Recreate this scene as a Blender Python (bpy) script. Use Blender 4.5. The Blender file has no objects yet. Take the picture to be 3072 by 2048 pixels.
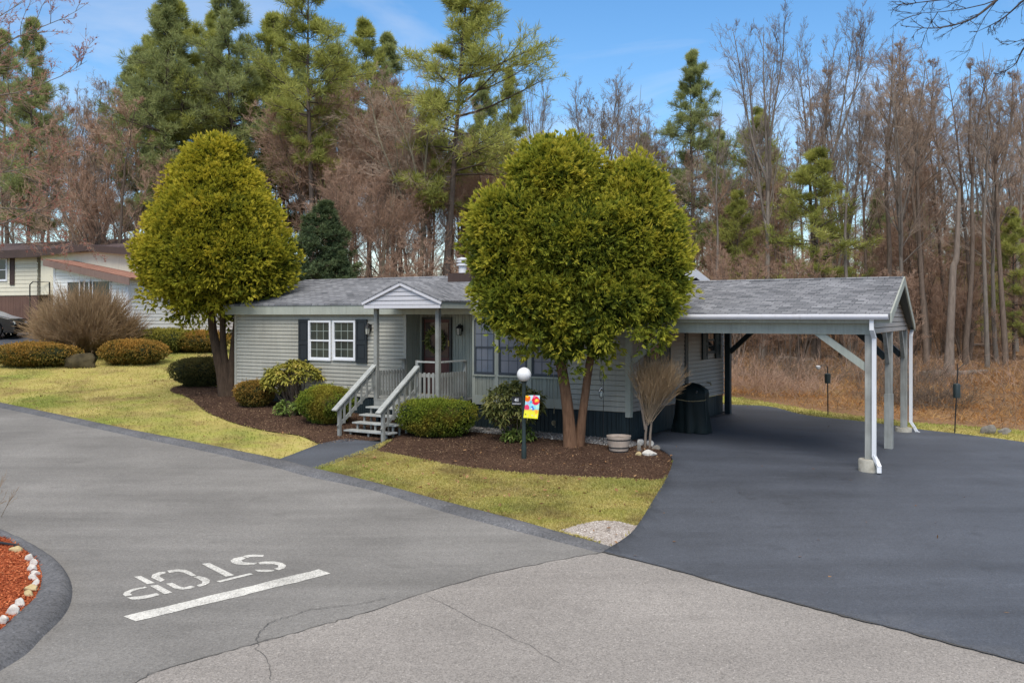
import bpy, bmesh, math, random
import numpy as np
from mathutils import Vector, Matrix

R = math.radians
random.seed(7)
scene = bpy.context.scene
COL = scene.collection

# ------------------------------------------------------------------ survey
F, CX, HY, CAMZ = 2860.0, 1536.0, 950.0, 2.7      # measured focal length, centre, eye level, eye height
TH = R(32.0)
CU, SU = math.cos(TH), math.sin(TH)
OX, OY = 2.58, 20.85                              # front right corner of the grey house


def W(s, t):
    """house frame (s along the front, t into the depth) -> world x, y"""
    return OX + CU * s + SU * t, OY - SU * s + CU * t


def hs(px, t=0.0):
    k = (px - CX) / F
    ox, oy = OX + SU * t, OY + CU * t
    return (oy * k - ox) / (CU + SU * k)


def hz(py, s, t=0.0):
    return CAMZ - (py - HY) * (OY - SU * s + CU * t) / F


def cp(px, py, z):
    y = (CAMZ - z) * F / (py - HY)
    return ((px - CX) / F * y, y, z)


CPS = [cp(0, 2048, -.62), cp(1536, 2048, -.64), cp(3072, 2048, -.6), cp(196, 1790, -.6), cp(1820, 1645, -.55),
       cp(833, 1375, -.3), cp(0, 1215, .1), cp(1300, 1510, -.46), cp(1905, 1332, -.04), cp(820, 1206, .33),
       cp(2604, 1419, -.28), cp(2666, 1345, -.19), cp(2711, 1302, -.18), cp(2172, 1239, .08), cp(665, 1188, .38),
       cp(590, 1169, .44), cp(370, 1104, .75), cp(60, 1112, .70), cp(30, 1019, 1.6), cp(380, 1024, 1.55),
       cp(2181, 1216, .1), cp(3072, 1329, -.2), cp(2863, 1299, -.12), cp(2483, 1246, .02), cp(1179, 1323, -.1),
       cp(1572, 1365, -.1), cp(2846, 1130, .15), cp(2300, 1150, .35), cp(1045, 1300, -.03), cp(1300, 1260, .05),
       (20, 62, 1.4), (2, 62, 2.0), (-12, 60, 2.6), (-26, 55, 2.7), (38, 60, 1.6), (20, 95, 6.2), (-10, 95, 6.4),
       (-45, 90, 6.0), (55, 90, 6.0), (0, 160, 8.5), (-110, 150, 8.5), (110, 150, 8.5), (-90, 50, 2.6),
       (-60, 20, .4), (60, 25, -.3), (90, 60, 2.0), (0, -20, -.9), (-40, -10, -.6), (40, -10, -.8), (0, 3, -.68),
       (16, 12, -.45), (-16, 16, -.35)]
_P = np.array(CPS)


def _tps(r2):
    return 0.5 * r2 * np.log(np.maximum(r2, 1e-9))


_n = len(_P)
_d2 = ((_P[:, None, :2] - _P[None, :, :2]) ** 2).sum(-1)
_A = np.zeros((_n + 3, _n + 3))
_A[:_n, :_n] = _tps(_d2) + np.eye(_n) * 6.0
_A[:_n, _n] = 1
_A[:_n, _n + 1:] = _P[:, :2]
_A[_n:, :_n] = _A[:_n, _n:].T
_WT = np.linalg.solve(_A, np.concatenate([_P[:, 2], np.zeros(3)]))


def garr(x, y):
    x = np.asarray(x, float)
    y = np.asarray(y, float)
    rr = np.sqrt(x * x + y * y)
    sc = np.where(rr > 170, 170 / np.maximum(rr, 1e-6), 1.0)
    xx, yy = x * sc, y * sc
    out = _WT[_n] + _WT[_n + 1] * xx + _WT[_n + 2] * yy
    for i in range(_n):
        out = out + _WT[i] * _tps((xx - _P[i, 0]) ** 2 + (yy - _P[i, 1]) ** 2)
    return np.clip(out, -1.2, 9.0)


def g(x, y):
    return float(garr(np.array([x]), np.array([y]))[0])


def at(px, py):
    """where the sight line of a surveyed point meets the ground"""
    kx, kz = (px - CX) / F, -(py - HY) / F
    y = 4.0
    last = None
    while y < 150:
        d = CAMZ + kz * y - g(kx * y, y)
        if d < 0:
            lo, hi = last, y
            for _ in range(14):
                m = (lo + hi) / 2
                if CAMZ + kz * m - g(kx * m, m) < 0:
                    hi = m
                else:
                    lo = m
            return (kx * hi, hi)
        last = y
        y *= 1.03
    return (kx * 150, 150)


def vw(pts):
    return [at(x * 1.3061, y * 1.3061) for x, y in pts]


def sp(pts):
    return [at(x, y) for x, y in pts]


# ------------------------------------------------------------------ tags
def tag(o, label=None, cat=None, group=None, kind=None):
    if label: o['label'] = label
    if cat: o['category'] = cat
    if group: o['group'] = group
    if kind: o['kind'] = kind
    return o


def thing(name, label, cat, loc=(0, 0, 0), rz=0.0, group=None):
    o = bpy.data.objects.new(name, None)
    o.empty_display_size = .2
    COL.objects.link(o)
    o.location = loc
    o.rotation_euler = (0, 0, rz)
    return tag(o, label, cat, group)


def link(name, me, m, parent=None, smooth=False):
    o = bpy.data.objects.new(name, me)
    COL.objects.link(o)
    if m is not None:
        me.materials.append(m)
    if parent is not None:
        o.parent = parent
    if smooth:
        me.polygons.foreach_set('use_smooth', [True] * len(me.polygons))
    return o


def dup(root, loc, rz=0.0, scale=None, label=None, group=None):
    r = root.copy()
    COL.objects.link(r)
    r.location = loc
    r.rotation_euler = (0, 0, rz)
    if scale is not None:
        r.scale = scale if hasattr(scale, '__len__') else (scale,) * 3
    if label: r['label'] = label
    if group: r['group'] = group
    for ch in root.children:
        c = ch.copy()
        COL.objects.link(c)
        c.parent = r
        for gc in ch.children:
            d = gc.copy()
            COL.objects.link(d)
            d.parent = c
    return r


# ------------------------------------------------------------------ mesh builders
class MB:
    def __init__(self):
        self.v, self.f = [], []

    def face(self, *pts):
        b = len(self.v)
        self.v += [tuple(p) for p in pts]
        self.f.append(tuple(range(b, b + len(pts))))
        return self

    def hexa(self, lo, hi):
        """two quads (same winding, lo below hi) joined to a closed block"""
        b = len(self.v)
        self.v += [tuple(p) for p in lo] + [tuple(p) for p in hi]
        self.f += [(b + 3, b + 2, b + 1, b), (b + 4, b + 5, b + 6, b + 7)]
        for i in range(4):
            j = (i + 1) % 4
            self.f.append((b + i, b + j, b + 4 + j, b + 4 + i))
        return self

    def box(self, x0, x1, y0, y1, z0, z1):
        return self.hexa([(x0, y0, z0), (x1, y0, z0), (x1, y1, z0), (x0, y1, z0)],
                         [(x0, y0, z1), (x1, y0, z1), (x1, y1, z1), (x0, y1, z1)])

    def bar(self, a, b, w, h):
        """rectangular bar from a to b, w wide sideways, h high"""
        a, b = Vector(a), Vector(b)
        d = (b - a).normalized()
        up = Vector((0, 0, 1)) if abs(d.z) < .95 else Vector((0, 1, 0))
        s = d.cross(up).normalized() * w / 2
        u = s.cross(d).normalized() * h / 2
        return self.hexa([a - s - u, a + s - u, b + s - u, b - s - u], [a - s + u, a + s + u, b + s + u, b - s + u])

    def prism(self, poly, y0, y1, axis='y'):
        """polygon in the x-z plane pushed along y (axis y) or x-y polygon along z (axis z) or y-z along x"""
        def P(p, d):
            if axis == 'y': return (p[0], d, p[1])
            if axis == 'z': return (p[0], p[1], d)
            return (d, p[0], p[1])
        b, n = len(self.v), len(poly)
        self.v += [P(p, y0) for p in poly] + [P(p, y1) for p in poly]
        self.f += [tuple(range(b + n - 1, b - 1, -1)), tuple(range(b + n, b + 2 * n))]
        for i in range(n):
            j = (i + 1) % n
            self.f.append((b + i, b + j, b + n + j, b + n + i))
        return self

    def tube(self, pts, r, n=8, caps=True):
        pts = [Vector(p) for p in pts]
        rs = r if hasattr(r, '__len__') else [r] * len(pts)
        b = len(self.v)
        ref = None
        for i, p in enumerate(pts):
            d = (pts[min(i + 1, len(pts) - 1)] - pts[max(i - 1, 0)]).normalized()
            if ref is None:
                ref = Vector((1, 0, 0)) if abs(d.x) < .8 else Vector((0, 1, 0))
            s = d.cross(ref).normalized()
            t = d.cross(s)
            ref = s.cross(d)
            for k in range(n):
                a = 2 * math.pi * k / n
                self.v.append(tuple(p + (s * math.cos(a) + t * math.sin(a)) * rs[i]))
        for i in range(len(pts) - 1):
            for k in range(n):
                j = (k + 1) % n
                self.f.append((b + i * n + k, b + i * n + j, b + (i + 1) * n + j, b + (i + 1) * n + k))
        if caps:
            self.f.append(tuple(range(b + n - 1, b - 1, -1)))
            e = b + (len(pts) - 1) * n
            self.f.append(tuple(range(e, e + n)))
        return self

    def lathe(self, prof, c=(0, 0, 0), n=20):
        b = len(self.v)
        for r, z in prof:
            for k in range(n):
                a = 2 * math.pi * k / n
                self.v.append((c[0] + r * math.cos(a), c[1] + r * math.sin(a), c[2] + z))
        for i in range(len(prof) - 1):
            for k in range(n):
                j = (k + 1) % n
                self.f.append((b + i * n + k, b + i * n + j, b + (i + 1) * n + j, b + (i + 1) * n + k))
        self.f.append(tuple(range(b + n - 1, b - 1, -1)))
        e = b + (len(prof) - 1) * n
        self.f.append(tuple(range(e, e + n)))
        return self

    def build(self, name, m, parent=None, smooth=False, bevel=0.0):
        me = bpy.data.meshes.new(name)
        me.from_pydata(self.v, [], self.f)
        bm = bmesh.new()
        bm.from_mesh(me)
        bmesh.ops.recalc_face_normals(bm, faces=bm.faces)
        bm.to_mesh(me)
        bm.free()
        o = link(name, me, m, parent, smooth)
        if smooth:
            me.set_sharp_from_angle(angle=R(38))
        if bevel:
            md = o.modifiers.new('bevel', 'BEVEL')
            md.width = bevel
            md.segments = 2
            md.limit_method = 'ANGLE'
        return o


def mesh_np(name, verts, quads, m, parent=None, tint=None, smooth=False):
    verts = np.ascontiguousarray(verts, dtype=np.float32)
    quads = np.ascontiguousarray(quads, dtype=np.int32)
    k = quads.shape[1]
    me = bpy.data.meshes.new(name)
    me.vertices.add(len(verts))
    me.vertices.foreach_set('co', verts.ravel())
    me.loops.add(quads.size)
    me.loops.foreach_set('vertex_index', quads.ravel())
    me.polygons.add(len(quads))
    me.polygons.foreach_set('loop_start', np.arange(0, quads.size, k, dtype=np.int32))
    if tint is not None:
        a = me.attributes.new('tint', 'FLOAT', 'POINT')
        a.data.foreach_set('value', np.ascontiguousarray(tint, dtype=np.float32))
    me.update(calc_edges=True)
    return link(name, me, m, parent, smooth)


class NB:
    """collects numpy quad soups"""
    def __init__(self):
        self.v, self.q, self.t, self.n = [], [], [], 0

    def add(self, v, q, t=None):
        if len(v) == 0: return self
        self.v.append(v)
        self.q.append(q + self.n)
        self.t.append(np.full(len(v), .5) if t is None else t)
        self.n += len(v)
        return self

    def build(self, name, m, parent=None, smooth=False):
        return mesh_np(name, np.concatenate(self.v), np.concatenate(self.q), m, parent, np.concatenate(self.t), smooth)


def unit(a):
    return a / np.maximum(np.linalg.norm(a, axis=-1, keepdims=True), 1e-9)


def grow(base, d, length, K, up, jit, rng):
    N = len(base)
    pts = np.zeros((N, K, 3))
    pts[:, 0] = base
    d = d.copy()
    st = (length / (K - 1))[:, None]
    for i in range(1, K):
        d = unit(d + rng.normal(0, jit, (N, 3)) + np.array([0, 0, up]))
        pts[:, i] = pts[:, i - 1] + d * st
    return pts


def tubes(pts, r0, r1, S):
    N, K, _ = pts.shape
    tan = np.empty_like(pts)
    tan[:, 1:-1] = pts[:, 2:] - pts[:, :-2]
    tan[:, 0] = pts[:, 1] - pts[:, 0]
    tan[:, -1] = pts[:, -1] - pts[:, -2]
    tan = unit(tan)
    ref = np.where(np.abs(tan[:, :1, 2:3]) < .8, np.array([0, 0, 1.0]), np.array([1.0, 0, 0]))
    a = unit(np.cross(tan, np.broadcast_to(ref, tan.shape)))
    b = np.cross(tan, a)
    f = np.linspace(0, 1, K)[None, :]
    rad = np.reshape(r0, (-1, 1)) * (1 - f) + np.reshape(r1, (-1, 1)) * f
    ang = np.arange(S) * 2 * math.pi / S
    ring = (pts[:, :, None, :] + rad[:, :, None, None] *
            (np.cos(ang)[None, None, :, None] * a[:, :, None, :] + np.sin(ang)[None, None, :, None] * b[:, :, None, :]))
    v = ring.reshape(-1, 3)
    n, k, s = np.meshgrid(np.arange(N), np.arange(K - 1), np.arange(S), indexing='ij')
    s2 = (s + 1) % S
    i0 = (n * K + k) * S
    q = np.stack([i0 + s, i0 + s2, i0 + S + s2, i0 + S + s], -1).reshape(-1, 4)
    return v, q


def kids(pts, n, f0, f1, a0, a1, rng, flat=0.0):
    N, K, _ = pts.shape
    fr = rng.uniform(f0, f1, (N, n))
    x = fr * (K - 1)
    i = np.minimum(x.astype(int), K - 2)
    w = (x - i)[..., None]
    I = np.arange(N)[:, None]
    base = pts[I, i] * (1 - w) + pts[I, i + 1] * w
    tan = unit(pts[I, i + 1] - pts[I, i])
    rv = rng.normal(0, 1, base.shape)
    rv[..., 2] *= (1 - flat)
    perp = unit(rv - (rv * tan).sum(-1, keepdims=True) * tan)
    an = rng.uniform(a0, a1, (N, n, 1))
    d = unit(np.cos(an) * tan + np.sin(an) * perp)
    return base.reshape(-1, 3), d.reshape(-1, 3), fr.ravel(), np.repeat(np.arange(N), n)


def leaves(base, d, ln, wd, rng, t0=None, t1=None, bend=0.0, mid=.5):
    """diamond leaves, each a quad"""
    N = len(base)
    ln = np.broadcast_to(np.asarray(ln, float), (N,))[:, None]
    wd = np.broadcast_to(np.asarray(wd, float), (N,))[:, None]
    rv = rng.normal(0, 1, (N, 3))
    side = unit(np.cross(d, rv))
    m = base + d * ln * mid
    tip = base + d * ln - np.array([0, 0, 1.0]) * ln * bend
    v = np.stack([base, m + side * wd / 2, tip, m - side * wd / 2], 1).reshape(-1, 3)
    q = np.arange(4 * N).reshape(-1, 4)
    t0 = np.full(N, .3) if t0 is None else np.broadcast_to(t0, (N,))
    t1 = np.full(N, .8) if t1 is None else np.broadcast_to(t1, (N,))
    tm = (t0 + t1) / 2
    return v, q, np.stack([t0, tm, t1, tm], 1).ravel()


def rdir(n, rng):
    return unit(rng.normal(0, 1, (n, 3)))


# ------------------------------------------------------------------ materials
class NT:
    def __init__(self, name):
        self.m = bpy.data.materials.new(name)
        self.m.use_nodes = True
        self.t = self.m.node_tree
        self.b = self.t.nodes['Principled BSDF']
        self.out = self.t.nodes['Material Output']

    def n(self, typ, **kw):
        o = self.t.nodes.new(typ)
        for k, v in kw.items():
            if k in o.inputs.keys():
                o.inputs[k].default_value = v
            else:
                setattr(o, k, v)
        return o

    def l(self, a, b):
        self.t.links.new(a, b)

    def coords(self, kind='Object'):
        return self.n('ShaderNodeTexCoord').outputs[kind]

    def pos(self):
        return self.n('ShaderNodeNewGeometry').outputs['Position']

    def noise(self, vec, scale, detail=4, rough=.55):
        o = self.n('ShaderNodeTexNoise')
        o.inputs['Scale'].default_value = scale
        o.inputs['Detail'].default_value = detail
        o.inputs['Roughness'].default_value = rough
        self.l(vec, o.inputs['Vector'])
        return o.outputs['Fac']

    def ramp(self, fac, stops):
        o = self.n('ShaderNodeValToRGB')
        cr = o.color_ramp
        while len(cr.elements) < len(stops):
            cr.elements.new(.5)
        for e, (p, c) in zip(cr.elements, stops):
            e.position = p
            e.color = (c[0], c[1], c[2], 1) if hasattr(c, '__len__') else (c, c, c, 1)
        self.l(fac, o.inputs['Fac'])
        return o.outputs['Color']

    def mix(self, fac, a, b, mode='MIX'):
        o = self.n('ShaderNodeMix', data_type='RGBA', blend_type=mode)
        for sock, val in ((o.inputs[0], fac), (o.inputs[6], a), (o.inputs[7], b)):
            if hasattr(val, 'is_linked'):
                self.l(val, sock)
            elif hasattr(val, '__len__'):
                sock.default_value = (val[0], val[1], val[2], 1)
            else:
                sock.default_value = val
        return o.outputs[2]

    def math(self, op, a, b=0.0):
        o = self.n('ShaderNodeMath', operation=op)
        for i, val in enumerate((a, b)):
            if hasattr(val, 'is_linked'):
                self.l(val, o.inputs[i])
            else:
                o.inputs[i].default_value = val
        return o.outputs[0]

    def bump(self, h, strength=.3, dist=.02):
        o = self.n('ShaderNodeBump', Strength=strength, Distance=dist)
        self.l(h, o.inputs['Height'])
        self.l(o.outputs['Normal'], self.b.inputs['Normal'])

    def color(self, c):
        if hasattr(c, 'is_linked'):
            self.l(c, self.b.inputs['Base Color'])
        else:
            self.b.inputs['Base Color'].default_value = (c[0], c[1], c[2], 1)

    def rough(self, r, spec=.3):
        self.b.inputs['Roughness'].default_value = r
        self.b.inputs['Specular IOR Level'].default_value = spec


def paint(name, c, rough=.55, var=.12, scale=1.2, spec=.3, grime=0.0):
    """weathered paint: slow blotches, fine grain, faint vertical streaks"""
    c_in = c
    c_grime = lambda q: (q[0] * 1.02, q[1], q[2] * .9)
    k = NT(name)
    v = k.coords()
    a = k.noise(v, scale, 5)
    mp = k.n('ShaderNodeMapping')
    mp.inputs['Scale'].default_value = (9, 9, .8)
    k.l(v, mp.inputs['Vector'])
    s = k.noise(mp.outputs['Vector'], 2.0, 3)
    f = k.math('ADD', k.math('MULTIPLY', a, .6), k.math('MULTIPLY', s, .4))
    lo = [x * (1 - var * 1.6) for x in c]
    hi = [min(1, x * (1 + var)) for x in c]
    c = k.ramp(f, [(.3, lo), (.7, hi)])
    m2 = k.n('ShaderNodeMapping')
    m2.inputs['Scale'].default_value = (5, 5, .35)
    k.l(v, m2.inputs['Vector'])
    run = k.ramp(k.noise(m2.outputs['Vector'], 1.6, 6, .7), [(.56, 0), (.76, .45)])      # rain streaks and dust
    c = k.mix(run, c, [x * .55 for x in c_grime(c_in)])
    k.color(c)
    k.rough(rough, spec)
    k.bump(k.noise(v, 60, 3), .08, .004)
    return k.m


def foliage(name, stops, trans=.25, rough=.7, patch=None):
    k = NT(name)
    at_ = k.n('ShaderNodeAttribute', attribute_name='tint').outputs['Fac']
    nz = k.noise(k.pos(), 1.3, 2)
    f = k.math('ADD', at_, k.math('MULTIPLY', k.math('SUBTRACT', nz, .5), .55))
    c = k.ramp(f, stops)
    for pc in ([] if not patch else patch if isinstance(patch, list) else [patch]):
        pf = k.ramp(k.noise(k.pos(), pc[1], 4), [(.48, 0), (.64, 1)])
        c = k.mix(k.math('MULTIPLY', pf, pc[2]), c, pc[0])
    k.color(c)
    k.rough(rough, .2)
    if trans:
        tr = k.n('ShaderNodeBsdfTranslucent')
        k.l(c, tr.inputs['Color'])
        mx = k.n('ShaderNodeMixShader', Fac=trans)
        k.l(k.b.outputs[0], mx.inputs[1])
        k.l(tr.outputs[0], mx.inputs[2])
        k.l(mx.outputs[0], k.out.inputs['Surface'])
    return k.m


def bark(name, c1, c2, scale=6.0):
    k = NT(name)
    v = k.coords()
    mp = k.n('ShaderNodeMapping')
    mp.inputs['Scale'].default_value = (scale, scale, scale * .18)
    k.l(v, mp.inputs['Vector'])
    n1 = k.noise(mp.outputs['Vector'], 2.2, 6, .65)
    n2 = k.noise(v, .8, 3)
    k.color(k.mix(k.math('MULTIPLY', n2, .5), k.ramp(n1, [(.32, c1), (.68, c2)]), c2))
    k.rough(.9, .15)
    k.bump(n1, .6, .03)
    return k.m


def twigmat(name, c1, c2):
    k = NT(name)
    k.color(k.ramp(k.noise(k.pos(), .35, 3), [(.35, c1), (.65, c2)]))
    k.rough(.9, .1)
    return k.m


def asphalt(name, dark, light, fine=90, speck=.35, rough=.85, warm=(1, 1, 1), patch_scale=.35, spec=.25, scuff=0.0, wear=0.0):
    k = NT(name)
    v = k.pos()
    big = k.noise(v, patch_scale, 5, .6)
    mp = k.n('ShaderNodeMapping')
    mp.inputs['Rotation'].default_value = (0, 0, R(40))
    mp.inputs['Scale'].default_value = (.25, 2.2, 1)
    k.l(v, mp.inputs['Vector'])
    streak = k.noise(mp.outputs['Vector'], .8, 4)
    f = k.math('ADD', k.math('MULTIPLY', big, .55), k.math('MULTIPLY', streak, .45))
    c = k.ramp(f, [(.33, [dark * w for w in warm]), (.67, [light * w for w in warm])])
    vo = k.n('ShaderNodeTexVoronoi', Scale=float(fine))
    k.l(v, vo.inputs['Vector'])
    sp_ = k.ramp(vo.outputs['Color'], [(.2, .55), (.5, 1.0), (.86, 1.1), (.97, 2.0)])
    c = k.mix(speck, c, k.mix(1.0, c, sp_, 'MULTIPLY'))
    fn = k.ramp(k.noise(v, 28, 4), [(.3, .8), (.7, 1.2)])
    c = k.mix(.6, c, k.mix(1.0, c, fn, 'MULTIPLY'))
    if scuff:          # faint pale scuffs and dark oily spots
        m2 = k.n('ShaderNodeMapping')
        m2.inputs['Rotation'].default_value = (0, 0, R(25))
        m2.inputs['Scale'].default_value = (.35, 3.0, 1)
        k.l(v, m2.inputs['Vector'])
        c = k.mix(k.ramp(k.noise(m2.outputs['Vector'], 2.4, 6, .7), [(.60, 0), (.78, scuff)]), c, [min(1, light * 1.5 * w) for w in warm])
        c = k.mix(k.ramp(k.noise(v, 1.7, 3, .5), [(.64, 0), (.74, scuff * .8)]), c, [dark * .62 * w for w in warm])
    if wear:           # paint rubbed down to the stone
        c = k.mix(k.ramp(k.math('ADD', k.math('MULTIPLY', k.noise(v, 45, 5, .7), .6), k.math('MULTIPLY', k.noise(v, 3.0, 3), .4)), [(.50, 0), (.64, wear)]), c, (.17, .165, .155))
    k.color(c)
    k.rough(rough, spec)
    k.bump(vo.outputs['Distance'], .35, .008)
    return k.m


def shingles(name, c1, c2, c3):
    k = NT(name)
    v = k.coords()
    br = k.n('ShaderNodeTexBrick', offset=.37, squash=1.0)
    br.inputs['Scale'].default_value = 1.0
    br.inputs['Brick Width'].default_value = .23
    br.inputs['Row Height'].default_value = .115
    br.inputs['Mortar Size'].default_value = .009
    br.inputs['Mortar Smooth'].default_value = .3
    br.inputs['Bias'].default_value = 0.0
    br.inputs['Color1'].default_value = (*c1, 1)
    br.inputs['Color2'].default_value = (*c2, 1)
    br.inputs['Mortar'].default_value = (c1[0] * .45, c1[1] * .45, c1[2] * .45, 1)  # shadow lines between the shingle rows, put into the colour
    k.l(v, br.inputs['Vector'])
    mp = k.n('ShaderNodeMapping')
    mp.inputs['Scale'].default_value = (4.3, 8.7, 1)
    k.l(v, mp.inputs['Vector'])
    wn = k.n('ShaderNodeTexVoronoi', Scale=1.0)
    k.l(mp.outputs['Vector'], wn.inputs['Vector'])
    c = k.mix(k.ramp(wn.outputs['Color'], [(.35, 0), (.75, .55)]), br.outputs['Color'], c3)
    c = k.mix(.45, c, k.mix(1.0, c, k.ramp(k.noise(v, .9, 4), [(.3, .65), (.7, 1.3)]), 'MULTIPLY'))
    c = k.mix(.5, c, k.mix(1.0, c, k.ramp(k.noise(v, 130, 2), [(.3, .6), (.7, 1.4)]), 'MULTIPLY'))
    k.color(c)
    k.rough(.92, .15)
    k.bump(br.outputs['Fac'], -.5, .01)
    return k.m


def soil(name, stops, scale=9, bump=.6, big=.5, patch=()):
    k = NT(name)
    v = k.pos()
    n1 = k.noise(v, scale, 6, .7)
    n2 = k.noise(v, big, 3)
    f = k.math('ADD', k.math('MULTIPLY', n1, .6), k.math('MULTIPLY', n2, .4))
    c = k.ramp(f, stops)
    for pc in patch:
        pf = k.ramp(k.noise(v, pc[1], 4), [(.48, 0), (.64, 1)])
        c = k.mix(k.math('MULTIPLY', pf, pc[2]), c, k.mix(1.0, pc[0], k.ramp(n1, [(.3, .6), (.7, 1.3)]), 'MULTIPLY'))
    k.color(c)
    k.rough(.95, .1)
    k.bump(n1, bump, .03)
    return k.m


def pane(name, c, rough=.08, c2=None):
    k = NT(name)
    k.color(k.ramp(k.noise(k.coords(), 1.6, 2), [(.35, c), (.65, c2 or [x * 1.5 for x in c])]))
    k.rough(rough, .6)
    return k.m


def metal(name, c, rough=.4, metallic=.0):
    k = NT(name)
    k.color(k.ramp(k.noise(k.coords(), 14, 3), [(.3, [x * .85 for x in c]), (.7, c)]))
    k.rough(rough, .4)
    k.b.inputs['Metallic'].default_value = metallic
    return k.m


def stone(name, c1, c2, sc=7):
    k = NT(name)
    v = k.coords()
    n1 = k.noise(v, sc, 6, .65)
    k.color(k.ramp(n1, [(.35, c1), (.65, c2)]))
    k.rough(.88, .2)
    k.bump(n1, .5, .03)
    return k.m


M = {}
M['siding'] = paint('grey_siding', (.360, .350, .305), .5, .13)
M['siding_panel'] = paint('grey_green_panel', (.285, .300, .260), .6, .14)
M['trim'] = paint('grey_green_trim', (.355, .375, .330), .5, .12)
M['porch'] = paint('weathered_porch_paint', (.265, .270, .255), .6, .24, 3.0)
M['porch_light'] = paint('worn_rail_paint', (.370, .385, .375), .55, .22, 3.0)
M['tan_siding'] = paint('tan_siding', (.330, .285, .260), .5, .10)
M['gable_white'] = paint('pale_lilac_siding', (.50, .50, .535), .5, .06)
M['white'] = paint('white_paint', (.72, .73, .76), .4, .05)
M['white_siding'] = paint('white_siding', (.82, .82, .805), .5, .05)
M['cream_siding'] = paint('cream_siding', (.70, .655, .52), .5, .06)
M['brown_trim'] = paint('brown_trim', (.070, .046, .040), .6, .15)
M['tan_trim'] = paint('faded_brown_trim', (.20, .135, .115), .6, .15)
M['brown_skirt'] = paint('brown_skirting', (.145, .082, .062), .7, .18)
M['dark_skirt'] = paint('dark_teal_skirting', (.018, .030, .036), .5, .25, 2.0)
M['dark_teal'] = paint('dark_teal_trim', (.018, .032, .042), .5, .2)
M['shutter'] = paint('charcoal_shutter', (.022, .027, .032), .5, .15)
M['beam'] = paint('carport_beam_paint', (.350, .372, .330), .6, .18, 1.6)
M['post'] = paint('carport_post_paint', (.320, .325, .305), .65, .30, 2.4)
M['gutter'] = paint('white_gutter', (.62, .62, .66), .35, .05)
M['door'] = paint('rust_red_door', (.115, .045, .038), .5, .2, 2.5)
M['door_frame'] = paint('bronze_storm_door', (.040, .038, .034), .4, .1)
M['shingle'] = shingles('grey_shingles', (.100, .105, .118), (.265, .270, .290), (.165, .170, .186))
M['brown_roof'] = shingles('brown_shingles', (.26, .135, .10), (.34, .18, .135), (.30, .155, .115))
M['dark_roof'] = shingles('dark_brown_shingles', (.085, .062, .060), (.135, .10, .10), (.11, .08, .08))
M['pane'] = pane('window_glass', (.022, .034, .032), .06, (.05, .062, .05))
M['pane_blue'] = pane('glass_blinds_sky_tint', (.12, .15, .20), .12, (.17, .195, .245))  # blinds behind the glass plus sky reflection, both put into the blue-grey colour
M['pane_dark'] = pane('dark_glass', (.02, .024, .028), .05)
M['grid'] = paint('window_grille', (.30, .34, .31), .5, .05)
M['grid_dark'] = paint('dark_grille', (.05, .06, .075), .5, .05)
M['road'] = asphalt('worn_asphalt', .142, .230, 75, .5, .85, (1.02, .985, .945), .5, scuff=.35)
M['main_road'] = asphalt('aggregate_asphalt', .215, .290, 75, .7, .88, (1.06, .985, .925), .5, scuff=.3)
M['drive'] = asphalt('sealed_asphalt', .054, .100, 80, .65, .58, (.86, .97, 1.22), .55, .5, scuff=.6)
M['kerb'] = asphalt('kerb_asphalt', .088, .150, 45, .7, .8, (.97, .98, 1.05), 1.4, scuff=.5)
M['joint'] = metal('tar_joint', (.075, .072, .07), .9)
M['road_paint'] = asphalt('road_paint', .48, .68, 60, .6, .8, (1.0, .985, .93), 1.8, wear=.75)
M['mulch'] = soil('dark_mulch', [(.3, (.036, .020, .014)), (.5, (.075, .043, .030)), (.68, (.14, .085, .055))], 34, .9)
M['red_mulch'] = soil('red_mulch', [(.3, (.17, .035, .015)), (.5, (.36, .085, .032)), (.68, (.50, .15, .06))], 30, .9)
M['gravel_bed'] = soil('grey_gravel', [(.3, (.075, .072, .075)), (.5, (.15, .145, .145)), (.68, (.30, .29, .28))], 40, .9, 2)
M['pale_gravel'] = soil('pale_gravel', [(.3, (.22, .19, .17)), (.5, (.33, .29, .265)), (.68, (.48, .45, .42))], 30, .8, 2)
M['forest_floor'] = soil('leaf_litter_floor', [(.3, (.10, .058, .034)), (.5, (.19, .112, .062)), (.7, (.29, .18, .10))], 3, .7, .12)
M['concrete'] = stone('footing_concrete', (.30, .28, .235), (.42, .40, .345), 9)
M['rock_white'] = stone('pale_rock', (.42, .40, .37), (.66, .63, .58), 9)
M['rock_tan'] = stone('tan_rock', (.36, .28, .14), (.52, .42, .24), 8)
M['rock_grey'] = stone('grey_rock', (.12, .11, .10), (.26, .24, .21), 6)
M['boulder'] = stone('mossy_boulder', (.035, .028, .015), (.085, .068, .036), 3)
M['lamp_post'] = metal('dark_green_metal', (.018, .030, .030), .35)
M['iron'] = metal('black_iron', (.014, .014, .016), .45)
M['steel'] = metal('bright_steel', (.62, .64, .66), .25, .9)
M['globe'] = metal('white_globe', (.78, .78, .80), .25)
M['cover'] = paint('grill_cover_fabric', (.0045, .011, .012), .6, .3, 4.0, .25)
M['strap'] = metal('tan_strap', (.30, .24, .13), .7)
M['barrel'] = paint('pale_barrel_staves', (.42, .34, .28), .7, .15, 6)
M['hoop'] = metal('dark_hoop', (.02, .02, .022), .6)
M['soil_dark'] = soil('potting_soil', [(.3, (.012, .012, .013)), (.7, (.04, .04, .042))], 40, .6)
M['black'] = metal('black_plastic', (.012, .013, .017), .4)
M['chime'] = metal('aged_brass', (.35, .30, .20), .5, .3)
M['feeder'] = metal('dark_green_feeder', (.022, .034, .036), .45)
M['car'] = metal('black_car_paint', (.012, .014, .018), .12)
M['rubber'] = metal('tyre_rubber', (.015, .015, .016), .8)
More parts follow.
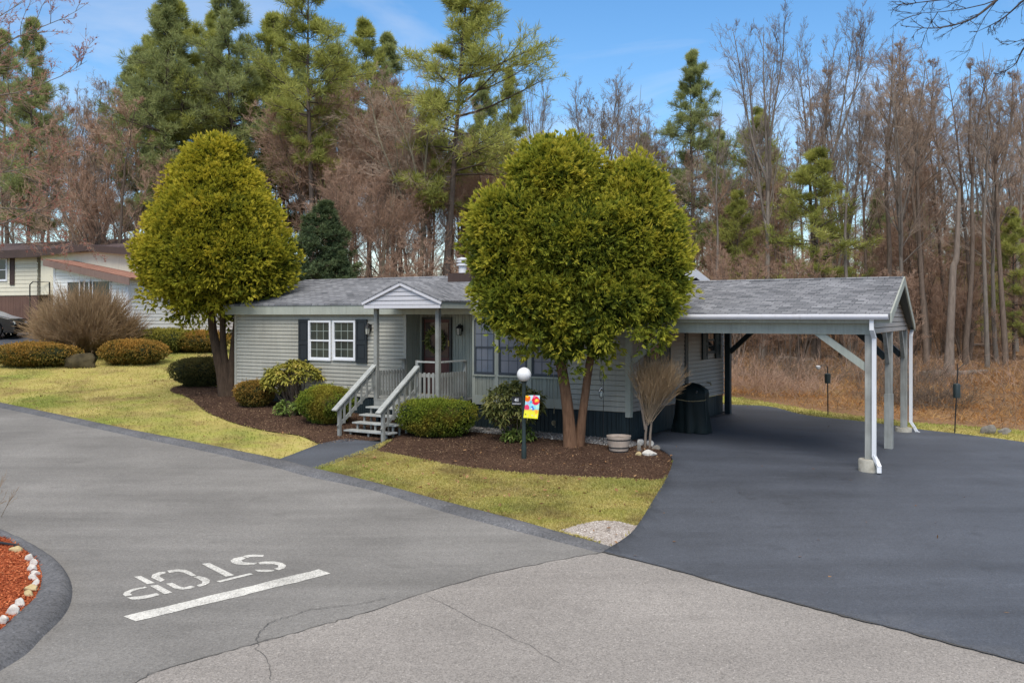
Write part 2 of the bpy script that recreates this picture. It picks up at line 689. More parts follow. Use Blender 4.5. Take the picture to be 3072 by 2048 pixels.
M['yellow'] = metal('brass_threshold', (.48, .33, .08), .5)

M['cedar'] = foliage('golden_cedar', [(.0, (.050, .072, .014)), (.22, (.135, .160, .020)), (.48, (.35, .345, .032)), (.78, (.58, .50, .050)), (1.0, (.74, .60, .09))], .4)
M['cedar_b'] = foliage('green_gold_cedar', [(.0, (.044, .070, .016)), (.22, (.115, .155, .024)), (.48, (.28, .315, .038)), (.78, (.51, .47, .055)), (1.0, (.70, .60, .10))], .4)
M['yew'] = foliage('clipped_green_yew', [(.0, (.025, .045, .010)), (.3, (.11, .16, .022)), (.65, (.26, .31, .035)), (1.0, (.42, .44, .06))], .3, .7, ((.38, .26, .04), 1.6, .5))
M['yew_rust'] = foliage('winter_burnt_yew', [(.0, (.030, .036, .012)), (.3, (.12, .115, .024)), (.58, (.38, .22, .05)), (1.0, (.66, .34, .075))], .3)
M['yew_olive'] = foliage('olive_yew', [(.0, (.030, .042, .012)), (.3, (.13, .14, .026)), (.65, (.32, .29, .05)), (1.0, (.48, .36, .075))], .3)
M['box_dark'] = foliage('dark_boxwood', [(.0, (.018, .024, .010)), (.35, (.07, .075, .025)), (.7, (.17, .145, .045)), (1.0, (.28, .20, .075))], .25)
M['rhodo'] = foliage('rhododendron_leaf', [(.0, (.07, .08, .022)), (.35, (.24, .24, .045)), (.7, (.50, .45, .09)), (1.0, (.60, .40, .15))], .3, .5)
M['rhodo_b'] = foliage('olive_rhododendron_leaf', [(.0, (.06, .075, .026)), (.4, (.18, .20, .06)), (.75, (.36, .35, .12)), (1.0, (.48, .41, .17))], .3, .5)
M['lowleaf'] = foliage('broad_green_leaf', [(.0, (.05, .085, .022)), (.4, (.15, .22, .05)), (.8, (.30, .36, .10)), (1.0, (.40, .44, .15))], .3, .5)
M['pine'] = foliage('pine_needles', [(.0, (.12, .15, .065)), (.35, (.26, .30, .12)), (.7, (.40, .44, .17)), (1.0, (.52, .54, .22))], .42)
M['pine_b'] = foliage('yellow_green_pine', [(.0, (.13, .155, .045)), (.35, (.30, .33, .085)), (.7, (.47, .48, .13)), (1.0, (.58, .57, .18))], .42)
M['spruce'] = foliage('dark_spruce', [(.0, (.030, .052, .028)), (.4, (.080, .118, .055)), (.8, (.16, .20, .085)), (1.0, (.23, .27, .11))], .25)
M['grass'] = foliage('dormant_grass', [(.0, (.22, .185, .055)), (.35, (.43, .37, .115)), (.7, (.60, .51, .19)), (1.0, (.72, .63, .33))], .35, .8, [((.21, .27, .05), .30, .8), ((.20, .13, .065), .9, .55), ((.36, .37, .08), 2.2, .45)])
M['lawn'] = soil('lawn_soil', [(.3, (.24, .195, .065)), (.5, (.39, .325, .11)), (.7, (.53, .45, .18))], 22, .5, .7, [((.16, .21, .04), .30, .8), ((.20, .13, .065), .9, .55), ((.36, .37, .08), 2.2, .45)])
M['dry'] = foliage('dry_orange_grass', [(.0, (.15, .065, .022)), (.35, (.34, .160, .052)), (.7, (.50, .27, .095)), (1.0, (.60, .42, .21))], .3, .85, [((.16, .085, .045), .35, .55), ((.54, .40, .20), .8, .5), ((.40, .19, .07), 2.0, .5)])
M['litter'] = foliage('fallen_leaves', [(.0, (.12, .060, .030)), (.4, (.27, .145, .070)), (.8, (.40, .235, .115)), (1.0, (.52, .38, .22))], .2, .85)
M['chips'] = foliage('wood_chips', [(.0, (.028, .017, .012)), (.4, (.085, .050, .034)), (.75, (.21, .130, .080)), (1.0, (.46, .33, .20))], 0, .9)
M['red_chips'] = foliage('red_wood_chips', [(.0, (.16, .032, .014)), (.4, (.35, .085, .032)), (.8, (.52, .16, .065)), (1.0, (.62, .27, .13))], 0, .9)
M['stones'] = foliage('gravel_stones', [(.0, (.06, .058, .06)), (.4, (.15, .145, .145)), (.8, (.33, .32, .31)), (1.0, (.62, .60, .57))], 0, .85)
M['beech'] = foliage('pale_beech_leaves', [(.0, (.22, .14, .05)), (.5, (.45, .32, .13)), (1.0, (.62, .48, .24))], .3)
M['buds'] = foliage('red_buds', [(.0, (.24, .09, .07)), (.5, (.40, .16, .13)), (1.0, (.52, .24, .19))], .2)

M['bark_grey'] = bark('grey_bark', (.075, .063, .053), (.22, .19, .16))
M['bark_brown'] = bark('brown_bark', (.070, .053, .043), (.19, .145, .112))
M['bark_pale'] = bark('lichen_bark', (.10, .090, .062), (.27, .245, .175))
M['bark_pine'] = bark('pine_bark', (.050, .042, .037), (.135, .108, .090))
M['bark_dead'] = bark('dead_bark', (.10, .078, .062), (.24, .195, .16))
M['bough'] = bark('dark_bough', (.030, .025, .024), (.085, .072, .066))
M['bark_cedar'] = bark('cedar_bark', (.070, .036, .022), (.200, .115, .070), 9)
M['bark_dark'] = bark('dark_cedar_bark', (.030, .021, .015), (.095, .064, .044), 9)
M['twig_brown'] = twigmat('brown_twigs', (.28, .210, .160), (.40, .31, .24))
M['twig_red'] = twigmat('reddish_twigs', (.31, .200, .140), (.44, .30, .22))
M['twig_grey'] = twigmat('grey_twigs', (.19, .155, .13), (.30, .25, .215))
M['twig_tan'] = twigmat('tan_twigs', (.22, .145, .080), (.37, .26, .155))
M['twig_stem'] = twigmat('pale_stems', (.17, .125, .085), (.28, .215, .15))
M['twig_gold'] = twigmat('golden_twigs', (.26, .185, .080), (.42, .31, .15))

# ------------------------------------------------------------------ ground sheets
def pip(x, y, poly):
    inside = np.zeros(x.shape, bool)
    n = len(poly)
    j = n - 1
    for i in range(n):
        xi, yi = poly[i]
        xj, yj = poly[j]
        if yi != yj:
            c = ((yi > y) != (yj > y)) & (x < (xj - xi) * (y - yi) / (yj - yi) + xi)
            inside ^= c
        j = i
    return inside


def smooth_line(pts, n=4):
    """Catmull-Rom through the points"""
    out = []
    P = [np.array(p, float) for p in pts]
    for i in range(len(P) - 1):
        p0, p1, p2, p3 = P[max(i - 1, 0)], P[i], P[i + 1], P[min(i + 2, len(P) - 1)]
        for k in range(n):
            t = k / n
            out.append(tuple(.5 * (2 * p1 + (p2 - p0) * t + (2 * p0 - 5 * p1 + 4 * p2 - p3) * t * t + (3 * p1 - p0 - 3 * p2 + p3) * t ** 3)))
    out.append(tuple(P[-1]))
    return out


def sheet(name, poly, m, off, cell=.5, edge=0.0, **tags):
    bm = bmesh.new()
    vs = [bm.verts.new((x, y, 0)) for x, y in poly]
    f = bm.faces.new(vs)
    bmesh.ops.triangulate(bm, faces=[f])
    xs, ys = [p[0] for p in poly], [p[1] for p in poly]
    for ax, lo, hi in ((0, min(xs), max(xs)), (1, min(ys), max(ys))):
        k = math.ceil(lo / cell) * cell
        while k < hi:
            co, no = [0, 0, 0], [0, 0, 0]
            co[ax], no[ax] = k, 1
            bmesh.ops.bisect_plane(bm, geom=bm.verts[:] + bm.edges[:] + bm.faces[:], plane_co=co, plane_no=no, dist=1e-5)
            k += cell
    bmesh.ops.recalc_face_normals(bm, faces=bm.faces)
    co = np.array([v.co[:2] for v in bm.verts])
    z = garr(co[:, 0], co[:, 1]) + off
    for v, zz in zip(bm.verts, z):
        v.co.z = zz
    for f in bm.faces:
        if f.normal.z < 0:
            f.normal_flip()
    if edge:
        be = [e for e in bm.edges if e.is_boundary]
        r = bmesh.ops.extrude_edge_only(bm, edges=be)
        for v in [x for x in r['geom'] if isinstance(x, bmesh.types.BMVert)]:
            v.co.z -= edge
    me = bpy.data.meshes.new(name)
    bm.to_mesh(me)
    bm.free()
    o = link(name, me, m, None, True)
    tag(o, kind=tags.get('kind', 'structure'))
    if 'label' in tags:
        tag(o, tags['label'])
    return o


# the one big ground sheet, finer near the house, out to the horizon
def big_ground():
    rr = np.concatenate([np.arange(2, 60, .8), np.geomspace(60, 900, 40)])
    th = np.linspace(0, 2 * math.pi, 181)[:-1]
    a, r = np.meshgrid(th, rr)
    x, y = r * np.sin(a), r * np.cos(a)
    # put the centre of the fan in front of the house
    y = y + 6
    v = np.stack([x, y, garr(x, y) - .05], -1).reshape(-1, 3)
    nr, nt = len(rr), len(th)
    i, j = np.meshgrid(np.arange(nr - 1), np.arange(nt), indexing='ij')
    q = np.stack([i * nt + j, i * nt + (j + 1) % nt, (i + 1) * nt + (j + 1) % nt, (i + 1) * nt + j], -1).reshape(-1, 4)
    o = mesh_np('ground', v, q, M['forest_floor'], None, None, True)
    tag(o, kind='structure')


big_ground()

KERB_ROAD = vw([(-160, 893), (0, 936), (150, 968), (300, 1001), (480, 1038), (620, 1070), (710, 1094), (855, 1125), (1003, 1170), (1140, 1207), (1277, 1242), (1378, 1269)])
KERB_GRASS = vw([(-160, 886), (0, 927), (150, 958), (300, 990), (480, 1025), (635, 1057), (718, 1078), (855, 1111), (1003, 1151), (1140, 1187), (1277, 1223), (1409, 1256)])
KERB_ROAD_S, KERB_GRASS_S = smooth_line(KERB_ROAD), smooth_line(KERB_GRASS)
JOINT = sp([(300, 2100), (402, 2048), (514, 2002), (678, 1957), (767, 1932), (889, 1899), (1000, 1866), (1100, 1838), (1300, 1772), (1500, 1716), (1700, 1676), (1810, 1657)])
JOINT_S = smooth_line(JOINT)
LIP = sp([(1810, 1657), (1900, 1680), (2050, 1719), (2283, 1785), (2450, 1828), (2575, 1861), (2720, 1897), (2867, 1937), (3071, 1991), (3500, 2110)])
LIP_S = smooth_line(LIP)
ISLE_OUT = sp([(-420, 1530), (-200, 1550), (0, 1599), (48, 1621), (105, 1648), (152, 1677), (187, 1702), (210, 1740), (216, 1779), (206, 1820), (178, 1861), (127, 1909), (79, 1960), (0, 2010), (-140, 2100), (-300, 2180)])
ISLE_IN = sp([(-420, 1546), (-200, 1570), (0, 1623), (41, 1642), (79, 1667), (112, 1696), (124, 1734), (123, 1772), (104, 1813), (63, 1852), (16, 1896), (-30, 1935), (-160, 2010), (-300, 2080)])
ISLE_OUT_S, ISLE_IN_S = smooth_line(ISLE_OUT), smooth_line(ISLE_IN)

# side road: from the kerb over to the island, ends at the joint
far_l = (-34.0, 33.0)
road_poly = [far_l] + KERB_ROAD_S + JOINT_S[::-1][1:] + [(-4.3, 6.4), (-9, 5.5), (-30, 12), (-44, 26)]
sheet('road', road_poly, M['road'], .0, .6)
main_poly = JOINT_S + sp([(1880, 1628), (2060, 1672), (2300, 1735), (2600, 1812), (2900, 1890), (3120, 1945), (3500, 2050)]) + [(16, 3.0), (0, 1.0), (-4.2, 2.0), (-4.3, 6.4)]
sheet('main_road', main_poly, M['main_road'], .008, .6)


def ribbon(name, pts, w, m, off, wob=0.0, seed=1, z2=None):
    """narrow strip laid on the ground along a line"""
    rng = np.random.default_rng(seed)
    P = np.array(smooth_line(pts, 6))
    d = np.gradient(P, axis=0)
    d /= np.maximum(np.linalg.norm(d, axis=1, keepdims=True), 1e-9)
    nrm = np.stack([-d[:, 1], d[:, 0]], 1)
    P = P + nrm * rng.normal(0, wob, (len(P), 1))
    ww = w * rng.uniform(.5, 1.3, (len(P), 1)) / 2
    a, b = P + nrm * ww, P - nrm * ww
    v = []
    for p in (a, b):
        v.append(np.column_stack([p, garr(p[:, 0], p[:, 1]) + off]))
    n = len(P)
    v = np.concatenate(v)
    i = np.arange(n - 1)
    q = np.stack([i, i + 1, n + i + 1, n + i], 1)
    o = mesh_np(name, v, q, m)
    tag(o, kind='structure')
    return o


ribbon('road_joint', JOINT, .018, M['joint'], .013, .012, 3)
ribbon('road_crack', sp([(772, 1927), (776, 1899), (818, 1866), (879, 1847), (935, 1829), (1076, 1812), (1160, 1795)]), .009, M['joint'], .013, .010, 4)
ribbon('road_crack', sp([(1290, 1790), (1420, 1860), (1560, 1925), (1680, 1990)]), .005, M['joint'], .014, .014, 5)
ribbon('road_crack', sp([(767, 1932), (800, 1990), (815, 2040)]), .006, M['joint'], .014, .014, 6)


def berm(name, a, b, h, m, taper=False):
    """rounded asphalt kerb between two lines of equal count"""
    A, B = np.array(a), np.array(b)
    fr = [-.02, .06, .22, .45, .75, 1.0, 1.12]
    hh = [-.03, .35, .82, 1.0, .95, .75, -.2]
    n = len(A)
    v = []
    rng = np.random.default_rng(9)
    wob = 1 + rng.normal(0, .035, n)
    if taper:
        wob = wob * np.clip((n - 1 - np.arange(n)) / 6.0, .12, 1)
    for f, k in zip(fr, hh):
        p = A + (B - A) * f
        v.append(np.column_stack([p, garr(p[:, 0], p[:, 1]) + (h * k * wob if k > 0 else h * k)]))
    v = np.concatenate(v)
    q = []
    for r in range(len(fr) - 1):
        i = np.arange(n - 1)
        q.append(np.stack([r * n + i, r * n + i + 1, (r + 1) * n + i + 1, (r + 1) * n + i], 1))
    o = mesh_np(name, v, np.concatenate(q), m, None, None, True)
    tag(o, kind='structure')
    return o


berm('kerb', KERB_ROAD_S, KERB_GRASS_S, .06, M['kerb'], True)
def resample(line, n):
    P = np.array(line)
    s = np.concatenate([[0], np.cumsum(np.linalg.norm(np.diff(P, axis=0), axis=1))])
    t = np.linspace(0, s[-1], n)
    return np.column_stack([np.interp(t, s, P[:, 0]), np.interp(t, s, P[:, 1])])
berm('kerb', [tuple(p) for p in resample(ISLE_OUT_S, 60)], [tuple(p) for p in resample(ISLE_IN_S, 60)], .11, M['kerb'])

# lawns
back_l = [(-8.3, 34), (-10, 46), (-24, 48), (-44, 42)]
lawn_left = [(-44, 34.5)] + KERB_GRASS_S[:KERB_GRASS_S.index(KERB_GRASS_S[20]) + 1] + vw([(735, 1020)]) + [W(-6.3, -1.6), W(-6.3, .1), W(-12.6, .1), W(-12.6, 6)] + back_l[1:]
sheet('lawn', lawn_left, M['lawn'], -.012, .6)
lawn_right = [p for p in KERB_GRASS_S[24:]] + sp([(1812, 1657), (1890, 1645), (1985, 1570), (2025, 1495), (2050, 1444), (2050, 1400)]) + [W(.4, -.4), W(-4.9, -.3), W(-4.9, -2.3)]
sheet('lawn', lawn_right, M['lawn'], -.012, .5)

# driveway
DRIVE_L = sp([(1812, 1657), (1841, 1640), (1890, 1606), (1922, 1566), (1965, 1495), (1996, 1444), (2016, 1398), (2014, 1372), (1985, 1348), (1940, 1332)])
DRIVE_FAR = sp([(2181, 1216), (2305, 1221), (2399, 1244), (2485, 1256), (2591, 1267), (2690, 1280), (2762, 1291), (2912, 1308), (3070, 1329), (3500, 1395)])
drive_poly = smooth_line(DRIVE_L)[:-1] + [W(.02, .25), W(.02, 6.2), W(-1.5, 6.4), W(-1.5, 8.2)] + smooth_line(DRIVE_FAR) + [(15.5, 8.0)] + LIP_S[::-1][:-1]
sheet('driveway', drive_poly, M['drive'], .03, .5, .05)
ribbon('road_joint', LIP, .05, M['joint'], .022, .008, 8)
sheet('grass_verge', smooth_line(DRIVE_FAR) + [(17, 22.5), (13.5, 23.4), (10.2, 25.2), (8.6, 27.0), (7.2, 29.6), (6.0, 30.2)], M['lawn'], .0, .5)

# walkway
walk = vw([(632, 1059), (735, 1020), (795, 1008), (876, 1016), (868, 1030), (790, 1057), (722, 1079)])
sheet('walkway', walk, M['drive'], .02, .4, .04)

# planting beds
bed_l = vw([(735, 1021), (690, 1001), (640, 994), (600, 987), (540, 972), (500, 957), (470, 943), (430, 912), (392, 899), (400, 889), (440, 884)])
BED_L = smooth_line(bed_l) + [W(-13.6, 1.4), W(-12.3, .1), W(-4.9, .1), W(-4.9, -2.1)]
sheet('mulch_bed', BED_L, M['mulch'], .012, .4)
bed_r = vw([(862, 1036), (900, 1043), (944, 1051), (1042, 1070), (1159, 1084), (1316, 1096), (1420, 1099), (1520, 1102), (1541, 1075), (1543, 1060), (1533, 1045), (1505, 1030)])
BED_R = smooth_line(bed_r) + [W(.05, .3), W(-.02, .1), W(-4.9, .1), W(-4.9, -2.1)]
sheet('mulch_bed', BED_R, M['mulch'], .012, .4)
GRAV = [W(-.3, -.75), W(-1.2, -.70), W(-3.6, -.62), W(-4.9, -.8), W(-4.9, .05), W(.0, .05), W(.35, -.2), W(.3, -.75)]
sheet('gravel_strip', GRAV, M['gravel_bed'], .024, .4)
GPATCH = smooth_line(sp([(1680, 1592), (1750, 1570), (1830, 1562), (1900, 1575), (1915, 1580), (1880, 1612), (1838, 1640), (1770, 1618), (1680, 1594)]))[:-1]
sheet('gravel_patch', GPATCH, M['pale_gravel'], .004, .4)
ISLE = [tuple(p) for p in resample(ISLE_IN_S, 40)] + [(-14, 9)]
sheet('island_bed', ISLE, M['red_mulch'], .07, .5)

# ------------------------------------------------------------------ loose cover (uncountable)
def scatter(poly, n, rng, excl=()):
    P = np.array(poly)
    lo, hi = P.min(0), P.max(0)
    out = []
    got = 0
    while got < n:
        q = rng.uniform(lo, hi, (max(n, 2000), 2))
        ok = pip(q[:, 0], q[:, 1], poly)
        for e in excl:
            ok &= ~pip(q[:, 0], q[:, 1], e)
        q = q[ok]
        out.append(q)
        got += len(q)
    return np.concatenate(out)[:n]


def blades(name, pts, hmin, hmax, wd, m, lean, seed, per=1, t0=(.0, .4), t1=(.5, 1.0), off=0.0, clumpy=0.0):
    rng = np.random.default_rng(seed)
    p = np.repeat(pts, per, 0) + rng.normal(0, .02, (len(pts) * per, 2))
    base = np.column_stack([p, garr(p[:, 0], p[:, 1]) + off])
    d = unit(np.column_stack([rng.normal(0, lean, (len(p), 2)), np.ones(len(p))]))
    if clumpy:
        n_ = (np.sin(p[:, 0] * 1.9 + 2 * np.sin(p[:, 1] * .7)) + np.sin(p[:, 1] * 2.3 + 1.7 * np.sin(p[:, 0] * .9)) + np.sin(p[:, 0] * 4.7 + p[:, 1] * 3.9)) / 3
        hmul = np.clip(.75 + clumpy * n_, .25, 2.2)
    else:
        hmul = 1.0
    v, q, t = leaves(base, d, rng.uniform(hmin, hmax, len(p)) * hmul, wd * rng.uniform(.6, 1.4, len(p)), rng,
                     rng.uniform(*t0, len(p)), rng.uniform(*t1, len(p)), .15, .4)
    return tag(mesh_np(name, v, q, m, None, t), kind='stuff')


def flakes(name, pts, size, m, seed, off=.02, flat=.35, asp=.4, tag_kind='stuff'):
    rng = np.random.default_rng(seed)
    n = len(pts)
    base = np.column_stack([pts, garr(pts[:, 0], pts[:, 1]) + off + rng.uniform(0, size * .3, n)])
    d = unit(np.column_stack([rng.normal(0, 1, (n, 2)), rng.normal(0, flat, n)]))
    up = unit(np.column_stack([rng.normal(0, flat, (n, 2)), np.ones(n)]))
    side = unit(np.cross(d, up))
    ln = (size * rng.uniform(.5, 1.5, n))[:, None]
    wd = ln * asp
    m_ = base + d * ln * .5
    v = np.stack([base, m_ + side * wd / 2, base + d * ln, m_ - side * wd / 2], 1).reshape(-1, 3)
    t = np.repeat(rng.beta(2, 2.4, n), 4)
    return tag(mesh_np(name, v, np.arange(4 * n).reshape(-1, 4), m, None, t), kind=tag_kind)


def pebbles(name, pts, size, m, seed, off=.02):
    """low octahedral stones"""
    rng = np.random.default_rng(seed)
    n = len(pts)
    c = np.column_stack([pts, garr(pts[:, 0], pts[:, 1]) + off])
    s = size * rng.uniform(.4, 1.3, (n, 1)) * rng.uniform(.6, 1.2, (n, 3))
    s[:, 2] *= .6
    a = rng.uniform(0, 6.28, n)
    ca, sa = np.cos(a), np.sin(a)
    ring = np.stack([np.stack([ca * s[:, 0], sa * s[:, 0], 0 * a], 1), np.stack([-sa * s[:, 1], ca * s[:, 1], 0 * a], 1),
                     np.stack([-ca * s[:, 0], -sa * s[:, 0], 0 * a], 1), np.stack([sa * s[:, 1], -ca * s[:, 1], 0 * a], 1)], 1)
    top = ring * .55 + np.array([0, 0, 1]) * s[:, None, 2:3]
    v = np.concatenate([c[:, None] + ring, c[:, None] + top], 1).reshape(-1, 3)
    b = (np.arange(n) * 8)[:, None, None]
    fq = np.array([[0, 1, 5, 4], [1, 2, 6, 5], [2, 3, 7, 6], [3, 0, 4, 7], [4, 5, 6, 7]])[None]
    t = np.repeat(np.clip(rng.beta(1.6, 2.6, n) + rng.normal(0, .05, n), 0, 1), 8)
    return tag(mesh_np(name, v, (b + fq).reshape(-1, 4), m, None, t), kind='stuff')


rng0 = np.random.default_rng(11)
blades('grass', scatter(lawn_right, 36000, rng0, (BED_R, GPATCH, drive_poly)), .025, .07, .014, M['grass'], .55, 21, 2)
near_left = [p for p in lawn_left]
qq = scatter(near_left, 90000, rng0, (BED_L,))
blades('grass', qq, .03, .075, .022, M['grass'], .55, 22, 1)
VERGE = smooth_line(DRIVE_FAR) + [(17, 22.5), (13.5, 23.4), (10.2, 25.2), (8.6, 27.0), (7.2, 29.6), (6.0, 30.2)]
blades('grass', scatter(VERGE, 9000, rng0), .03, .09, .022, M['grass'], .55, 23, 1)
flakes('wood_chips', scatter(BED_R, 30000, rng0), .030, M['chips'], 31, .016)
flakes('wood_chips', scatter(BED_L, 26000, rng0), .036, M['chips'], 32, .016)
flakes('wood_chips', scatter([tuple(p) for p in resample(ISLE_IN_S, 40)] + [at(-300, 2080), at(-420, 1600)], 24000, rng0), .035, M['red_chips'], 33, .078, .5)
flakes('fallen_leaves', scatter(lawn_right, 170, rng0, (BED_R, drive_poly)), .07, M['litter'], 36, .05, .5, .6)
flakes('fallen_leaves', scatter(near_left, 420, rng0, (BED_L,)), .08, M['litter'], 37, .06, .5, .6)
flakes('fallen_leaves', scatter(drive_poly, 60, rng0), .05, M['litter'], 38, .035, .3, .6)
flakes('fallen_leaves', scatter(BED_R, 160, rng0), .06, M['litter'], 39, .03, .5, .6)
pebbles('gravel_stones', scatter(GRAV, 3800, rng0), .028, M['stones'], 34, .024)
pebbles('gravel_stones', scatter(GPATCH, 3600, rng0), .016, foliage('pale_stones', [(.0, (.20, .17, .15)), (.4, (.34, .30, .27)), (.8, (.50, .46, .43)), (1.0, (.66, .63, .60))], 0, .85), 35, .004)
# ------------------------------------------------------------------ houses
def lap_wall(x0, x1, z0, z1, m, parent, name='wall', lap=.1, axis='x', at_=0.0, out=-1, left=None, right=None, gap=.015):
    """horizontal lap siding; axis x: wall runs along x at y=at_, out=-1 faces -y. left/right(z) clip a gable"""
    mb = MB()
    z = z0
    th = .018
    while z < z1 - 1e-4:
        zt = min(z + lap, z1)
        a0, a1 = x0, x1
        b0, b1 = x0, x1
        if left:
            a0, b0 = max(x0, left(z)), max(x0, left(zt))
        if right:
            a1, b1 = min(x1, right(z)), min(x1, right(zt))
        if a1 - a0 < .01:
            break
        b0, b1 = min(b0, b1), max(b0, b1)

        def P(u, w, zz):
            return (u, at_ + out * w, zz) if axis == 'x' else (at_ + out * w, u, zz)
        gp0 = min(gap, (zt - z) * .3)
        zl = z + gp0
        mb.face(P(a0, -.03, z), P(a1, -.03, z), P(a1, -.03, zl), P(a0, -.03, zl))
        mb.face(P(a0, -.03, zl), P(a1, -.03, zl), P(a1, th, zl), P(a0, th, zl))
        mb.face(P(a0, th, zl), P(a1, th, zl), P(b1, .003, zt), P(b0, .003, zt))
        mb.face(P(b0, .003, zt), P(b1, .003, zt), P(b1, -.03, zt), P(b0, -.03, zt))
        z = zt
    o = mb.build(name, m, parent)
    return o


def panel_wall(x0, x1, z0, z1, y, m, parent, name='wall', pitch=.1, gap=.012, deep=.012, axis='x', out=-1):
    """vertical grooved panel"""
    mb = MB()

    def P(u, w, zz):
        return (u, y + out * w, zz) if axis == 'x' else (y + out * w, u, zz)
    x = x0
    rng = random.Random(3)
    while x < x1 - 1e-4:
        xe = min(x + pitch * (1 if rng.random() < .6 else .6), x1)
        xa = max(x, xe - gap)
        mb.face(P(x, deep, z0), P(xa, deep, z0), P(xa, deep, z1), P(x, deep, z1))
        mb.face(P(xa, deep, z0), P(xa, 0, z0), P(xa, 0, z1), P(xa, deep, z1))
        mb.face(P(xa, 0, z0), P(xe, 0, z0), P(xe, 0, z1), P(xa, 0, z1))
        mb.face(P(xe, 0, z0), P(xe, deep, z0), P(xe, deep, z1), P(xe, 0, z1))
        x = xe
    return mb.build(name, m, parent)


def window(parent, x0, x1, z0, z1, y, fm, pm, gm, fw=.055, nx=3, ny=2, proud=.045, axis='x', out=-1, sash=True):
    def bx(mb, a, b, w0, w1, c, d):
        lo, hi = sorted((y + out * w0, y + out * w1))
        if axis == 'x':
            mb.box(a, b, lo, hi, c, d)
        else:
            mb.box(lo, hi, a, b, c, d)
    fr = MB()
    bx(fr, x0, x0 + fw, -.02, proud, z0, z1)
    bx(fr, x1 - fw, x1, -.02, proud, z0, z1)
    bx(fr, x0 + fw, x1 - fw, -.02, proud - .002, z0, z0 + fw)
    bx(fr, x0 + fw, x1 - fw, -.02, proud - .002, z1 - fw, z1)
    o = fr.build('window', fm, parent)
    zm = (z0 + z1) / 2
    if sash:
        sa = MB()
        bx(sa, x0 + fw, x1 - fw, .012, proud - .012, zm - .022, zm + .022)
        bx(sa, x0 + fw, x0 + fw + .025, .012, .022, z0 + fw, zm - .022)
        bx(sa, x1 - fw - .025, x1 - fw, .012, .022, z0 + fw, zm - .022)
        bx(sa, x0 + fw + .025, x1 - fw - .025, .012, .0215, z0 + fw, z0 + fw + .03)
        sa.build('sash', fm, o)
    pa = MB()
    bx(pa, x0 + fw, x1 - fw, -.01, .004, z0 + fw, z1 - fw)
    pa.build('pane', pm, o)
    if nx:
        gr = MB()
        for (c, d) in ((z0 + fw + .03, zm - .022), (zm + .022, z1 - fw)):
            for i in range(1, nx):
                x = x0 + fw + (x1 - x0 - 2 * fw) * i / nx
                bx(gr, x - .007, x + .007, .004, .008, c, d)
            for j in range(1, ny):
                z = c + (d - c) * j / ny
                bx(gr, x0 + fw, x1 - fw, .004, .0075, z - .007, z + .007)
        gr.build('grille', gm, o)
    return o


def shutter(parent, x0, x1, z0, z1, y, m, axis='x', out=-1):
    mb = MB()

    def bx(a, b, w0, w1, c, d):
        lo, hi = sorted((y + out * w0, y + out * w1))
        if axis == 'x':
            mb.box(a, b, lo, hi, c, d)
        else:
            mb.box(lo, hi, a, b, c, d)
    w = .05
    zm = z0 + (z1 - z0) * .46
    bx(x0, x1, 0, .026, z0, z1)
    bx(x0, x0 + w, .026, .042, z0, z1)
    bx(x1 - w, x1, .026, .042, z0, z1)
    for a, b in ((z0, z0 + .09), (zm - .04, zm + .04), (z1 - .07, z1)):
        bx(x0 + w, x1 - w, .026, .041, a, b)
    for a, b in ((z0 + .13, zm - .08), (zm + .08, z1 - .11)):
        bx(x0 + w + .03, x1 - w - .03, .026, .036, a, b)
    return mb.build('shutter', m, parent)


house = thing('mobile_home', 'single storey grey sided mobile home with grey shingle roof and dark skirting, behind the porch', 'house', (OX, OY, 0), -TH)
S0, Z0, ZE = -12.42, .60, 2.95
S1 = hs(1220)           # corner where the door recess begins
S2 = hs(1421)           # where the window bay begins
REC = .55
DEP = 6.0
TAN = M['tan_siding']
# walls
lap_wall(S0, S1 - .08, Z0, 2.80, M['siding'], house, lap=.1)
S3 = hs(1690)
lap_wall(S3, -.09, Z0, 2.80, M['siding'], house, lap=.115)
o = panel_wall(0, REC, Z0, 2.80, S1, M['siding_panel'], house, pitch=.085, axis='y', out=1)
panel_wall(S1, S2, Z0, 2.80, REC, M['siding_panel'], house, pitch=.13)
zs = hz(1130, hs(1550), 0)
panel_wall(S2, S3, hz(1190, hs(1550)), 2.80, 0, M['siding_panel'], house, pitch=.13)
MB().box(S2, S3, -.03, .02, Z0, hz(1190, hs(1550)) - .002).build('band_board', M['trim'], house)
MB().box(S2 - .02, S2 + .07, -.035, REC - .01, Z0, 2.80).build('corner_board', M['trim'], house)
MB().box(S3 - .01, S3 + .08, -.030, .01, Z0 + .002, 2.80).build('corner_board', M['trim'], house)
MB().box(S1 - .085, S1 + .0, -.026, .01, Z0, 2.80).build('corner_board', M['siding'], house)
MB().box(-.10, .022, -.028, .10, Z0 - .10, 2.60).build('corner_board', M['trim'], house)
MB().box(S0 - .02, S0 + .06, -.026, .06, Z0, 2.80).build('corner_board', M['siding'], house)
lap_wall(.10, DEP, Z0, 2.95, TAN, house, lap=.1, axis='y', at_=0, out=1)
lap_wall(.10, DEP, 2.95, 3.9, M['siding'], house, lap=.1, axis='y', at_=0, out=1, left=lambda z: 3.1 - (3.80 - z) / .25, right=lambda z: 3.1 + (3.80 - z) / .25)
lap_wall(0, DEP, Z0, 3.9, M['siding'], house, lap=.1, axis='y', at_=S0, out=-1, left=lambda z: max(0, 3.1 - (3.80 - z) / .25), right=lambda z: min(DEP, 3.1 + (3.80 - z) / .25))
lap_wall(S0, 0, Z0, 2.95, M['siding'], house, lap=.1, axis='x', at_=DEP, out=1)
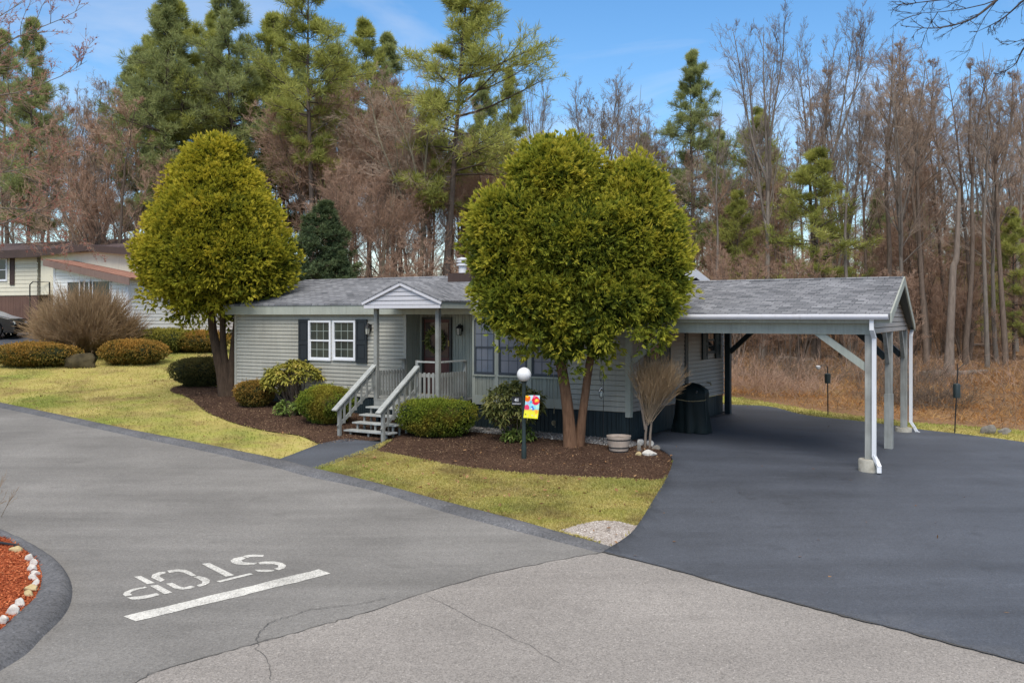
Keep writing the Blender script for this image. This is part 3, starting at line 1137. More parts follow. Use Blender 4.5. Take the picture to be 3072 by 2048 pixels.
# skirting
panel_wall(S0 + .03, S1, -.35, Z0 - .002, .03, M['dark_skirt'], house, 'skirting', .11)
panel_wall(S1, -.02, -.35, Z0 - .002, .03, M['dark_skirt'], house, 'skirting', .11)
panel_wall(.03, DEP - .02, -.35, Z0 - .002, -.03, M['dark_skirt'], house, 'skirting', .11, axis='y', out=1)
panel_wall(.03, DEP - .02, -.35, Z0 - .002, S0 + .03, M['dark_skirt'], house, 'skirting', .11, axis='y', out=-1)
# roof
RT, RZ = 3.1, 3.85
EV = -.18
ZF = 3.05
sl = (RZ - ZF) / (RT - EV)
XL, XR = S0 - .28, .30
mb = MB()
th = .05
mb.hexa([(XL, EV, ZF - th), (XR, EV, ZF - th), (XR, RT, RZ - th), (XL, RT, RZ - th)], [(XL, EV, ZF), (XR, EV, ZF), (XR, RT, RZ), (XL, RT, RZ)])
TE = DEP + .18
ZB = RZ - sl * (TE - RT)
mb.hexa([(XL, RT, RZ - th), (XR, RT, RZ - th), (XR, TE, ZB - th), (XL, TE, ZB - th)], [(XL, RT, RZ), (XR, RT, RZ), (XR, TE, ZB), (XL, TE, ZB)])
rf = mb.build('roof', M['shingle'], house)
mb = MB()
mb.hexa([(XL - .01, RT - .15, RZ - sl * .15 + .004), (XR + .01, RT - .15, RZ - sl * .15 + .004), (XR + .01, RT, RZ + .004), (XL - .01, RT, RZ + .004)],
        [(XL - .01, RT - .15, RZ - sl * .15 + .018), (XR + .01, RT - .15, RZ - sl * .15 + .018), (XR + .01, RT, RZ + .022), (XL - .01, RT, RZ + .022)])
mb.build('ridge_cap', M['shingle'], rf)
# fascia band, soffit, rake boards
fb = MB()
segs = [XL + .02, -9.35, -6.2, -3.1, XR - .02]
for a, b in zip(segs, segs[1:]):
    fb.box(a + .003, b - .003, EV + .02, EV + .045, 2.76, ZF - th - .004)
fb.build('fascia', M['trim'], house)
MB().box(XL + .02, XR - .02, EV + .046, REC, 2.802, 2.83).build('soffit', M['trim'], house)
for xx, mm in ((XR, M['gutter']), (XL - .03, M['trim'])):
    rk = MB()
    rk.hexa([(xx, EV, ZF - .19), (xx + .03, EV, ZF - .19), (xx + .03, RT, RZ - .19), (xx, RT, RZ - .19)], [(xx, EV, ZF + .012), (xx + .03, EV, ZF + .012), (xx + .03, RT, RZ + .012), (xx, RT, RZ + .012)])
    rk.hexa([(xx, RT, RZ - .19), (xx + .03, RT, RZ - .19), (xx + .03, TE, ZB - .19), (xx, TE, ZB - .19)], [(xx, RT, RZ + .012), (xx + .03, RT, RZ + .012), (xx + .03, TE, ZB + .012), (xx, TE, ZB + .012)])
    rk.build('rake_board', mm, house)
# roof vent
vs_ = hs(1378, 2.6)
vb = MB().box(vs_ - .18, vs_ + .55, 2.3, 2.75, 3.55, 3.90)
fl = vb.build('vent', M['brown_trim'], rf)
MB().lathe([(.11, 0), (.11, .2), (.17, .205), (.17, .25), (.12, .255), (.12, .29), (.17, .295), (.17, .33), (.13, .335), (.13, .36), (.165, .365), (.165, .40), (.04, .43)], (vs_ + .18, 2.5, 3.90), 16).build('vent_cap', M['white'], fl, True)
# windows of the left section
for a, b in ((929, 996), (1001.5, 1069.5)):
    s0_, s1_ = hs(a), hs(b)
    window(house, s0_, s1_, hz(1081, (s0_ + s1_) / 2), hz(961, (s0_ + s1_) / 2), -.018, M['white'], M['pane'], M['grid'])
for a, b in ((898.5, 929.5), (1070, 1104)):
    s0_, s1_ = hs(a) + .01, hs(b)
    shutter(house, s0_, s1_, hz(1089, (s0_ + s1_) / 2), hz(957.5, (s0_ + s1_) / 2), -.018, M['shutter'])
# three windows of the bay
for a, b in ((1425, 1486), (1498, 1584), (1597, 1684)):
    s0_, s1_ = hs(a), hs(b)
    zt = 2.62
    window(house, s0_, s1_, zs + .03, zt, -.012, M['grid_dark'], M['pane_blue'], M['grid_dark'], .03, 3, 2, .03)
    MB().box(s0_ - .03, s1_ + .03, -.06, .0, zs - .01, zs + .028).build('sill', M['trim'], house)
for a, b in ((1486, 1498), (1584, 1597)):
    MB().box(hs(a) + .003, hs(b) - .003, -.04, -.013, hz(1190, hs(1550)) + .002, 2.75).build('window_post', M['trim'], house)
# door
d0, d1 = hs(1270, REC), hs(1358, REC)
zd0, zd1 = .74, hz(951, (d0 + d1) / 2, REC)
dr = MB()
dr.box(d0, d0 + .06, REC - .07, REC - .005, zd0, zd1)
dr.box(d1 - .06, d1, REC - .07, REC - .005, zd0, zd1)
dr.box(d0 + .06, d1 - .06, REC - .069, REC - .005, zd1 - .06, zd1)
door = dr.build('door', M['door_frame'], house)
leaf = MB().box(d0 + .06, d1 - .06, REC - .03, REC - .012, zd0, zd1 - .06)
for zz0, zz1 in ((zd0 + .12, zd0 + .52), (zd0 + .62, zd0 + .86)):
    for q0, q1 in ((d0 + .13, (d0 + d1) / 2 - .03), ((d0 + d1) / 2 + .03, d1 - .13)):
        leaf.box(q0, q1, REC - .038, REC - .03, zz0, zz1)
leaf.build('door_leaf', M['door'], door)
sd = MB().box(d0 + .10, d1 - .10, REC - .05, REC - .041, zd0 + .92, zd1 - .14)
sd.build('pane', pane('storm_glass', (.045, .036, .032), .08, (.10, .07, .06)), door)
MB().box(d1 - .075, d1 - .055, REC - .10, REC - .07, zd0 + 1.22, zd0 + 1.36).build('handle', M['yellow'], door)
MB().box(d0, d1, REC - .16, REC - .071, .715, .745).build('threshold', M['yellow'], door)


def lantern(s, t, z, parent):
    b = MB().box(s - .04, s + .04, t - .02, t, z - .06, z + .1)
    b.tube([(s, t - .02, z + .07), (s, t - .07, z + .13), (s, t - .12, z + .11)], .011, 6)
    b.lathe([(.085, .0), (.07, .035), (.03, .07), (.012, .10)], (s, t - .12, z + .02), 8)
    b.lathe([(.055, .0), (.06, .012)], (s, t - .12, z - .155), 8)
    for k in range(4):
        a = k * math.pi / 2 + .78
        b.bar((s + .055 * math.cos(a), t - .12 + .055 * math.sin(a), z - .145), (s + .075 * math.cos(a), t - .12 + .075 * math.sin(a), z + .02), .01, .01)
    o = b.build('wall_lantern', M['iron'], parent)
    MB().lathe([(.048, 0), (.062, .16)], (s, t - .12, z - .143), 8).build('glass', pane('lantern_glass', (.30, .31, .28), .15), o, True)


lantern(hs(1113), -.018, hz(985, hs(1113)), house)
lantern(hs(1386, REC), REC - .013, hz(987, hs(1386, REC), REC), house)
# side wall under the carport: two shuttered windows, dark trim board, outlet box


def ts(px):
    """depth along the side wall"""
    k = (px - CX) / F
    return (OY * k - OX) / (SU - CU * k)


def side_window(a, b, c, d, bot, sbot):
    t0_, t1_, t2_, t3_ = ts(a), ts(b), ts(c), ts(d)
    Ym = OY + CU * (t1_ + t2_) / 2
    zb, zsb = CAMZ - (bot - HY) * Ym / F, CAMZ - (sbot - HY) * Ym / F
    window(house, t1_, t2_, zb, 2.45, .018, M['dark_teal'], M['pane_dark'], M['grid_dark'], .04, 2, 2, .03, 'y', 1)
    shutter(house, t0_, t1_ - .01, zsb, 2.48, .018, M['dark_teal'], 'y', 1)
    shutter(house, t2_ + .01, t3_, zsb, 2.48, .018, M['dark_teal'], 'y', 1)


side_window(2103, 2118, 2142, 2156, 1060, 1076)
side_window(1930, 1945, 1980, 2006, 1085, 1095)
MB().box(0, .03, ts(2053), ts(2062), Z0 - .05, 2.9).build('trim_board', M['dark_teal'], house)
MB().box(.005, .06, ts(1936), ts(1945), 1.02, 1.16).build('outlet_box', M['trim'], house)
MB().tube([(0, ts(2121), .98), (.09, ts(2121), .98), (.12, ts(2121), .92)], .018, 6).build('hose_tap', M['chime'], house)
MB().box(.015, .09, .02, .09, 1.0, 1.02).build('tap_bracket', M['iron'], house) if False else None

# ------------------------------------------------------------------ porch
porch = thing('front_porch', 'grey painted wooden porch with gabled roof, railings and four steps at the front door', 'porch', (OX, OY, 0), -TH)
TP = -1.15
DK = .71
sL, sN, sR = hs(1127, TP) , hs(1250, TP), hs(1312, TP)
PW = .10
dk = MB()
nb = 9
for i in range(nb):
    y0 = TP - .02 + (REC - TP) * i / nb
    dk.box(sL - .05, sR + .06, y0, y0 + (REC - TP) / nb - .006, DK - .035, DK)
dk.build('deck', M['porch'], porch)
rm = MB()
rm.box(sL - .045, sR + .055, TP - .015, TP + .02, DK - .24, DK - .037)
rm.box(sR + .02, sR + .055, TP + .021, .0, DK - .22, DK - .037)
rm.box(sL - .045, sL - .01, TP + .021, .0, DK - .22, DK - .037)
rm.build('rim_board', M['porch'], porch)
for s in (sL, sR):
    MB().box(s - .02, s + .06, TP + .03, TP + .11, -.3, DK - .04).build('support', M['dark_skirt'], porch)
# roof posts
for s in (sL, sR):
    MB().box(s - PW / 2, s + PW / 2, TP - .02, TP + PW - .02, DK, 2.92).build('post', M['porch'], porch, bevel=.006)
MB().box(sN - .04, sN + .04, TP + .0, TP + .08, DK - .2, DK + .96).build('newel_post', M['porch'], porch, bevel=.005)
for s in (sL + .0, sR + .02):
    MB().box(s - .04, s + .04, -.08, .0 - .02, DK, DK + .94).build('newel_post', M['porch'], porch, bevel=.005)
RH = DK + .93


def guard(a, b, vertical_gap=.105, picket_top=.68):
    a, b = Vector(a), Vector(b)
    d = (b - a)
    L = d.length
    d.normalize()
    mb = MB().bar(a + Vector((0, 0, .93)), b + Vector((0, 0, .93)), .13, .032)
    o = mb.build('top_rail', M['porch_light'], porch)
    mb = MB()
    mb.bar(a + Vector((0, 0, .14)), b + Vector((0, 0, .14)), .035, .08)
    mb.bar(a + Vector((0, 0, picket_top - .07)), b + Vector((0, 0, picket_top - .07)), .035, .08)
    mb.build('rail', M['porch'], porch)
    n = max(2, int(L / vertical_gap))
    nx_ = Vector((d.y, -d.x, 0)) * .03
    for i in range(n):
        p = a + d * (L * (i + .5) / n) + nx_
        w = d * .028
        t_ = Vector((d.y, -d.x, 0)) * .012
        pk = MB()
        pk.hexa([p - w - t_ + Vector((0, 0, .07)), p + w - t_ + Vector((0, 0, .07)), p + w + t_ + Vector((0, 0, .07)), p - w + t_ + Vector((0, 0, .07))],
                [p - w - t_ + Vector((0, 0, picket_top)), p + w - t_ + Vector((0, 0, picket_top)), p + w + t_ + Vector((0, 0, picket_top)), p - w + t_ + Vector((0, 0, picket_top))])
        pk.build('baluster', M['porch'], porch)


guard((sN + .04, TP + .03, DK), (sR - .05, TP + .03, DK))
guard((sR + .02, TP + .08, DK), (sR + .02, -.08, DK), .10)
guard((sL, TP + .08, DK), (sL, -.08, DK), .10)
# steps
zg = -.10
nst = 4
rise = (DK - zg) / 5
T0, T1 = TP - .05, TP - 1.02
stw0, stw1 = sL - .02, sN + .05
for i in range(nst):
    zt = DK - rise * (i + 1)
    yy = T0 - (T0 - T1) * (i + .0) / nst
    mb = MB()
    mb.box(stw0 - (.0 if i < 3 else .05), stw1, yy - .30, yy - .003, zt - .035, zt)
    mb.build('step', M['porch_light'], porch, bevel=.004)
    ds = .02
    for xx in (stw0 + .12, (stw0 + stw1) / 2, stw1 - .14):
        MB().box(xx - .022, xx + .022, yy - .25, yy - .21, zg - .1, zt - .037).build('step_support', M['porch'], porch)
for xx in (stw0 + .01, stw1 - .01):
    mb = MB()
    mb.hexa([(xx - .02, T1 - .28, zg - .1), (xx + .02, T1 - .28, zg - .1), (xx + .02, T0, DK - .36), (xx - .02, T0, DK - .36)],
            [(xx - .02, T1 - .28, zg + .04), (xx + .02, T1 - .28, zg + .04), (xx + .02, T0, DK - .2), (xx - .02, T0, DK - .2)]) if False else None
# stair rails
for xx in (sL - .03, sN + .02):
    top = Vector((xx, TP + .0, DK + .82))
    bot = Vector((xx, T1 - .30, DK - .06))
    MB().bar(top, bot + Vector((0, -.12, -.11)), .14, .034).build('handrail', M['porch_light'], porch)
    MB().box(xx - .035, xx + .035, T1 - .27, T1 - .20, zg - .1, DK - .04).build('newel_post', M['porch'], porch)
    d = bot - top
    mb = MB()
    for k in (.16, .50):
        mb.bar(top + Vector((0, 0, -k)), bot + Vector((0, 0, -k)), .03, .075)
    mb.build('rail', M['porch'], porch)
    for i in range(6):
        p = top + d * ((i + .6) / 6.6)
        MB().box(xx + .018, xx + .040, p.y - .028, p.y + .028, p.z - .56, p.z - .08).build('baluster', M['porch'], porch)
# porch roof
TG = -1.38
gl, gr_, gp = hs(1094, TG), hs(1323, TG), hs(1204, TG)
zb_, ze_, zp_ = 2.90, 3.05, 3.50
mb = MB()
for side in (0, 1):
    xe = gl - .05 if side == 0 else gr_ + .05
    zz = ze_ + .0
    back = 2.1
    P0, P1 = (xe, TG - .06, zz), (gp, TG - .06, zp_ + .01)
    P2, P3 = (gp, back, zp_ + .01), (xe, .15, zz)
    lo = [(p[0], p[1], p[2]) for p in (P0, P1, P2, P3)]
    hi = [(p[0], p[1], p[2] + .035) for p in (P0, P1, P2, P3)]
    if side: lo, hi = lo[::-1], hi[::-1]
    mb.hexa(lo, hi)
pr = mb.build('roof', M['shingle'], porch)
lap_wall(gl + .02, gr_ - .02, zb_ + .07, zp_ - .02, M['gable_white'], porch, 'gable', .105, 'x', TG, -1,
         lambda z: gl + (gp - gl) * max(0, z - ze_ + .06) / (zp_ - ze_), lambda z: gr_ - (gr_ - gp) * max(0, z - ze_ + .06) / (zp_ - ze_))
gt = MB()
gt.box(gl, gr_, TG - .035, TG - .0, zb_, zb_ + .075)
for xe in (gl - .045, gr_ + .045):
    a, b = Vector((xe, TG - .045, ze_ - .04)), Vector((gp, TG - .045, zp_ - .035))
    gt.bar(a, b, .03, .06)
gt.box(gl - .02, gl + .04, TG - .033, TG - .002, zb_ + .077, ze_ - .03)
gt.box(gr_ - .04, gr_ + .02, TG - .033, TG - .002, zb_ + .077, ze_ - .03)
gt.build('gable_trim', paint('lilac_white_trim', (.58, .58, .62), .45, .06), porch)
ct = MB()
ct.box(gl - .0, gr_, TG + .002, -.21, zb_ + .005, zb_ + .03)
ct.build('ceiling', M['trim'], porch)
for xe in (gl, gr_):
    MB().box(xe - .015, xe + .015, TG + .0, -.16, zb_ - .004, ze_ + .0).build('fascia', M['trim'], porch)

# wreath hung on the door
dc = (d0 + d1) / 2
wx, wy = W(dc - .02, REC - .06)
wr = thing('door_wreath', 'round wreath of dried greenery hanging on the red front door', 'wreath', (wx, wy, zd0 + 1.36), -TH)
rngw = np.random.default_rng(5)
nn = 520
a = rngw.uniform(0, 6.28, nn)
base = np.stack([np.cos(a) * (.24 + rngw.normal(0, .03, nn)), -.02 + rngw.normal(0, .015, nn), np.sin(a) * (.24 + rngw.normal(0, .03, nn))], 1)
dd = unit(np.stack([np.cos(a + .9), -.4 + rngw.normal(0, .5, nn), np.sin(a + .9)], 1) + rngw.normal(0, .5, (nn, 3)))
v, q, t = leaves(base, dd, rngw.uniform(.06, .14, nn), .04, rngw, rngw.uniform(0, .3, nn), rngw.uniform(.3, 1, nn))
mesh_np('greenery', v, q, M['rhodo_b'], wr, t)

# ------------------------------------------------------------------ carport
car_p = thing('carport', 'grey open carport with shingled gable roof on timber posts over the driveway', 'carport', (OX, OY, 0), -TH)


def ue(t):
    return 5.0 - .068 * t


PB = .145
posts = [(5.0, .02, -.28, 2.36), (4.81, 2.95, -.19, 2.36), (4.62, 5.88, -.18, 2.36)]
for i, (u_, t_, zg_, zt_) in enumerate(posts):
    zb0 = zg_ + (.27 if i == 0 else (.0 if i == 1 else .17)) - (.0 if i == 1 else .01)
    if i == 1: zb0 = zg_ - .1
    MB().box(u_ - PB / 2, u_ + PB / 2, t_ - PB / 2, t_ + PB / 2, zb0, zt_ + (.0 if i != 1 else .02)).build('post', M['post'], car_p, bevel=.008)
    if i != 1:
        hgt = .27 if i == 0 else .17
        MB().lathe([(.19, -.15), (.195, hgt - .02), (.18, hgt)], (u_ - .01, t_, zg_), 20).build('footing', M['concrete'], car_p, True)
# mid-post lower sleeve
MB().box(4.81 - .085, 4.81 + .085, 2.95 - .085, 2.95 + .085, -.3, 1.02).build('post_sleeve', M['post'], car_p, bevel=.006)
# dark corner post at the back of the house and the front beam, rear beam
MB().box(.08, .23, 5.83, 5.98, -.1, 2.36).build('post', M['dark_teal'], car_p, bevel=.006)
XG0 = .06
MB().box(XG0, 5.08, -.06, .09, 2.36, 2.64).build('beam', M['beam'], car_p, bevel=.006)
MB().hexa([(.06, 5.82, 2.36), (ue(5.8) + .08, 5.82, 2.36), (ue(5.9) + .08, 5.97, 2.36), (.06, 5.97, 2.36)],
          [(.06, 5.82, 2.60), (ue(5.8) + .08, 5.82, 2.60), (ue(5.9) + .08, 5.97, 2.60), (.06, 5.97, 2.60)]).build('beam', M['dark_teal'], car_p)
jb = MB()
for k in range(9):
    xx = .4 + k * .52
    jb.box(xx, xx + .05, .1, 5.8, 2.42, 2.56)
jb.build('joists', M['dark_teal'], car_p)
MB().hexa([(.06, .09, 2.585), (5.0, .09, 2.585), (ue(5.8), 5.81, 2.585), (.06, 5.81, 2.585)],
          [(.06, .09, 2.60), (5.0, .09, 2.60), (ue(5.8), 5.81, 2.60), (.06, 5.81, 2.60)]).build('ceiling', M['dark_teal'], car_p)
# braces
def brace(a, b, m=None, w=.075, h=.13):
    MB().bar(a, b, w, h).build('brace', m or M['beam'], car_p)
brace((4.95, .015, 1.72), (4.02, .015, 2.40))
brace((.06, .03, 1.72), (.85, .03, 2.40))
brace((.22, 5.9, 1.75), (.95, 5.9, 2.42), M['dark_teal'])
brace((4.55, 5.88, 1.75), (3.85, 5.88, 2.42), M['dark_teal'])
brace((4.80, 2.88, 1.72), (4.87, 2.15, 2.40), M['post'])
brace((4.62, 5.81, 1.75), (4.68, 5.10, 2.40), M['post'])
brace((4.74, 2.95, 1.80), (4.1, 2.95, 2.42), M['dark_teal'])
# roof planes: ridge a little skew, like the end posts
ER, RR_, EB = -.27, 3.0, 6.32
zER, zRR, zEB = 2.76, 3.56, 2.50
xr = lambda t: ue(t) + .40 - (.03 * t)
XB = -.6
mb = MB()
th = .05


def slab(p):
    lo = [(a, b, c - th) for a, b, c in p]
    mb.hexa(lo, p)


slab([(XB + .9, ER, zER), (xr(ER), ER, zER), (xr(RR_), RR_, zRR), (XB + .9, RR_, zRR)])
slab([(XB + .9, RR_, zRR), (xr(RR_), RR_, zRR), (xr(EB), EB, zEB), (XB + .9, EB, zEB)])
crf = mb.build('roof', M['shingle'], car_p)
mb = MB()
mb.hexa([(.31, RR_ - .14, zRR - .028), (xr(RR_) + .005, RR_ - .14, zRR - .028), (xr(RR_) + .005, RR_, zRR + .004), (.31, RR_, zRR + .004)],
        [(.31, RR_ - .14, zRR - .016), (xr(RR_) + .005, RR_ - .14, zRR - .016), (xr(RR_) + .005, RR_, zRR + .02), (.31, RR_, zRR + .02)])
mb.build('ridge_cap', M['shingle'], crf)
# rake boards
mb = MB()
for (ta, za, tb, zb2) in ((ER - .02, zER, RR_, zRR), (RR_, zRR, EB + .02, zEB)):
    xa, xb = xr(ta), xr(tb)
    mb.hexa([(xa, ta, za - .17), (xa + .03, ta, za - .17), (xb + .03, tb, zb2 - .17), (xb, tb, zb2 - .17)],
            [(xa, ta, za + .012), (xa + .03, ta, za + .012), (xb + .03, tb, zb2 + .012), (xb, tb, zb2 + .012)])
mb.build('rake_board', M['beam'], car_p)
# rake soffits
mb = MB()
for (ta, za, tb, zb2) in ((.1, zER + .07, RR_, zRR - .06), (RR_, zRR - .06, EB - .03, zEB - .06)):
    mb.hexa([(ue(ta) + .09, ta, za - .075), (xr(ta) - .002, ta, za - .075), (xr(tb) - .002, tb, zb2 - .075), (ue(tb) + .09, tb, zb2 - .075)],
            [(ue(ta) + .09, ta, za - .06), (xr(ta) - .002, ta, za - .06), (xr(tb) - .002, tb, zb2 - .06), (ue(tb) + .09, tb, zb2 - .06)])
mb.build('soffit', M['dark_teal'], car_p)
# siding gable end (skewed lap boards)
mb = MB()
z = 2.37
while z < 3.45:
    zt = min(z + .105, 3.46)
    lt = lambda zz: max(-.06, -.06 if zz < 2.72 else RR_ - (3.47 - zz) / ((3.47 - 2.66) / 3.06))
    rt = lambda zz: min(5.97, RR_ + (3.47 - zz) / ((3.47 - 2.52) / 3.2))
    a0, a1, b0, b1 = lt(z), rt(z), lt(zt), rt(zt)
    if a1 - a0 < .03: break
    x_ = lambda t, w: ue(t) + .085 + w
    zl = z + .017
    mb.face((x_(a0, -.03), a0, z), (x_(a1, -.03), a1, z), (x_(a1, -.03), a1, zl), (x_(a0, -.03), a0, zl))
    mb.face((x_(a0, -.03), a0, zl), (x_(a1, -.03), a1, zl), (x_(a1, .018), a1, zl), (x_(a0, .018), a0, zl))
    mb.face((x_(a0, .018), a0, zl), (x_(a1, .018), a1, zl), (x_(b1, .003), b1, zt), (x_(b0, .003), b0, zt))
    mb.face((x_(b0, .003), b0, zt), (x_(b1, .003), b1, zt), (x_(b1, -.03), b1, zt), (x_(b0, -.03), b0, zt))
    z = zt
mb.build('gable', M['tan_siding'], car_p)
MB().box(4.99, 5.082, -.075, -.061, 2.36, 2.66).build('corner_trim', M['beam'], car_p)
# fascia and gutter at the front eave
MB().box(.31, xr(ER) - .01, ER + .06, ER + .085, 2.58, zER - .055).build('fascia', M['beam'], car_p)
MB().box(.31, 5.1, ER + .086, -.061, 2.60, 2.625).build('soffit', M['trim'], car_p)
gp_ = [(-.07, .0), (-.02, -.0), (-.02, -.012), (-.055, -.012), (-.055, -.085), (.045, -.085), (.045, -.0), (.058, -.0), (.058, -.1), (-.06, -.1), (-.085, -.05)]
mb = MB()
mb.prism([(ER - .045 + a, zER - .012 + b) for a, b in ((-.045, 0), (-.03, 0), (-.03, -.085), (.09, -.085), (.09, 0), (.102, 0), (.102, -.1), (-.03, -.1), (-.06, -.055), (-.06, -.02))], .31, xr(ER) - .02, 'x')
gut = mb.build('gutter', M['gutter'], car_p)
# downspouts


def spout(pts, name='downspout'):
    mb = MB()
    for a, b in zip(pts, pts[1:]):
        a, b = Vector(a), Vector(b)
        d = (b - a).normalized()
        mb.bar(a - d * .012, b + d * .012, .075, .055)
    mb.build(name, M['white'], car_p)


u_, t_ = 5.0, .02
spout([(5.10, ER - .0, 2.66), (5.10, ER - .0, 2.46), (5.11, -.10, 2.30), (5.11, -.10, .06), (5.17, -.13, -.05), (5.22, -.20, -.12), (5.225, -.215, -.22)])
spout([(4.75, 6.26, 2.46), (4.75, 6.26, 2.4), (4.76, 6.0, 2.22), (4.76, 6.0, .12), (4.84, 6.0, .0), (4.90, 6.0, -.12), (5.06, 6.0, -.17)])
mb = MB()
mb.prism([(EB + .045 + a, zEB - .012 + b) for a, b in ((-.045, 0), (-.03, 0), (-.03, -.085), (.06, -.085), (.06, 0), (.075, 0), (.075, -.1), (-.04, -.1))], .31, xr(EB) - .02, 'x')
mb.build('gutter', M['gutter'], car_p)

# ------------------------------------------------------------------ neighbours
def ray(px, py, y):
    return ((px - CX) / F * y, y, CAMZ - (py - HY) * y / F)


# white addition with a brown shed roof, on its own origin
A1 = ray(162, 1003, 44.8)
A2 = ray(385, 1005, 42.5)
ax_ = math.atan2(A2[1] - A1[1], A2[0] - A1[0])
LW = math.hypot(A2[0] - A1[0], A2[1] - A1[1])
zb0 = (A1[2] + A2[2]) / 2
nz0 = g(A2[0], A2[1])
wing = thing('white_wing', 'white sided lean-to wing with faded brown shed roof, left of the tall left cedar', 'house', (A1[0], A1[1], nz0), ax_)
zz = zb0 - nz0
hl = CAMZ - (785 - HY) * 44.8 / F - nz0
hr = CAMZ - (835 - HY) * 42.5 / F - nz0
lap_wall(0, LW, zz, hl, M['white_siding'], wing, 'wall', .16, 'x', 0, -1, None, lambda z: LW if z < hr else LW * (1 - (z - hr) / (hl - hr)))
DW = 13.5
lap_wall(0, DW, zz, hr, M['white_siding'], wing, 'wall', .16, 'y', LW, 1)
panel_wall(0, LW, -.6, zz - .003, .03, M['brown_skirt'], wing, 'skirting', .25)
panel_wall(0.03, DW, -.6, zz - .003, LW - .03, M['brown_skirt'], wing, 'skirting', .25, axis='y', out=1)
MB().box(LW - .14, LW + .03, -.03, .14, zz, hr).build('corner_board', M['white'], wing)
MB().box(-.02, .12, -.03, .1, zz, hl).build('corner_board', M['white'], wing)
mb = MB()
mb.hexa([(-.15, -.35, hl + .05), (LW + .45, -.35, hr - .04), (LW + .45, DW + .2, hr - .04), (-.15, DW + .2, hl + .05)],
        [(-.15, -.35, hl + .12), (LW + .45, -.35, hr + .03), (LW + .45, DW + .2, hr + .03), (-.15, DW + .2, hl + .12)])
mb.build('roof', M['brown_roof'], wing)
mb = MB()
mb.hexa([(-.25, -.40, hl - .20), (LW + .5, -.40, hr - .32), (LW + .5, -.352, hr - .32), (-.25, -.352, hl - .20)],
        [(-.25, -.40, hl + .09), (LW + .5, -.40, hr - .0), (LW + .5, -.352, hr - .0), (-.25, -.352, hl + .09)])
mb.build('fascia', M['tan_trim'], wing)
for a, b in ((.30, .46), (.47, .57), (.60, .80)):
    x0, x1 = LW * (a - .12), LW * (b - .02)
    window(wing, x0 + .06, x1, zz + 1.35, CAMZ - (842 - HY) * 44 / F - nz0, -.02, M['white'], M['pane_dark'], M['grid'], .06, 0, 0, .04, sash=False)

# cream house, long front to the left and a gable end behind the wing
Y1 = ray(-260, 880, 52.0)
Y2 = ray(112, 886, 48.5)
yx = math.atan2(Y2[1] - Y1[1], Y2[0] - Y1[0])
LY = math.hypot(Y2[0] - Y1[0], Y2[1] - Y1[1])
by = g(Y2[0], Y2[1])
cream = thing('cream_house', 'cream clapboard house with dark brown roof and shutters at the far left edge', 'house', (Y1[0], Y1[1], by), yx)
zc0 = Y2[2] - by
zc1 = CAMZ - (765 - HY) * 48.5 / F - by
lap_wall(0, LY, zc0, zc1, M['cream_siding'], cream, 'wall', .2)
lap_wall(0, 2.6, zc0, zc1, M['cream_siding'], cream, 'wall', .2, 'y', LY, 1)
lap_wall(LY, LY + 3.0, zc0, zc1, M['cream_siding'], cream, 'wall', .2, 'x', .9, -1)
panel_wall(0, LY + .0, -.8, zc0 - .003, .03, M['brown_skirt'], cream, 'skirting', .3)
MB().box(LY + 2.0, LY + 2.45, .83, .88, zc0 + .3, zc1 - .02).build('shutter', M['brown_trim'], cream)
w0 = LY * (0 + 260) / 372 - .55
window(cream, w0 - .9, LY * (28 + 260) / 372, zc0 + .75, zc1 - .12, -.02, M['white'], M['pane_dark'], M['grid'], .07, 0, 0, .05)
shutter(cream, LY * (36 + 260) / 372, LY * (49 + 260) / 372, zc0 + .55, zc1 - .06, -.02, M['brown_trim'])
mb = MB()
rz_ = zc1 + .95
mb.hexa([(-.5, -.5, zc1 + .18), (LY + 6.5, -.5, zc1 + .18), (LY + 6.5, 3.6, rz_), (-.5, 3.6, rz_)], [(-.5, -.5, zc1 + .26), (LY + 6.5, -.5, zc1 + .26), (LY + 6.5, 3.6, rz_ + .08), (-.5, 3.6, rz_ + .08)])
mb.hexa([(-.5, 3.6, rz_), (LY + 6.5, 3.6, rz_), (LY + 6.5, 7.6, zc1 + .18), (-.5, 7.6, zc1 + .18)], [(-.5, 3.6, rz_ + .08), (LY + 6.5, 3.6, rz_ + .08), (LY + 6.5, 7.6, zc1 + .26), (-.5, 7.6, zc1 + .26)])
mb.build('roof', M['dark_roof'], cream)
MB().box(-.5, LY + 2.2, -.56, -.51, zc1 - .15, zc1 + .24).build('fascia', M['brown_trim'], cream)
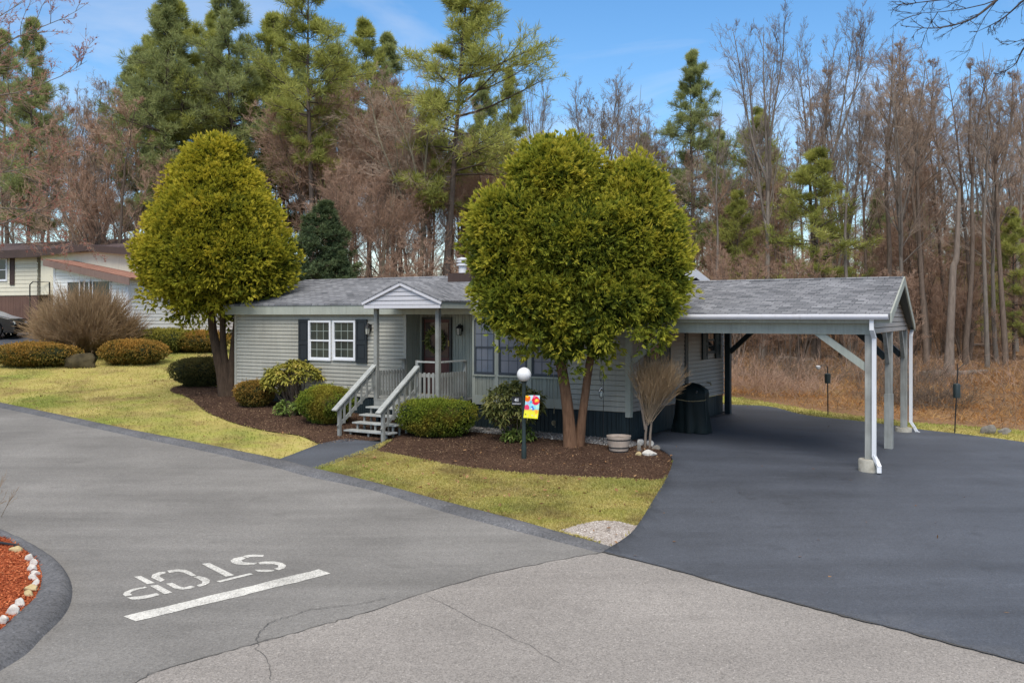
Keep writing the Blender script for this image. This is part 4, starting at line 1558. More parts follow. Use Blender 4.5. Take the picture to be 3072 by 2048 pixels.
# gable block behind the wing
gx0, gx1 = LY + 1.6, LY + 8.2
gc = LY + 5.0
zg1 = zc1 + .1
zpk = CAMZ - (750 - HY) * 48 / F - by
lap = MB()
lap.face((gx0, -1.2, zc0), (gx1, -1.2, zc0), (gx1, -1.2, zg1), (gc, -1.2, zpk - .25), (gx0, -1.2, zg1 - .1))
lap.build('wall', M['cream_siding'], cream)
mb = MB()
for (xa, za, xb, zb2) in ((gx0 - .9, zg1 - .12, gc, zpk), (gc, zpk, gx1 + 1.1, zg1 - .30)):
    mb.hexa([(xa, -1.6, za - .0), (xb, -1.6, zb2 - .0), (xb, 3.6, zb2), (xa, 3.6, za)], [(xa, -1.6, za + .08), (xb, -1.6, zb2 + .08), (xb, 3.6, zb2 + .08), (xa, 3.6, za + .08)])
mb.build('roof', M['dark_roof'], cream)
mb = MB()
for (xa, za, xb, zb2) in ((gx0 - .9, zg1 - .12, gc, zpk), (gc, zpk, gx1 + 1.1, zg1 - .30)):
    mb.hexa([(xa, -1.65, za - .24), (xb, -1.65, zb2 - .24), (xb, -1.605, zb2 - .24), (xa, -1.605, za - .24)], [(xa, -1.65, za + .06), (xb, -1.65, zb2 + .06), (xb, -1.605, zb2 + .06), (xa, -1.605, za + .06)])
mb.build('rake_board', M['brown_trim'], cream)
# hand rail by the cream house
hb = ray(105, 900, 46.5)
MB().tube([(hb[0] - .25, hb[1], hb[2] - 2.0), (hb[0] - .25, hb[1], hb[2] + .75), (hb[0] - .1, hb[1], hb[2] + .9), (hb[0] + .7, hb[1], hb[2] + .88), (hb[0] + .75, hb[1], hb[2] - 2.0)], .03, 6).build('hand_rail', M['iron'], None)
tag(bpy.data.objects['hand_rail'], 'thin dark metal hand rail in front of the cream house', 'railing')

rv_ = MB().box(LW - 1.5, LW - 1.15, 9.6, 10.0, hr + .1, hr + .52)
rv_.box(LW - 1.55, LW - 1.1, 9.55, 10.05, hr + .52, hr + .58)
rv_.build('roof_vent', M['tan_trim'], [c for c in wing.children if c.name.startswith('roof')][0])

# ------------------------------------------------------------------ small things
def gz(x, y, off=0.0):
    return (x, y, g(x, y) + off)


# lamp post with the house number
lx, ly = .24, 19.1
lamp = thing('lamp_post', 'dark green lamp post with white globe standing in the mulch bed', 'lamp post', gz(lx, ly))
zl = lamp.location.z
GC = CAMZ - (1123 - HY) * ly / F - zl
GR_ = .144
mb = MB()
mb.lathe([(.052, -.1), (.052, .25), (.040, .30), (.040, GC - .16), (.055, GC - .155), (.062, GC - .125)], (0, 0, 0), 16)
mb.build('pole', M['lamp_post'], lamp, True)
n_ = 14
mb = MB()
mb.lathe([(max(.012, GR_ * math.sin(math.pi * i / n_)), -GR_ * math.cos(math.pi * i / n_)) for i in range(n_ + 1)], (0, 0, GC), 24)
mb.build('globe', M['globe'], lamp, True)
sz = CAMZ - (1203 - HY) * ly / F - zl
sw, sh = .20, .165
mb = MB().box(-.045 - sw, -.045, -.02, -.004, sz - sh / 2, sz + sh / 2)
mb.tube([(-.04, -.01, sz + sh / 2 + .01), (-.045 - sw, -.01, sz + sh / 2 + .01)], .008, 6)
sg = mb.build('number_sign', M['black'], lamp)


def text_mesh(body, size, name, m, parent, loc, rot, extr=.002, sx=1.0):
    cu = bpy.data.curves.new(name, 'FONT')
    cu.body = body
    cu.size = size
    cu.align_x = 'CENTER'
    cu.align_y = 'CENTER'
    cu.extrude = extr
    cu.offset = size * .018
    ob = bpy.data.objects.new(name, cu)
    COL.objects.link(ob)
    dg = bpy.context.evaluated_depsgraph_get()
    me = bpy.data.meshes.new_from_object(ob.evaluated_get(dg))
    bpy.data.objects.remove(ob)
    me.materials.clear()
    o = link(name, me, m, parent)
    o.location = loc
    o.rotation_euler = rot
    o.scale = (sx, 1, 1)
    return o


text_mesh('41', .095, 'numerals', M['white'], sg, (-.045 - sw / 2, -.0225, sz + .025), (R(90), 0, 0))
# the street name below is a row of small raised letters too small to read
ln_ = MB()
rl = random.Random(4)
x = -.045 - sw + .014
while x < -.045 - .02:
    w = rl.choice((.007, .009, .011))
    h = rl.choice((.017, .019, .020))
    k = rl.random()
    ln_.box(x, x + .0032, -.0225, -.0201, sz - .057, sz - .057 + h)
    if k < .5:
        ln_.box(x + .0034, x + w, -.0224, -.0201, sz - .057 + h - .0035, sz - .057 + h)
    if k > .25:
        ln_.box(x + .0034, x + w, -.0224, -.0201, sz - .057, sz - .0535)
    ln_.box(x + w - .0031, x + w, -.0223, -.0201, sz - .053, sz - .057 + h - .004)
    x += w + .0035
ln_.build('lettering', M['white'], sg)

# garden flag hung from the same post
fz1, fz0 = CAMZ - (1186 - HY) * 18.9 / F, CAMZ - (1253 - HY) * 18.9 / F
flag = thing('garden_flag', 'small bright flowered garden flag hanging at the lamp post', 'flag', (lx + .03, ly - .14, zl))
FW, FT, FB = .275, fz1 - zl, fz0 - zl
kf = NT('flag_print')
uvn = kf.n('ShaderNodeUVMap').outputs['UV']
bgc = kf.ramp(kf.n('ShaderNodeSeparateXYZ').outputs['Y'], [(.0, (.82, .78, .04)), (.28, (.80, .76, .06)), (.36, (.75, .50, .10)), (.42, (.22, .62, .74)), (1, (.55, .80, .88))])
kf.l(uvn, bgc.node.inputs['Fac'].links[0].from_node.inputs[0])
c_ = bgc
nzf = kf.noise(uvn, 9, 2)


def blob(c_, x, y, r, col, soft=.02, petals=0.06):
    vm = kf.n('ShaderNodeVectorMath', operation='DISTANCE')
    mpn = kf.n('ShaderNodeMapping')
    mpn.inputs['Scale'].default_value = (1, 1.6, 1)
    kf.l(uvn, mpn.inputs['Vector'])
    kf.l(mpn.outputs['Vector'], vm.inputs[0])
    vm.inputs[1].default_value = (x, y * 1.6, 0)
    dd_ = kf.math('ADD', vm.outputs['Value'], kf.math('MULTIPLY', kf.math('SUBTRACT', nzf, .5), petals * 4))
    f_ = kf.ramp(dd_, [(max(0, r - soft), 1), (r + soft, 0)])
    return kf.mix(f_, c_, col)


for a in ((.15, .85, .22, (.85, .16, .02)), (.12, .97, .12, (.85, .55, .03)), (.72, .76, .30, (.72, .02, .06)), (.78, .77, .13, (.88, .42, .03)), (.80, .78, .06, (.9, .7, .1)),
          (.15, .47, .19, (.75, .06, .15)), (.62, .95, .10, (.75, .15, .25)), (.25, .66, .10, (.45, .45, .70)), (.40, .70, .08, (.1, .45, .6)), (.52, .46, .09, (.03, .14, .55)), (.60, .40, .07, (.05, .2, .6)), (.50, .435, .045, (.85, .85, .85)),
          (.85, .28, .12, (.85, .40, .05)), (.88, .5, .12, (.45, .75, .6)), (.3, .1, .06, (.75, .62, .2)), (.6, .12, .06, (.78, .70, .3)), (.85, .1, .05, (.78, .70, .3)), (.12, .15, .02, (.02, .02, .02))):
    c_ = blob(c_, *a)
kf.color(c_)
kf.rough(.8, .1)
bm = bmesh.new()
uvl = bm.loops.layers.uv.new('uv')
NX, NY = 8, 12
gv = [[None] * (NY + 1) for _ in range(NX + 1)]
for i in range(NX + 1):
    for j in range(NY + 1):
        u, w = i / NX, j / NY
        wid = FW * (1.03 - .0 * w)
        x = u * wid - (1 - w) ** 1.5 * .045
        y = .018 * math.sin(u * 5 + w * 2) * (1 - w * .7) - (1 - w) * .03
        gv[i][j] = bm.verts.new((x, y, FB + (FT - FB) * w - .02 * u * (1 - w)))
for i in range(NX):
    for j in range(NY):
        f = bm.faces.new((gv[i][j], gv[i + 1][j], gv[i + 1][j + 1], gv[i][j + 1]))
        for lp, (a, b) in zip(f.loops, ((i, j), (i + 1, j), (i + 1, j + 1), (i, j + 1))):
            lp[uvl].uv = (a / NX, b / NY)
me = bpy.data.meshes.new('cloth')
bm.to_mesh(me)
bm.free()
link('cloth', me, kf.m, flag, True)
MB().tube([(-.03, .10, FT + .02), (-.02, 0, FT + .005), (FW + .02, 0, FT + .005)], .006, 6).build('arm', M['iron'], flag)

# half barrel planter
bx_, by_ = at(1860, 1361)
barrel = thing('barrel_planter', 'pale half barrel planter with dark hoops near the house corner', 'planter', gz(bx_, by_ + .22))
mb = MB().lathe([(.185, 0), (.205, .08), (.225, .17), (.240, .25), (.255, .335), (.235, .335), (.23, .29), (.001, .285)], (0, 0, 0), 28)
mb.build('staves', M['barrel'], barrel, True)
MB().lathe([(.228, .288), (.10, .300), (.001, .305)], (0, 0, 0), 20).build('soil', M['soil_dark'], barrel, True)
for z0_, r0_ in ((.085, .2065), (.245, .2385), (.005, .187), (.325, .2525)):
    MB().lathe([(r0_, z0_), (r0_ + .006, z0_ + .002), (r0_ + .009, z0_ + .026), (r0_ + .004, z0_ + .028)], (0, 0, 0), 28).build('hoop', M['hoop'], barrel, True) if z0_ < .3 else None


def rock(name, label, loc, sx, sy, sz_, m, seed, rz=0, group=None, cat='rock'):
    rng = np.random.default_rng(seed)
    bm = bmesh.new()
    bmesh.ops.create_icosphere(bm, subdivisions=3, radius=1)
    ph = rng.uniform(0, 6, 9)
    planes = [(unit(rng.normal(0, 1, 3) * np.array([1, 1, .8])), rng.uniform(.50, .80)) for _ in range(11)]
    for v in bm.verts:
        c = np.array(v.co)
        for nrm, dd_ in planes:
            k = c @ nrm
            if k > dd_:
                c = c - nrm * (k - dd_) * .85
        c = c * (1 + .05 * math.sin(5 * c[0] + ph[0]) + .05 * math.sin(6 * c[1] + ph[1]) + .03 * math.sin(11 * c[2] + ph[2]))
        v.co = (c[0] * sx, c[1] * sy, max(c[2], -.45) * sz_ + .38 * sz_)
    me = bpy.data.meshes.new(name)
    bm.to_mesh(me)
    bm.free()
    o = link(name, me, m, None, True)
    me.set_sharp_from_angle(angle=R(30))
    o.location = loc
    o.rotation_euler = (0, 0, rz)
    tag(o, label, cat, group)
    return o


def rock_px(name, label, px, py, w, h, m, seed, group=None, dep=.6, rot_=.1):
    x, y = at(px, py)
    sc = y / F
    return rock(name, label, gz(x, y + w * sc * dep / 2 * .5, .0), w * sc / 2 * 1.1, w * sc / 2 * dep, h * sc / 1.15, m, seed, rot_, group)


rock_px('rock', 'long flat white rock lying at the mulch edge before the bare fan bush', 1952, 1367, 50, 15, M['rock_white'], 2)
rock_px('rock', 'small yellowish stone beside the flat white rock', 1918, 1367, 20, 10, M['rock_tan'], 3)
rock_px('rock', 'white angular rock behind the trunk of the bare fan bush, against the skirting', 1923, 1336, 26, 18, M['rock_white'], 4)
rock_px('rock', 'pale rounded rock close right of the bare fan bush trunk', 1950, 1338, 24, 15, M['rock_white'], 5)
rock_px('rock', 'upright tan stone just left of the flat white rock', 1918, 1354, 15, 22, M['rock_grey'], 6)
rock_px('rock', 'low grey rock at the driveway corner right of the bare fan bush', 1972, 1349, 30, 12, M['rock_grey'], 8)
rock_px('boulder', 'mossy brown boulder under the big dome shaped bare bush', 241, 1104, 92, 40, M['boulder'], 14, None, .8)
rock_px('rock', 'squat grey rock with flat light top at the right edge of the driveway', 2966, 1303, 54, 28, M['rock_grey'], 10)
rock_px('rock', 'low grey rock half buried right of the squat flat topped rock', 3016, 1303, 46, 16, M['rock_grey'], 11)
for i, (px, py, w, h) in enumerate(((20, 1669, 34, 15), (72, 1672, 60, 18))):
    pass
# edging stones of the island: every one its own
EDGE = [(48, 1668, 52, 14, 'rock_tan', 'flat tan edging slab at the top of the red mulch island'),
        (88, 1698, 34, 18, 'rock_white', 'jagged pale edging stone, topmost of the row along the island kerb'),
        (101, 1711, 36, 16, 'rock_white', 'pale edging stone, second from the top of the island row'),
        (97, 1727, 44, 14, 'rock_white', 'long flat white edging stone, third from the top of the island row'),
        (104, 1740, 34, 12, 'rock_white', 'small white edging stone, fourth from the top of the island row'),
        (101, 1755, 40, 12, 'rock_white', 'whitish flat edging stone, fifth from the top of the island row'),
        (107, 1773, 30, 16, 'rock_white', 'stubby white edging stone just above the yellow one'),
        (96, 1788, 48, 15, 'rock_tan', 'ochre yellow edging stone in the island row'),
        (89, 1803, 44, 14, 'rock_tan', 'greenish tan edging stone just below the ochre yellow one'),
        (62, 1835, 44, 20, 'rock_white', 'plump white stone lying apart below the tan edging stones'),
        (40, 1860, 46, 22, 'rock_white', 'round white stone, second from the bottom of the island edge'),
        (10, 1888, 40, 18, 'rock_white', 'pale stone cut by the left picture edge, lowest on the island')]
for i, (px, py, w, h, mm, lb) in enumerate(EDGE):
    x, y = at(px, py)
    sc = y / F
    rock('edging_stone', lb, (x, y, g(x, y) + .07), w * sc / 2 * 1.12, w * sc / 2 * .62, h * sc / 1.0, M[mm], 40 + i, R(-20 + 15 * math.sin(i * 2.1)), 'stones edging the red mulch island', 'stone')
hx, hy = at(0, 1648)
MB().tube([(hx - 1.5, hy + .28, g(hx, hy) + .09), (hx - .3, hy + .12, g(hx, hy) + .10), (hx + .30, hy - .12, g(hx, hy) + .09), (hx + .38, hy - .2, g(hx, hy) + .06)], .022, 8).build('drain_pipe', M['iron'], None, True)
tag(bpy.data.objects['drain_pipe'], 'black plastic pipe lying at the top edge of the red mulch island', 'pipe')

# covered grill
gx_, gy_ = W(.62, 2.1)
grill = thing('covered_grill', 'barbecue grill under a dark green fabric cover against the side wall', 'grill', gz(gx_, gy_, .03), -TH + R(8))


def draped(w, d, h, n=48):
    rng = np.random.default_rng(3)
    rows = []
    prof = [(.0, 1.04), (.10, 1.02), (.25, .97), (.45, .92), (.62, .90), (.66, .89), (.70, .90), (.78, .87), (.86, .78), (.93, .60), (.975, .38), (1.0, .02)]
    ph = rng.uniform(0, 6.28, 6)
    for f, k in prof:
        ring = []
        for i in range(n):
            a = 2 * math.pi * i / n
            c, s = math.cos(a), math.sin(a)
            e = 3.2
            rr = (abs(c) ** e + abs(s) ** e) ** (-1 / e)
            fold = 1 + (.08 * math.sin(7 * a + ph[0]) + .055 * math.sin(12 * a + ph[1] + f * 3) + .03 * math.sin(21 * a + f * 5)) * (1 - f) ** .7
            ky = k if f > .7 else k
            ring.append((c * rr * w / 2 * (k if f < .72 else k * .35 + .62 if f < .9 else k) * fold, s * rr * d / 2 * ky * fold, h * f))
        rows.append(ring)
    return rows


rows = draped(.80, .62, 1.15)
mb = MB()
n = len(rows[0])
mb.v = [p for r_ in rows for p in r_]
for i in range(len(rows) - 1):
    for k in range(n):
        j = (k + 1) % n
        mb.f.append((i * n + k, i * n + j, (i + 1) * n + j, (i + 1) * n + k))
mb.f.append(tuple(range((len(rows) - 1) * n, len(rows) * n)))
cov = mb.build('cover', M['cover'], grill, True)
cov.data.set_sharp_from_angle(angle=R(70))
st = [(p[0] * 1.02, p[1] * 1.02, p[2] + .02 * math.sin(i * .3)) for i, p in enumerate(rows[5])]
MB().tube(st[n // 2 - 2:n - 2], .010, 6).build('strap', M['strap'], grill)
bdg = MB().lathe([(.03, 0), (.03, .008), (.001, .009)], (0, 0, 0), 12).build('badge', M['steel'], grill)
bdg.location = (.16, -.262, .95)
bdg.rotation_euler = (R(60), 0, 0)

# shepherd's hook with a hanging lantern
sx_, sy_ = (1810 - CX) / F * 20.35, 20.35
hook = thing('garden_hook', 'thin black garden hook with curled top in front of the right wall', 'hook', gz(sx_, sy_))
zk = hook.location.z
HT = CAMZ - (1106 - HY) * sy_ / F - zk
pts = [(0, 0, -.1), (0, 0, HT - .12)]
for i in range(11):
    a = math.pi * i / 10
    pts.append((-.035 + .035 * math.cos(a), 0, HT - .05 + .05 * math.sin(a)))
pts += [(-.075, 0, HT - .16), (-.07, 0, HT - .24), (-.05, 0, HT - .27), (-.03, 0, HT - .24)]
MB().tube(pts, .0065, 6).build('rod', M['iron'], hook, True)
MB().tube([(0, 0, HT - .17), (-.05, 0, HT - .22), (-.06, 0, HT - .27), (-.035, 0, HT - .30), (-.02, 0, HT - .27)], .005, 6).build('scroll', M['iron'], hook, True)
hl_ = thing('hanging_lantern', 'small silver solar lantern hanging from the thin garden hook', 'lantern', (sx_ - .045, sy_ - .03, zk + HT - .40))
MB().lathe([(.068, -.08), (.06, -.065), (.03, -.035), (.018, -.02), (.012, .0)], (0, 0, 0), 14).build('cap', M['steel'], hl_, True)
MB().lathe([(.012, -.215), (.03, -.20), (.045, -.16), (.045, -.11), (.038, -.081)], (0, 0, 0), 14).build('glass', pane('bulb_glass', (.25, .27, .25), .1), hl_, True)
mb = MB()
for k in range(4):
    a = k * math.pi / 2 + .4
    mb.tube([(.055 * math.cos(a), .055 * math.sin(a), -.08), (.052 * math.cos(a), .052 * math.sin(a), -.14), (.035 * math.cos(a), .035 * math.sin(a), -.20), (0, 0, -.235)], .004, 5)
mb.tube([(0, 0, 0), (-.008, 0, .06), (0, 0, .10)], .003, 5)
mb.build('cage', M['iron'], hl_)

# wind chime with crescent moon hanging from the eave
wxs, wys = W(hs(1664, -.16), -.19)
chime = thing('wind_chime', 'thin hanging chime with a crescent moon in front of the dark skirting', 'wind chime', (wxs, wys, 2.77), -TH)
mb = MB().tube([(0, 0, 0), (.01, 0, -.8), (-.01, 0, -1.3), (0, 0, -2.2)], .004, 5)
mb.build('cord', M['chime'], chime)
zc_ = CAMZ - (1240 - HY) * wys / F - 2.77
MB().tube([(0, -.005, zc_), (.01, -.005, zc_ + .14)], .010, 6).build('tube', M['chime'], chime)
zm_ = CAMZ - (1268 - HY) * wys / F - 2.77
outer = [(.06 * math.cos(R(a)), .06 * math.sin(R(a))) for a in range(50, 311, 20)]
inner = [(.022 + .05 * math.cos(R(a)), .05 * math.sin(R(a))) for a in range(300, 59, -20)]
MB().prism([(a, zm_ + b) for a, b in outer + inner], -.012, -.004).build('moon', M['chime'], chime)
MB().lathe([(.004, .0), (.014, -.02), (.004, -.045)], (.03, 0, zm_ - .06), 8).build('bell', M['chime'], chime)

# bird feeders on poles
def feeder(px, py, ptop, label, baff0, baff1, round_top, lean):
    x, y = at(px, py)
    z0_ = g(x, y)
    f = thing('bird_feeder_pole', label, 'feeder pole', (x, y, z0_))
    k = y / F
    ht = (py - ptop) * k
    top = (lean * ht, 0, ht)
    MB().tube([(0, 0, -.2), (lean * ht * .5, 0, ht * .5), top], .017, 8).build('pole', M['iron'], f, True)
    a, b = (py - baff0) * k, (py - baff1) * k
    r_ = .085
    prof = [(r_, b), (r_, a - .05), (r_ * .8, a - .015), (.02, a)] if round_top else [(r_ * .9, b), (r_, a - .02), (.03, a)]
    bf = MB().lathe(prof, (lean * (a + b) / 2, 0, 0), 18).build('baffle', M['feeder'], f, True)
    return f, ht, k


f1, h1, k1 = feeder(2863, 1299, 1106, 'slim pole with dark rounded squirrel baffle, right of the carport', 1149, 1193, True, .055)
mb = MB().tube([(.055 * h1, 0, h1 - .02), (.055 * h1 - .02, 0, h1 + .12)], .012, 6)
mb.tube([(.055 * h1, 0, h1 - .02), (.055 * h1 + .16, 0, h1 + .13)], .010, 6)
mb.build('hook_arm', M['iron'], f1)
f2, h2, k2 = feeder(2484, 1246, 1100, 'slim pole with black box baffle and white cup, seen through the carport', 1119, 1149, False, -.01)
mb = MB().tube([(-.01 * h2, 0, h2), (-.02, 0, h2 + .04), (-.26, 0, h2 + .03)], .010, 6)
mb.build('hook_arm', M['iron'], f2)
MB().lathe([(.03, -.07), (.06, -.03), (.062, .02), (.03, .035)], (-.27, 0, h2 + .0), 14).build('cup', M['white'], f2, True)

# parked car at the left edge, only its nose is in the frame
cy_ = 45.8
cxx = (8 - CX) / F * cy_
car = thing('parked_car', 'black car on the neighbour driveway cut by the left picture edge', 'car', (cxx, cy_, 1.6), R(4))
body = [(-3.9, .35), (-3.95, .75), (-3.6, 1.02), (-3.0, 1.10), (-2.3, 1.52), (-1.0, 1.55), (-.35, 1.25), (.15, 1.06), (.70, .93), (.92, .72), (.95, .38), (.9, .25)]
mb = MB()
arch = lambda c: [(c + .42 * math.cos(R(a)), .36 + .42 * math.sin(R(a))) for a in range(-14, 195, 16)]
low = [(.9, .25)] + [] + arch(0) + [(-.5, .22), (-2.3, .22)] + [(p[0], p[1]) for p in arch(-2.8)] + [(-3.9, .28)]
mb.prism(body[:-1] + low, -.9, .9)
mb.build('body', M['car'], car, False, .04)
MB().prism([(-2.9, 1.10), (-2.28, 1.47), (-1.05, 1.50), (-.45, 1.22), (-.6, 1.08)], -.905, .905).build('side_glass', M['pane_dark'], car)
MB().prism([(-.35, 1.258), (.15, 1.066), (.69, .938), (.5, .99), (.15, 1.08), (-.3, 1.262)], -.7, .7).build('bonnet', metal('bonnet_painted_sheen', (.30, .32, .36), .25), car)  # sky reflection on the black bonnet, put into a pale grey colour
MB().box(.80, .955, -.86, -.45, .66, .80).build('headlight', M['steel'], car)
MB().box(.80, .955, .45, .86, .66, .80).build('headlight', M['steel'], car)
for xx in (0, -2.8):
    for yy in (-.82, .82):
        o = MB().lathe([(.20, -.11), (.33, -.11), (.345, -.06), (.345, .06), (.33, .11), (.20, .11)], (0, 0, 0), 26).build('wheel', M['rubber'], car, True)
        o.location = (xx, yy, .345)
        o.rotation_euler = (R(90), 0, 0)
        rmb = MB().lathe([(.06, -.12), (.06, .12)], (0, 0, 0), 12)
        rmb.lathe([(.215, .10), (.235, .112), (.235, .118), (.215, .118)], (0, 0, 0), 24) if yy < 0 else None
        for k in range(5):
            a = k * 2 * math.pi / 5
            rmb.bar((.05 * math.cos(a), .05 * math.sin(a), .105), (.225 * math.cos(a + .1), .225 * math.sin(a + .1), .105), .05, .03)
        rmb.build('rim', M['steel'], o)
pad = [(cxx - 14, cy_ - 3.0), (cxx + 1.0, cy_ - 3.2), (cxx + 3.5, cy_ - 1.5), (cxx + 3.2, cy_ + 2.2), (cxx - 14, cy_ + 3)]
car.location.z = max(1.62, g(cxx, cy_) + .05)
sheet('neighbour_driveway', pad, M['drive'], .05, 1.0)

# fallen logs and sticks on the woodland edge
def log(px0, py0, px1, py1, r_, label, mat):
    mat = M['bark_dead']
    a, b = at(px0, py0), at(px1, py1)
    p = [(a[0] + (b[0] - a[0]) * f, a[1] + (b[1] - a[1]) * f) for f in (0, .3, .6, 1)]
    c = p[0]
    mb = MB().tube([(x - c[0], y - c[1], g(x, y) - g(*c) + r_ * .7 + .04 * math.sin(i * 2)) for i, (x, y) in enumerate(p)], [r_, r_ * .95, r_ * .85, r_ * .7], 9)
    o = mb.build('fallen_log', mat, None, True)
    o.location = (c[0], c[1], g(*c))
    tag(o, label, 'log')


log(2765, 1131, 2960, 1120, .15, 'grey fallen log lying behind the right feeder pole', M['bark_pale'])
log(2330, 1082, 2440, 1085, .14, 'pale fallen log in the brush seen through the carport', M['bark_pale'])
log(2480, 1070, 2560, 1092, .07, 'thin slanting dead limb in the brush seen through the carport', M['bark_pale'])
log(2905, 1040, 2990, 1034, .09, 'thin pale fallen limb on the slope at the right edge', M['bark_pale'])

# ------------------------------------------------------------------ STOP marking on the road
def drape_poly(mb, poly, off):
    mb.face(*[(x, y, g(x, y) + off) for x, y in poly])


bar_c = [at(369.5, 1849), at(407, 1863), at(991.5, 1720.5), at(956, 1707)]
mb = MB()
NSEG = 16
for i in range(NSEG):
    def lerp(a, b, f): return (a[0] + (b[0] - a[0]) * f, a[1] + (b[1] - a[1]) * f)
    f0, f1 = i / NSEG, (i + 1) / NSEG
    wv = lambda f: .012 * math.sin(f * 17) + .008 * math.sin(f * 41)
    A0, A1_ = lerp(bar_c[0], bar_c[3], f0), lerp(bar_c[0], bar_c[3], f1)
    B0, B1 = lerp(bar_c[1], bar_c[2], f0), lerp(bar_c[1], bar_c[2], f1)
    drape_poly(mb, [(B0[0], B0[1] - wv(f0)), (B1[0], B1[1] - wv(f1)), (A1_[0], A1_[1] + wv(f1 + 3)), (A0[0], A0[1] + wv(f0 + 3))], .005)
o = mb.build('stop_line', M['road_paint'])
tag(o, kind='structure')
# letters: x runs to the driver's right, y towards the line
NLp, NRp, FRp, FLp = at(362, 1802), at(862, 1709), at(800, 1659), at(318, 1722)


def LQ(x, y):
    """x 0..1 from the S side to the P side, y 0 (foot) .. 1 (head, near the line)"""
    f = lerp(FRp, FLp, x)
    n_ = lerp(NRp, NLp, x)
    return lerp(f, n_, y)


def stroke(mb, poly, n=1):
    drape_poly(mb, [LQ(x, y) for x, y in poly], .005)


def arc(cx, cy, rx, ry, a0, a1, w, wy, n=8):
    out = [(cx + rx * math.cos(R(a0 + (a1 - a0) * i / n)), cy + ry * math.sin(R(a0 + (a1 - a0) * i / n))) for i in range(n + 1)]
    inn = [(cx + (rx - w) * math.cos(R(a0 + (a1 - a0) * i / n)), cy + (ry - wy) * math.sin(R(a0 + (a1 - a0) * i / n))) for i in range(n, -1, -1)]
    return out + inn


stop = MB()
STROKES = [
    # S
    [(1556, 468), (1580, 460), (1620, 456), (1692, 459), (1688, 470), (1640, 470), (1600, 472), (1590, 478)],
    [(1552, 469), (1500, 480), (1479, 494), (1488, 509), (1520, 519), (1565, 523), (1632, 519), (1652, 508), (1600, 508), (1560, 504), (1548, 494), (1578, 479)],
    [(1655, 507), (1700, 500), (1760, 500), (1812, 510), (1835, 526), (1826, 543), (1788, 556), (1757, 547), (1786, 538), (1784, 525), (1755, 517), (1700, 518), (1668, 519)],
    [(1632, 553), (1690, 553), (1752, 554), (1762, 561), (1715, 568), (1655, 566)],
    # T
    [(1293, 515), (1345, 510), (1503, 588), (1450, 598)], [(1388, 627), (1602, 575), (1624, 582), (1412, 634)],
    # O
    [(970, 603), (978, 585), (1020, 568), (1060, 566), (1062, 576), (1032, 584), (1022, 597), (1058, 618), (1030, 631)],
    [(1072, 559), (1130, 551), (1190, 553), (1225, 568), (1262, 592), (1228, 594), (1180, 572), (1145, 566), (1085, 573)],
    [(1065, 643), (1105, 637), (1152, 660), (1180, 667), (1225, 656), (1252, 663), (1215, 677), (1160, 681), (1118, 673)],
    [(1238, 599), (1278, 593), (1325, 605), (1346, 620), (1343, 637), (1320, 650), (1277, 663), (1262, 653), (1296, 641), (1298, 629), (1268, 610)],
    # P
    [(860, 598), (905, 593), (992, 638), (945, 646)], [(962, 656), (1012, 650), (1106, 700), (1055, 710)],
    [(787, 713), (800, 696), (850, 676), (932, 662), (945, 669), (885, 680), (845, 694), (834, 705), (850, 716), (805, 724)],
    [(812, 733), (850, 727), (900, 722), (960, 712), (1005, 703), (1024, 715), (960, 733), (900, 743), (850, 745)]]
for st_ in STROKES:
    drape_poly(stop, [at(a * .4677, 1450 + b * .4677) for a, b in st_], .005)
o = stop.build('stop_marking', M['road_paint'])
tag(o, kind='structure')
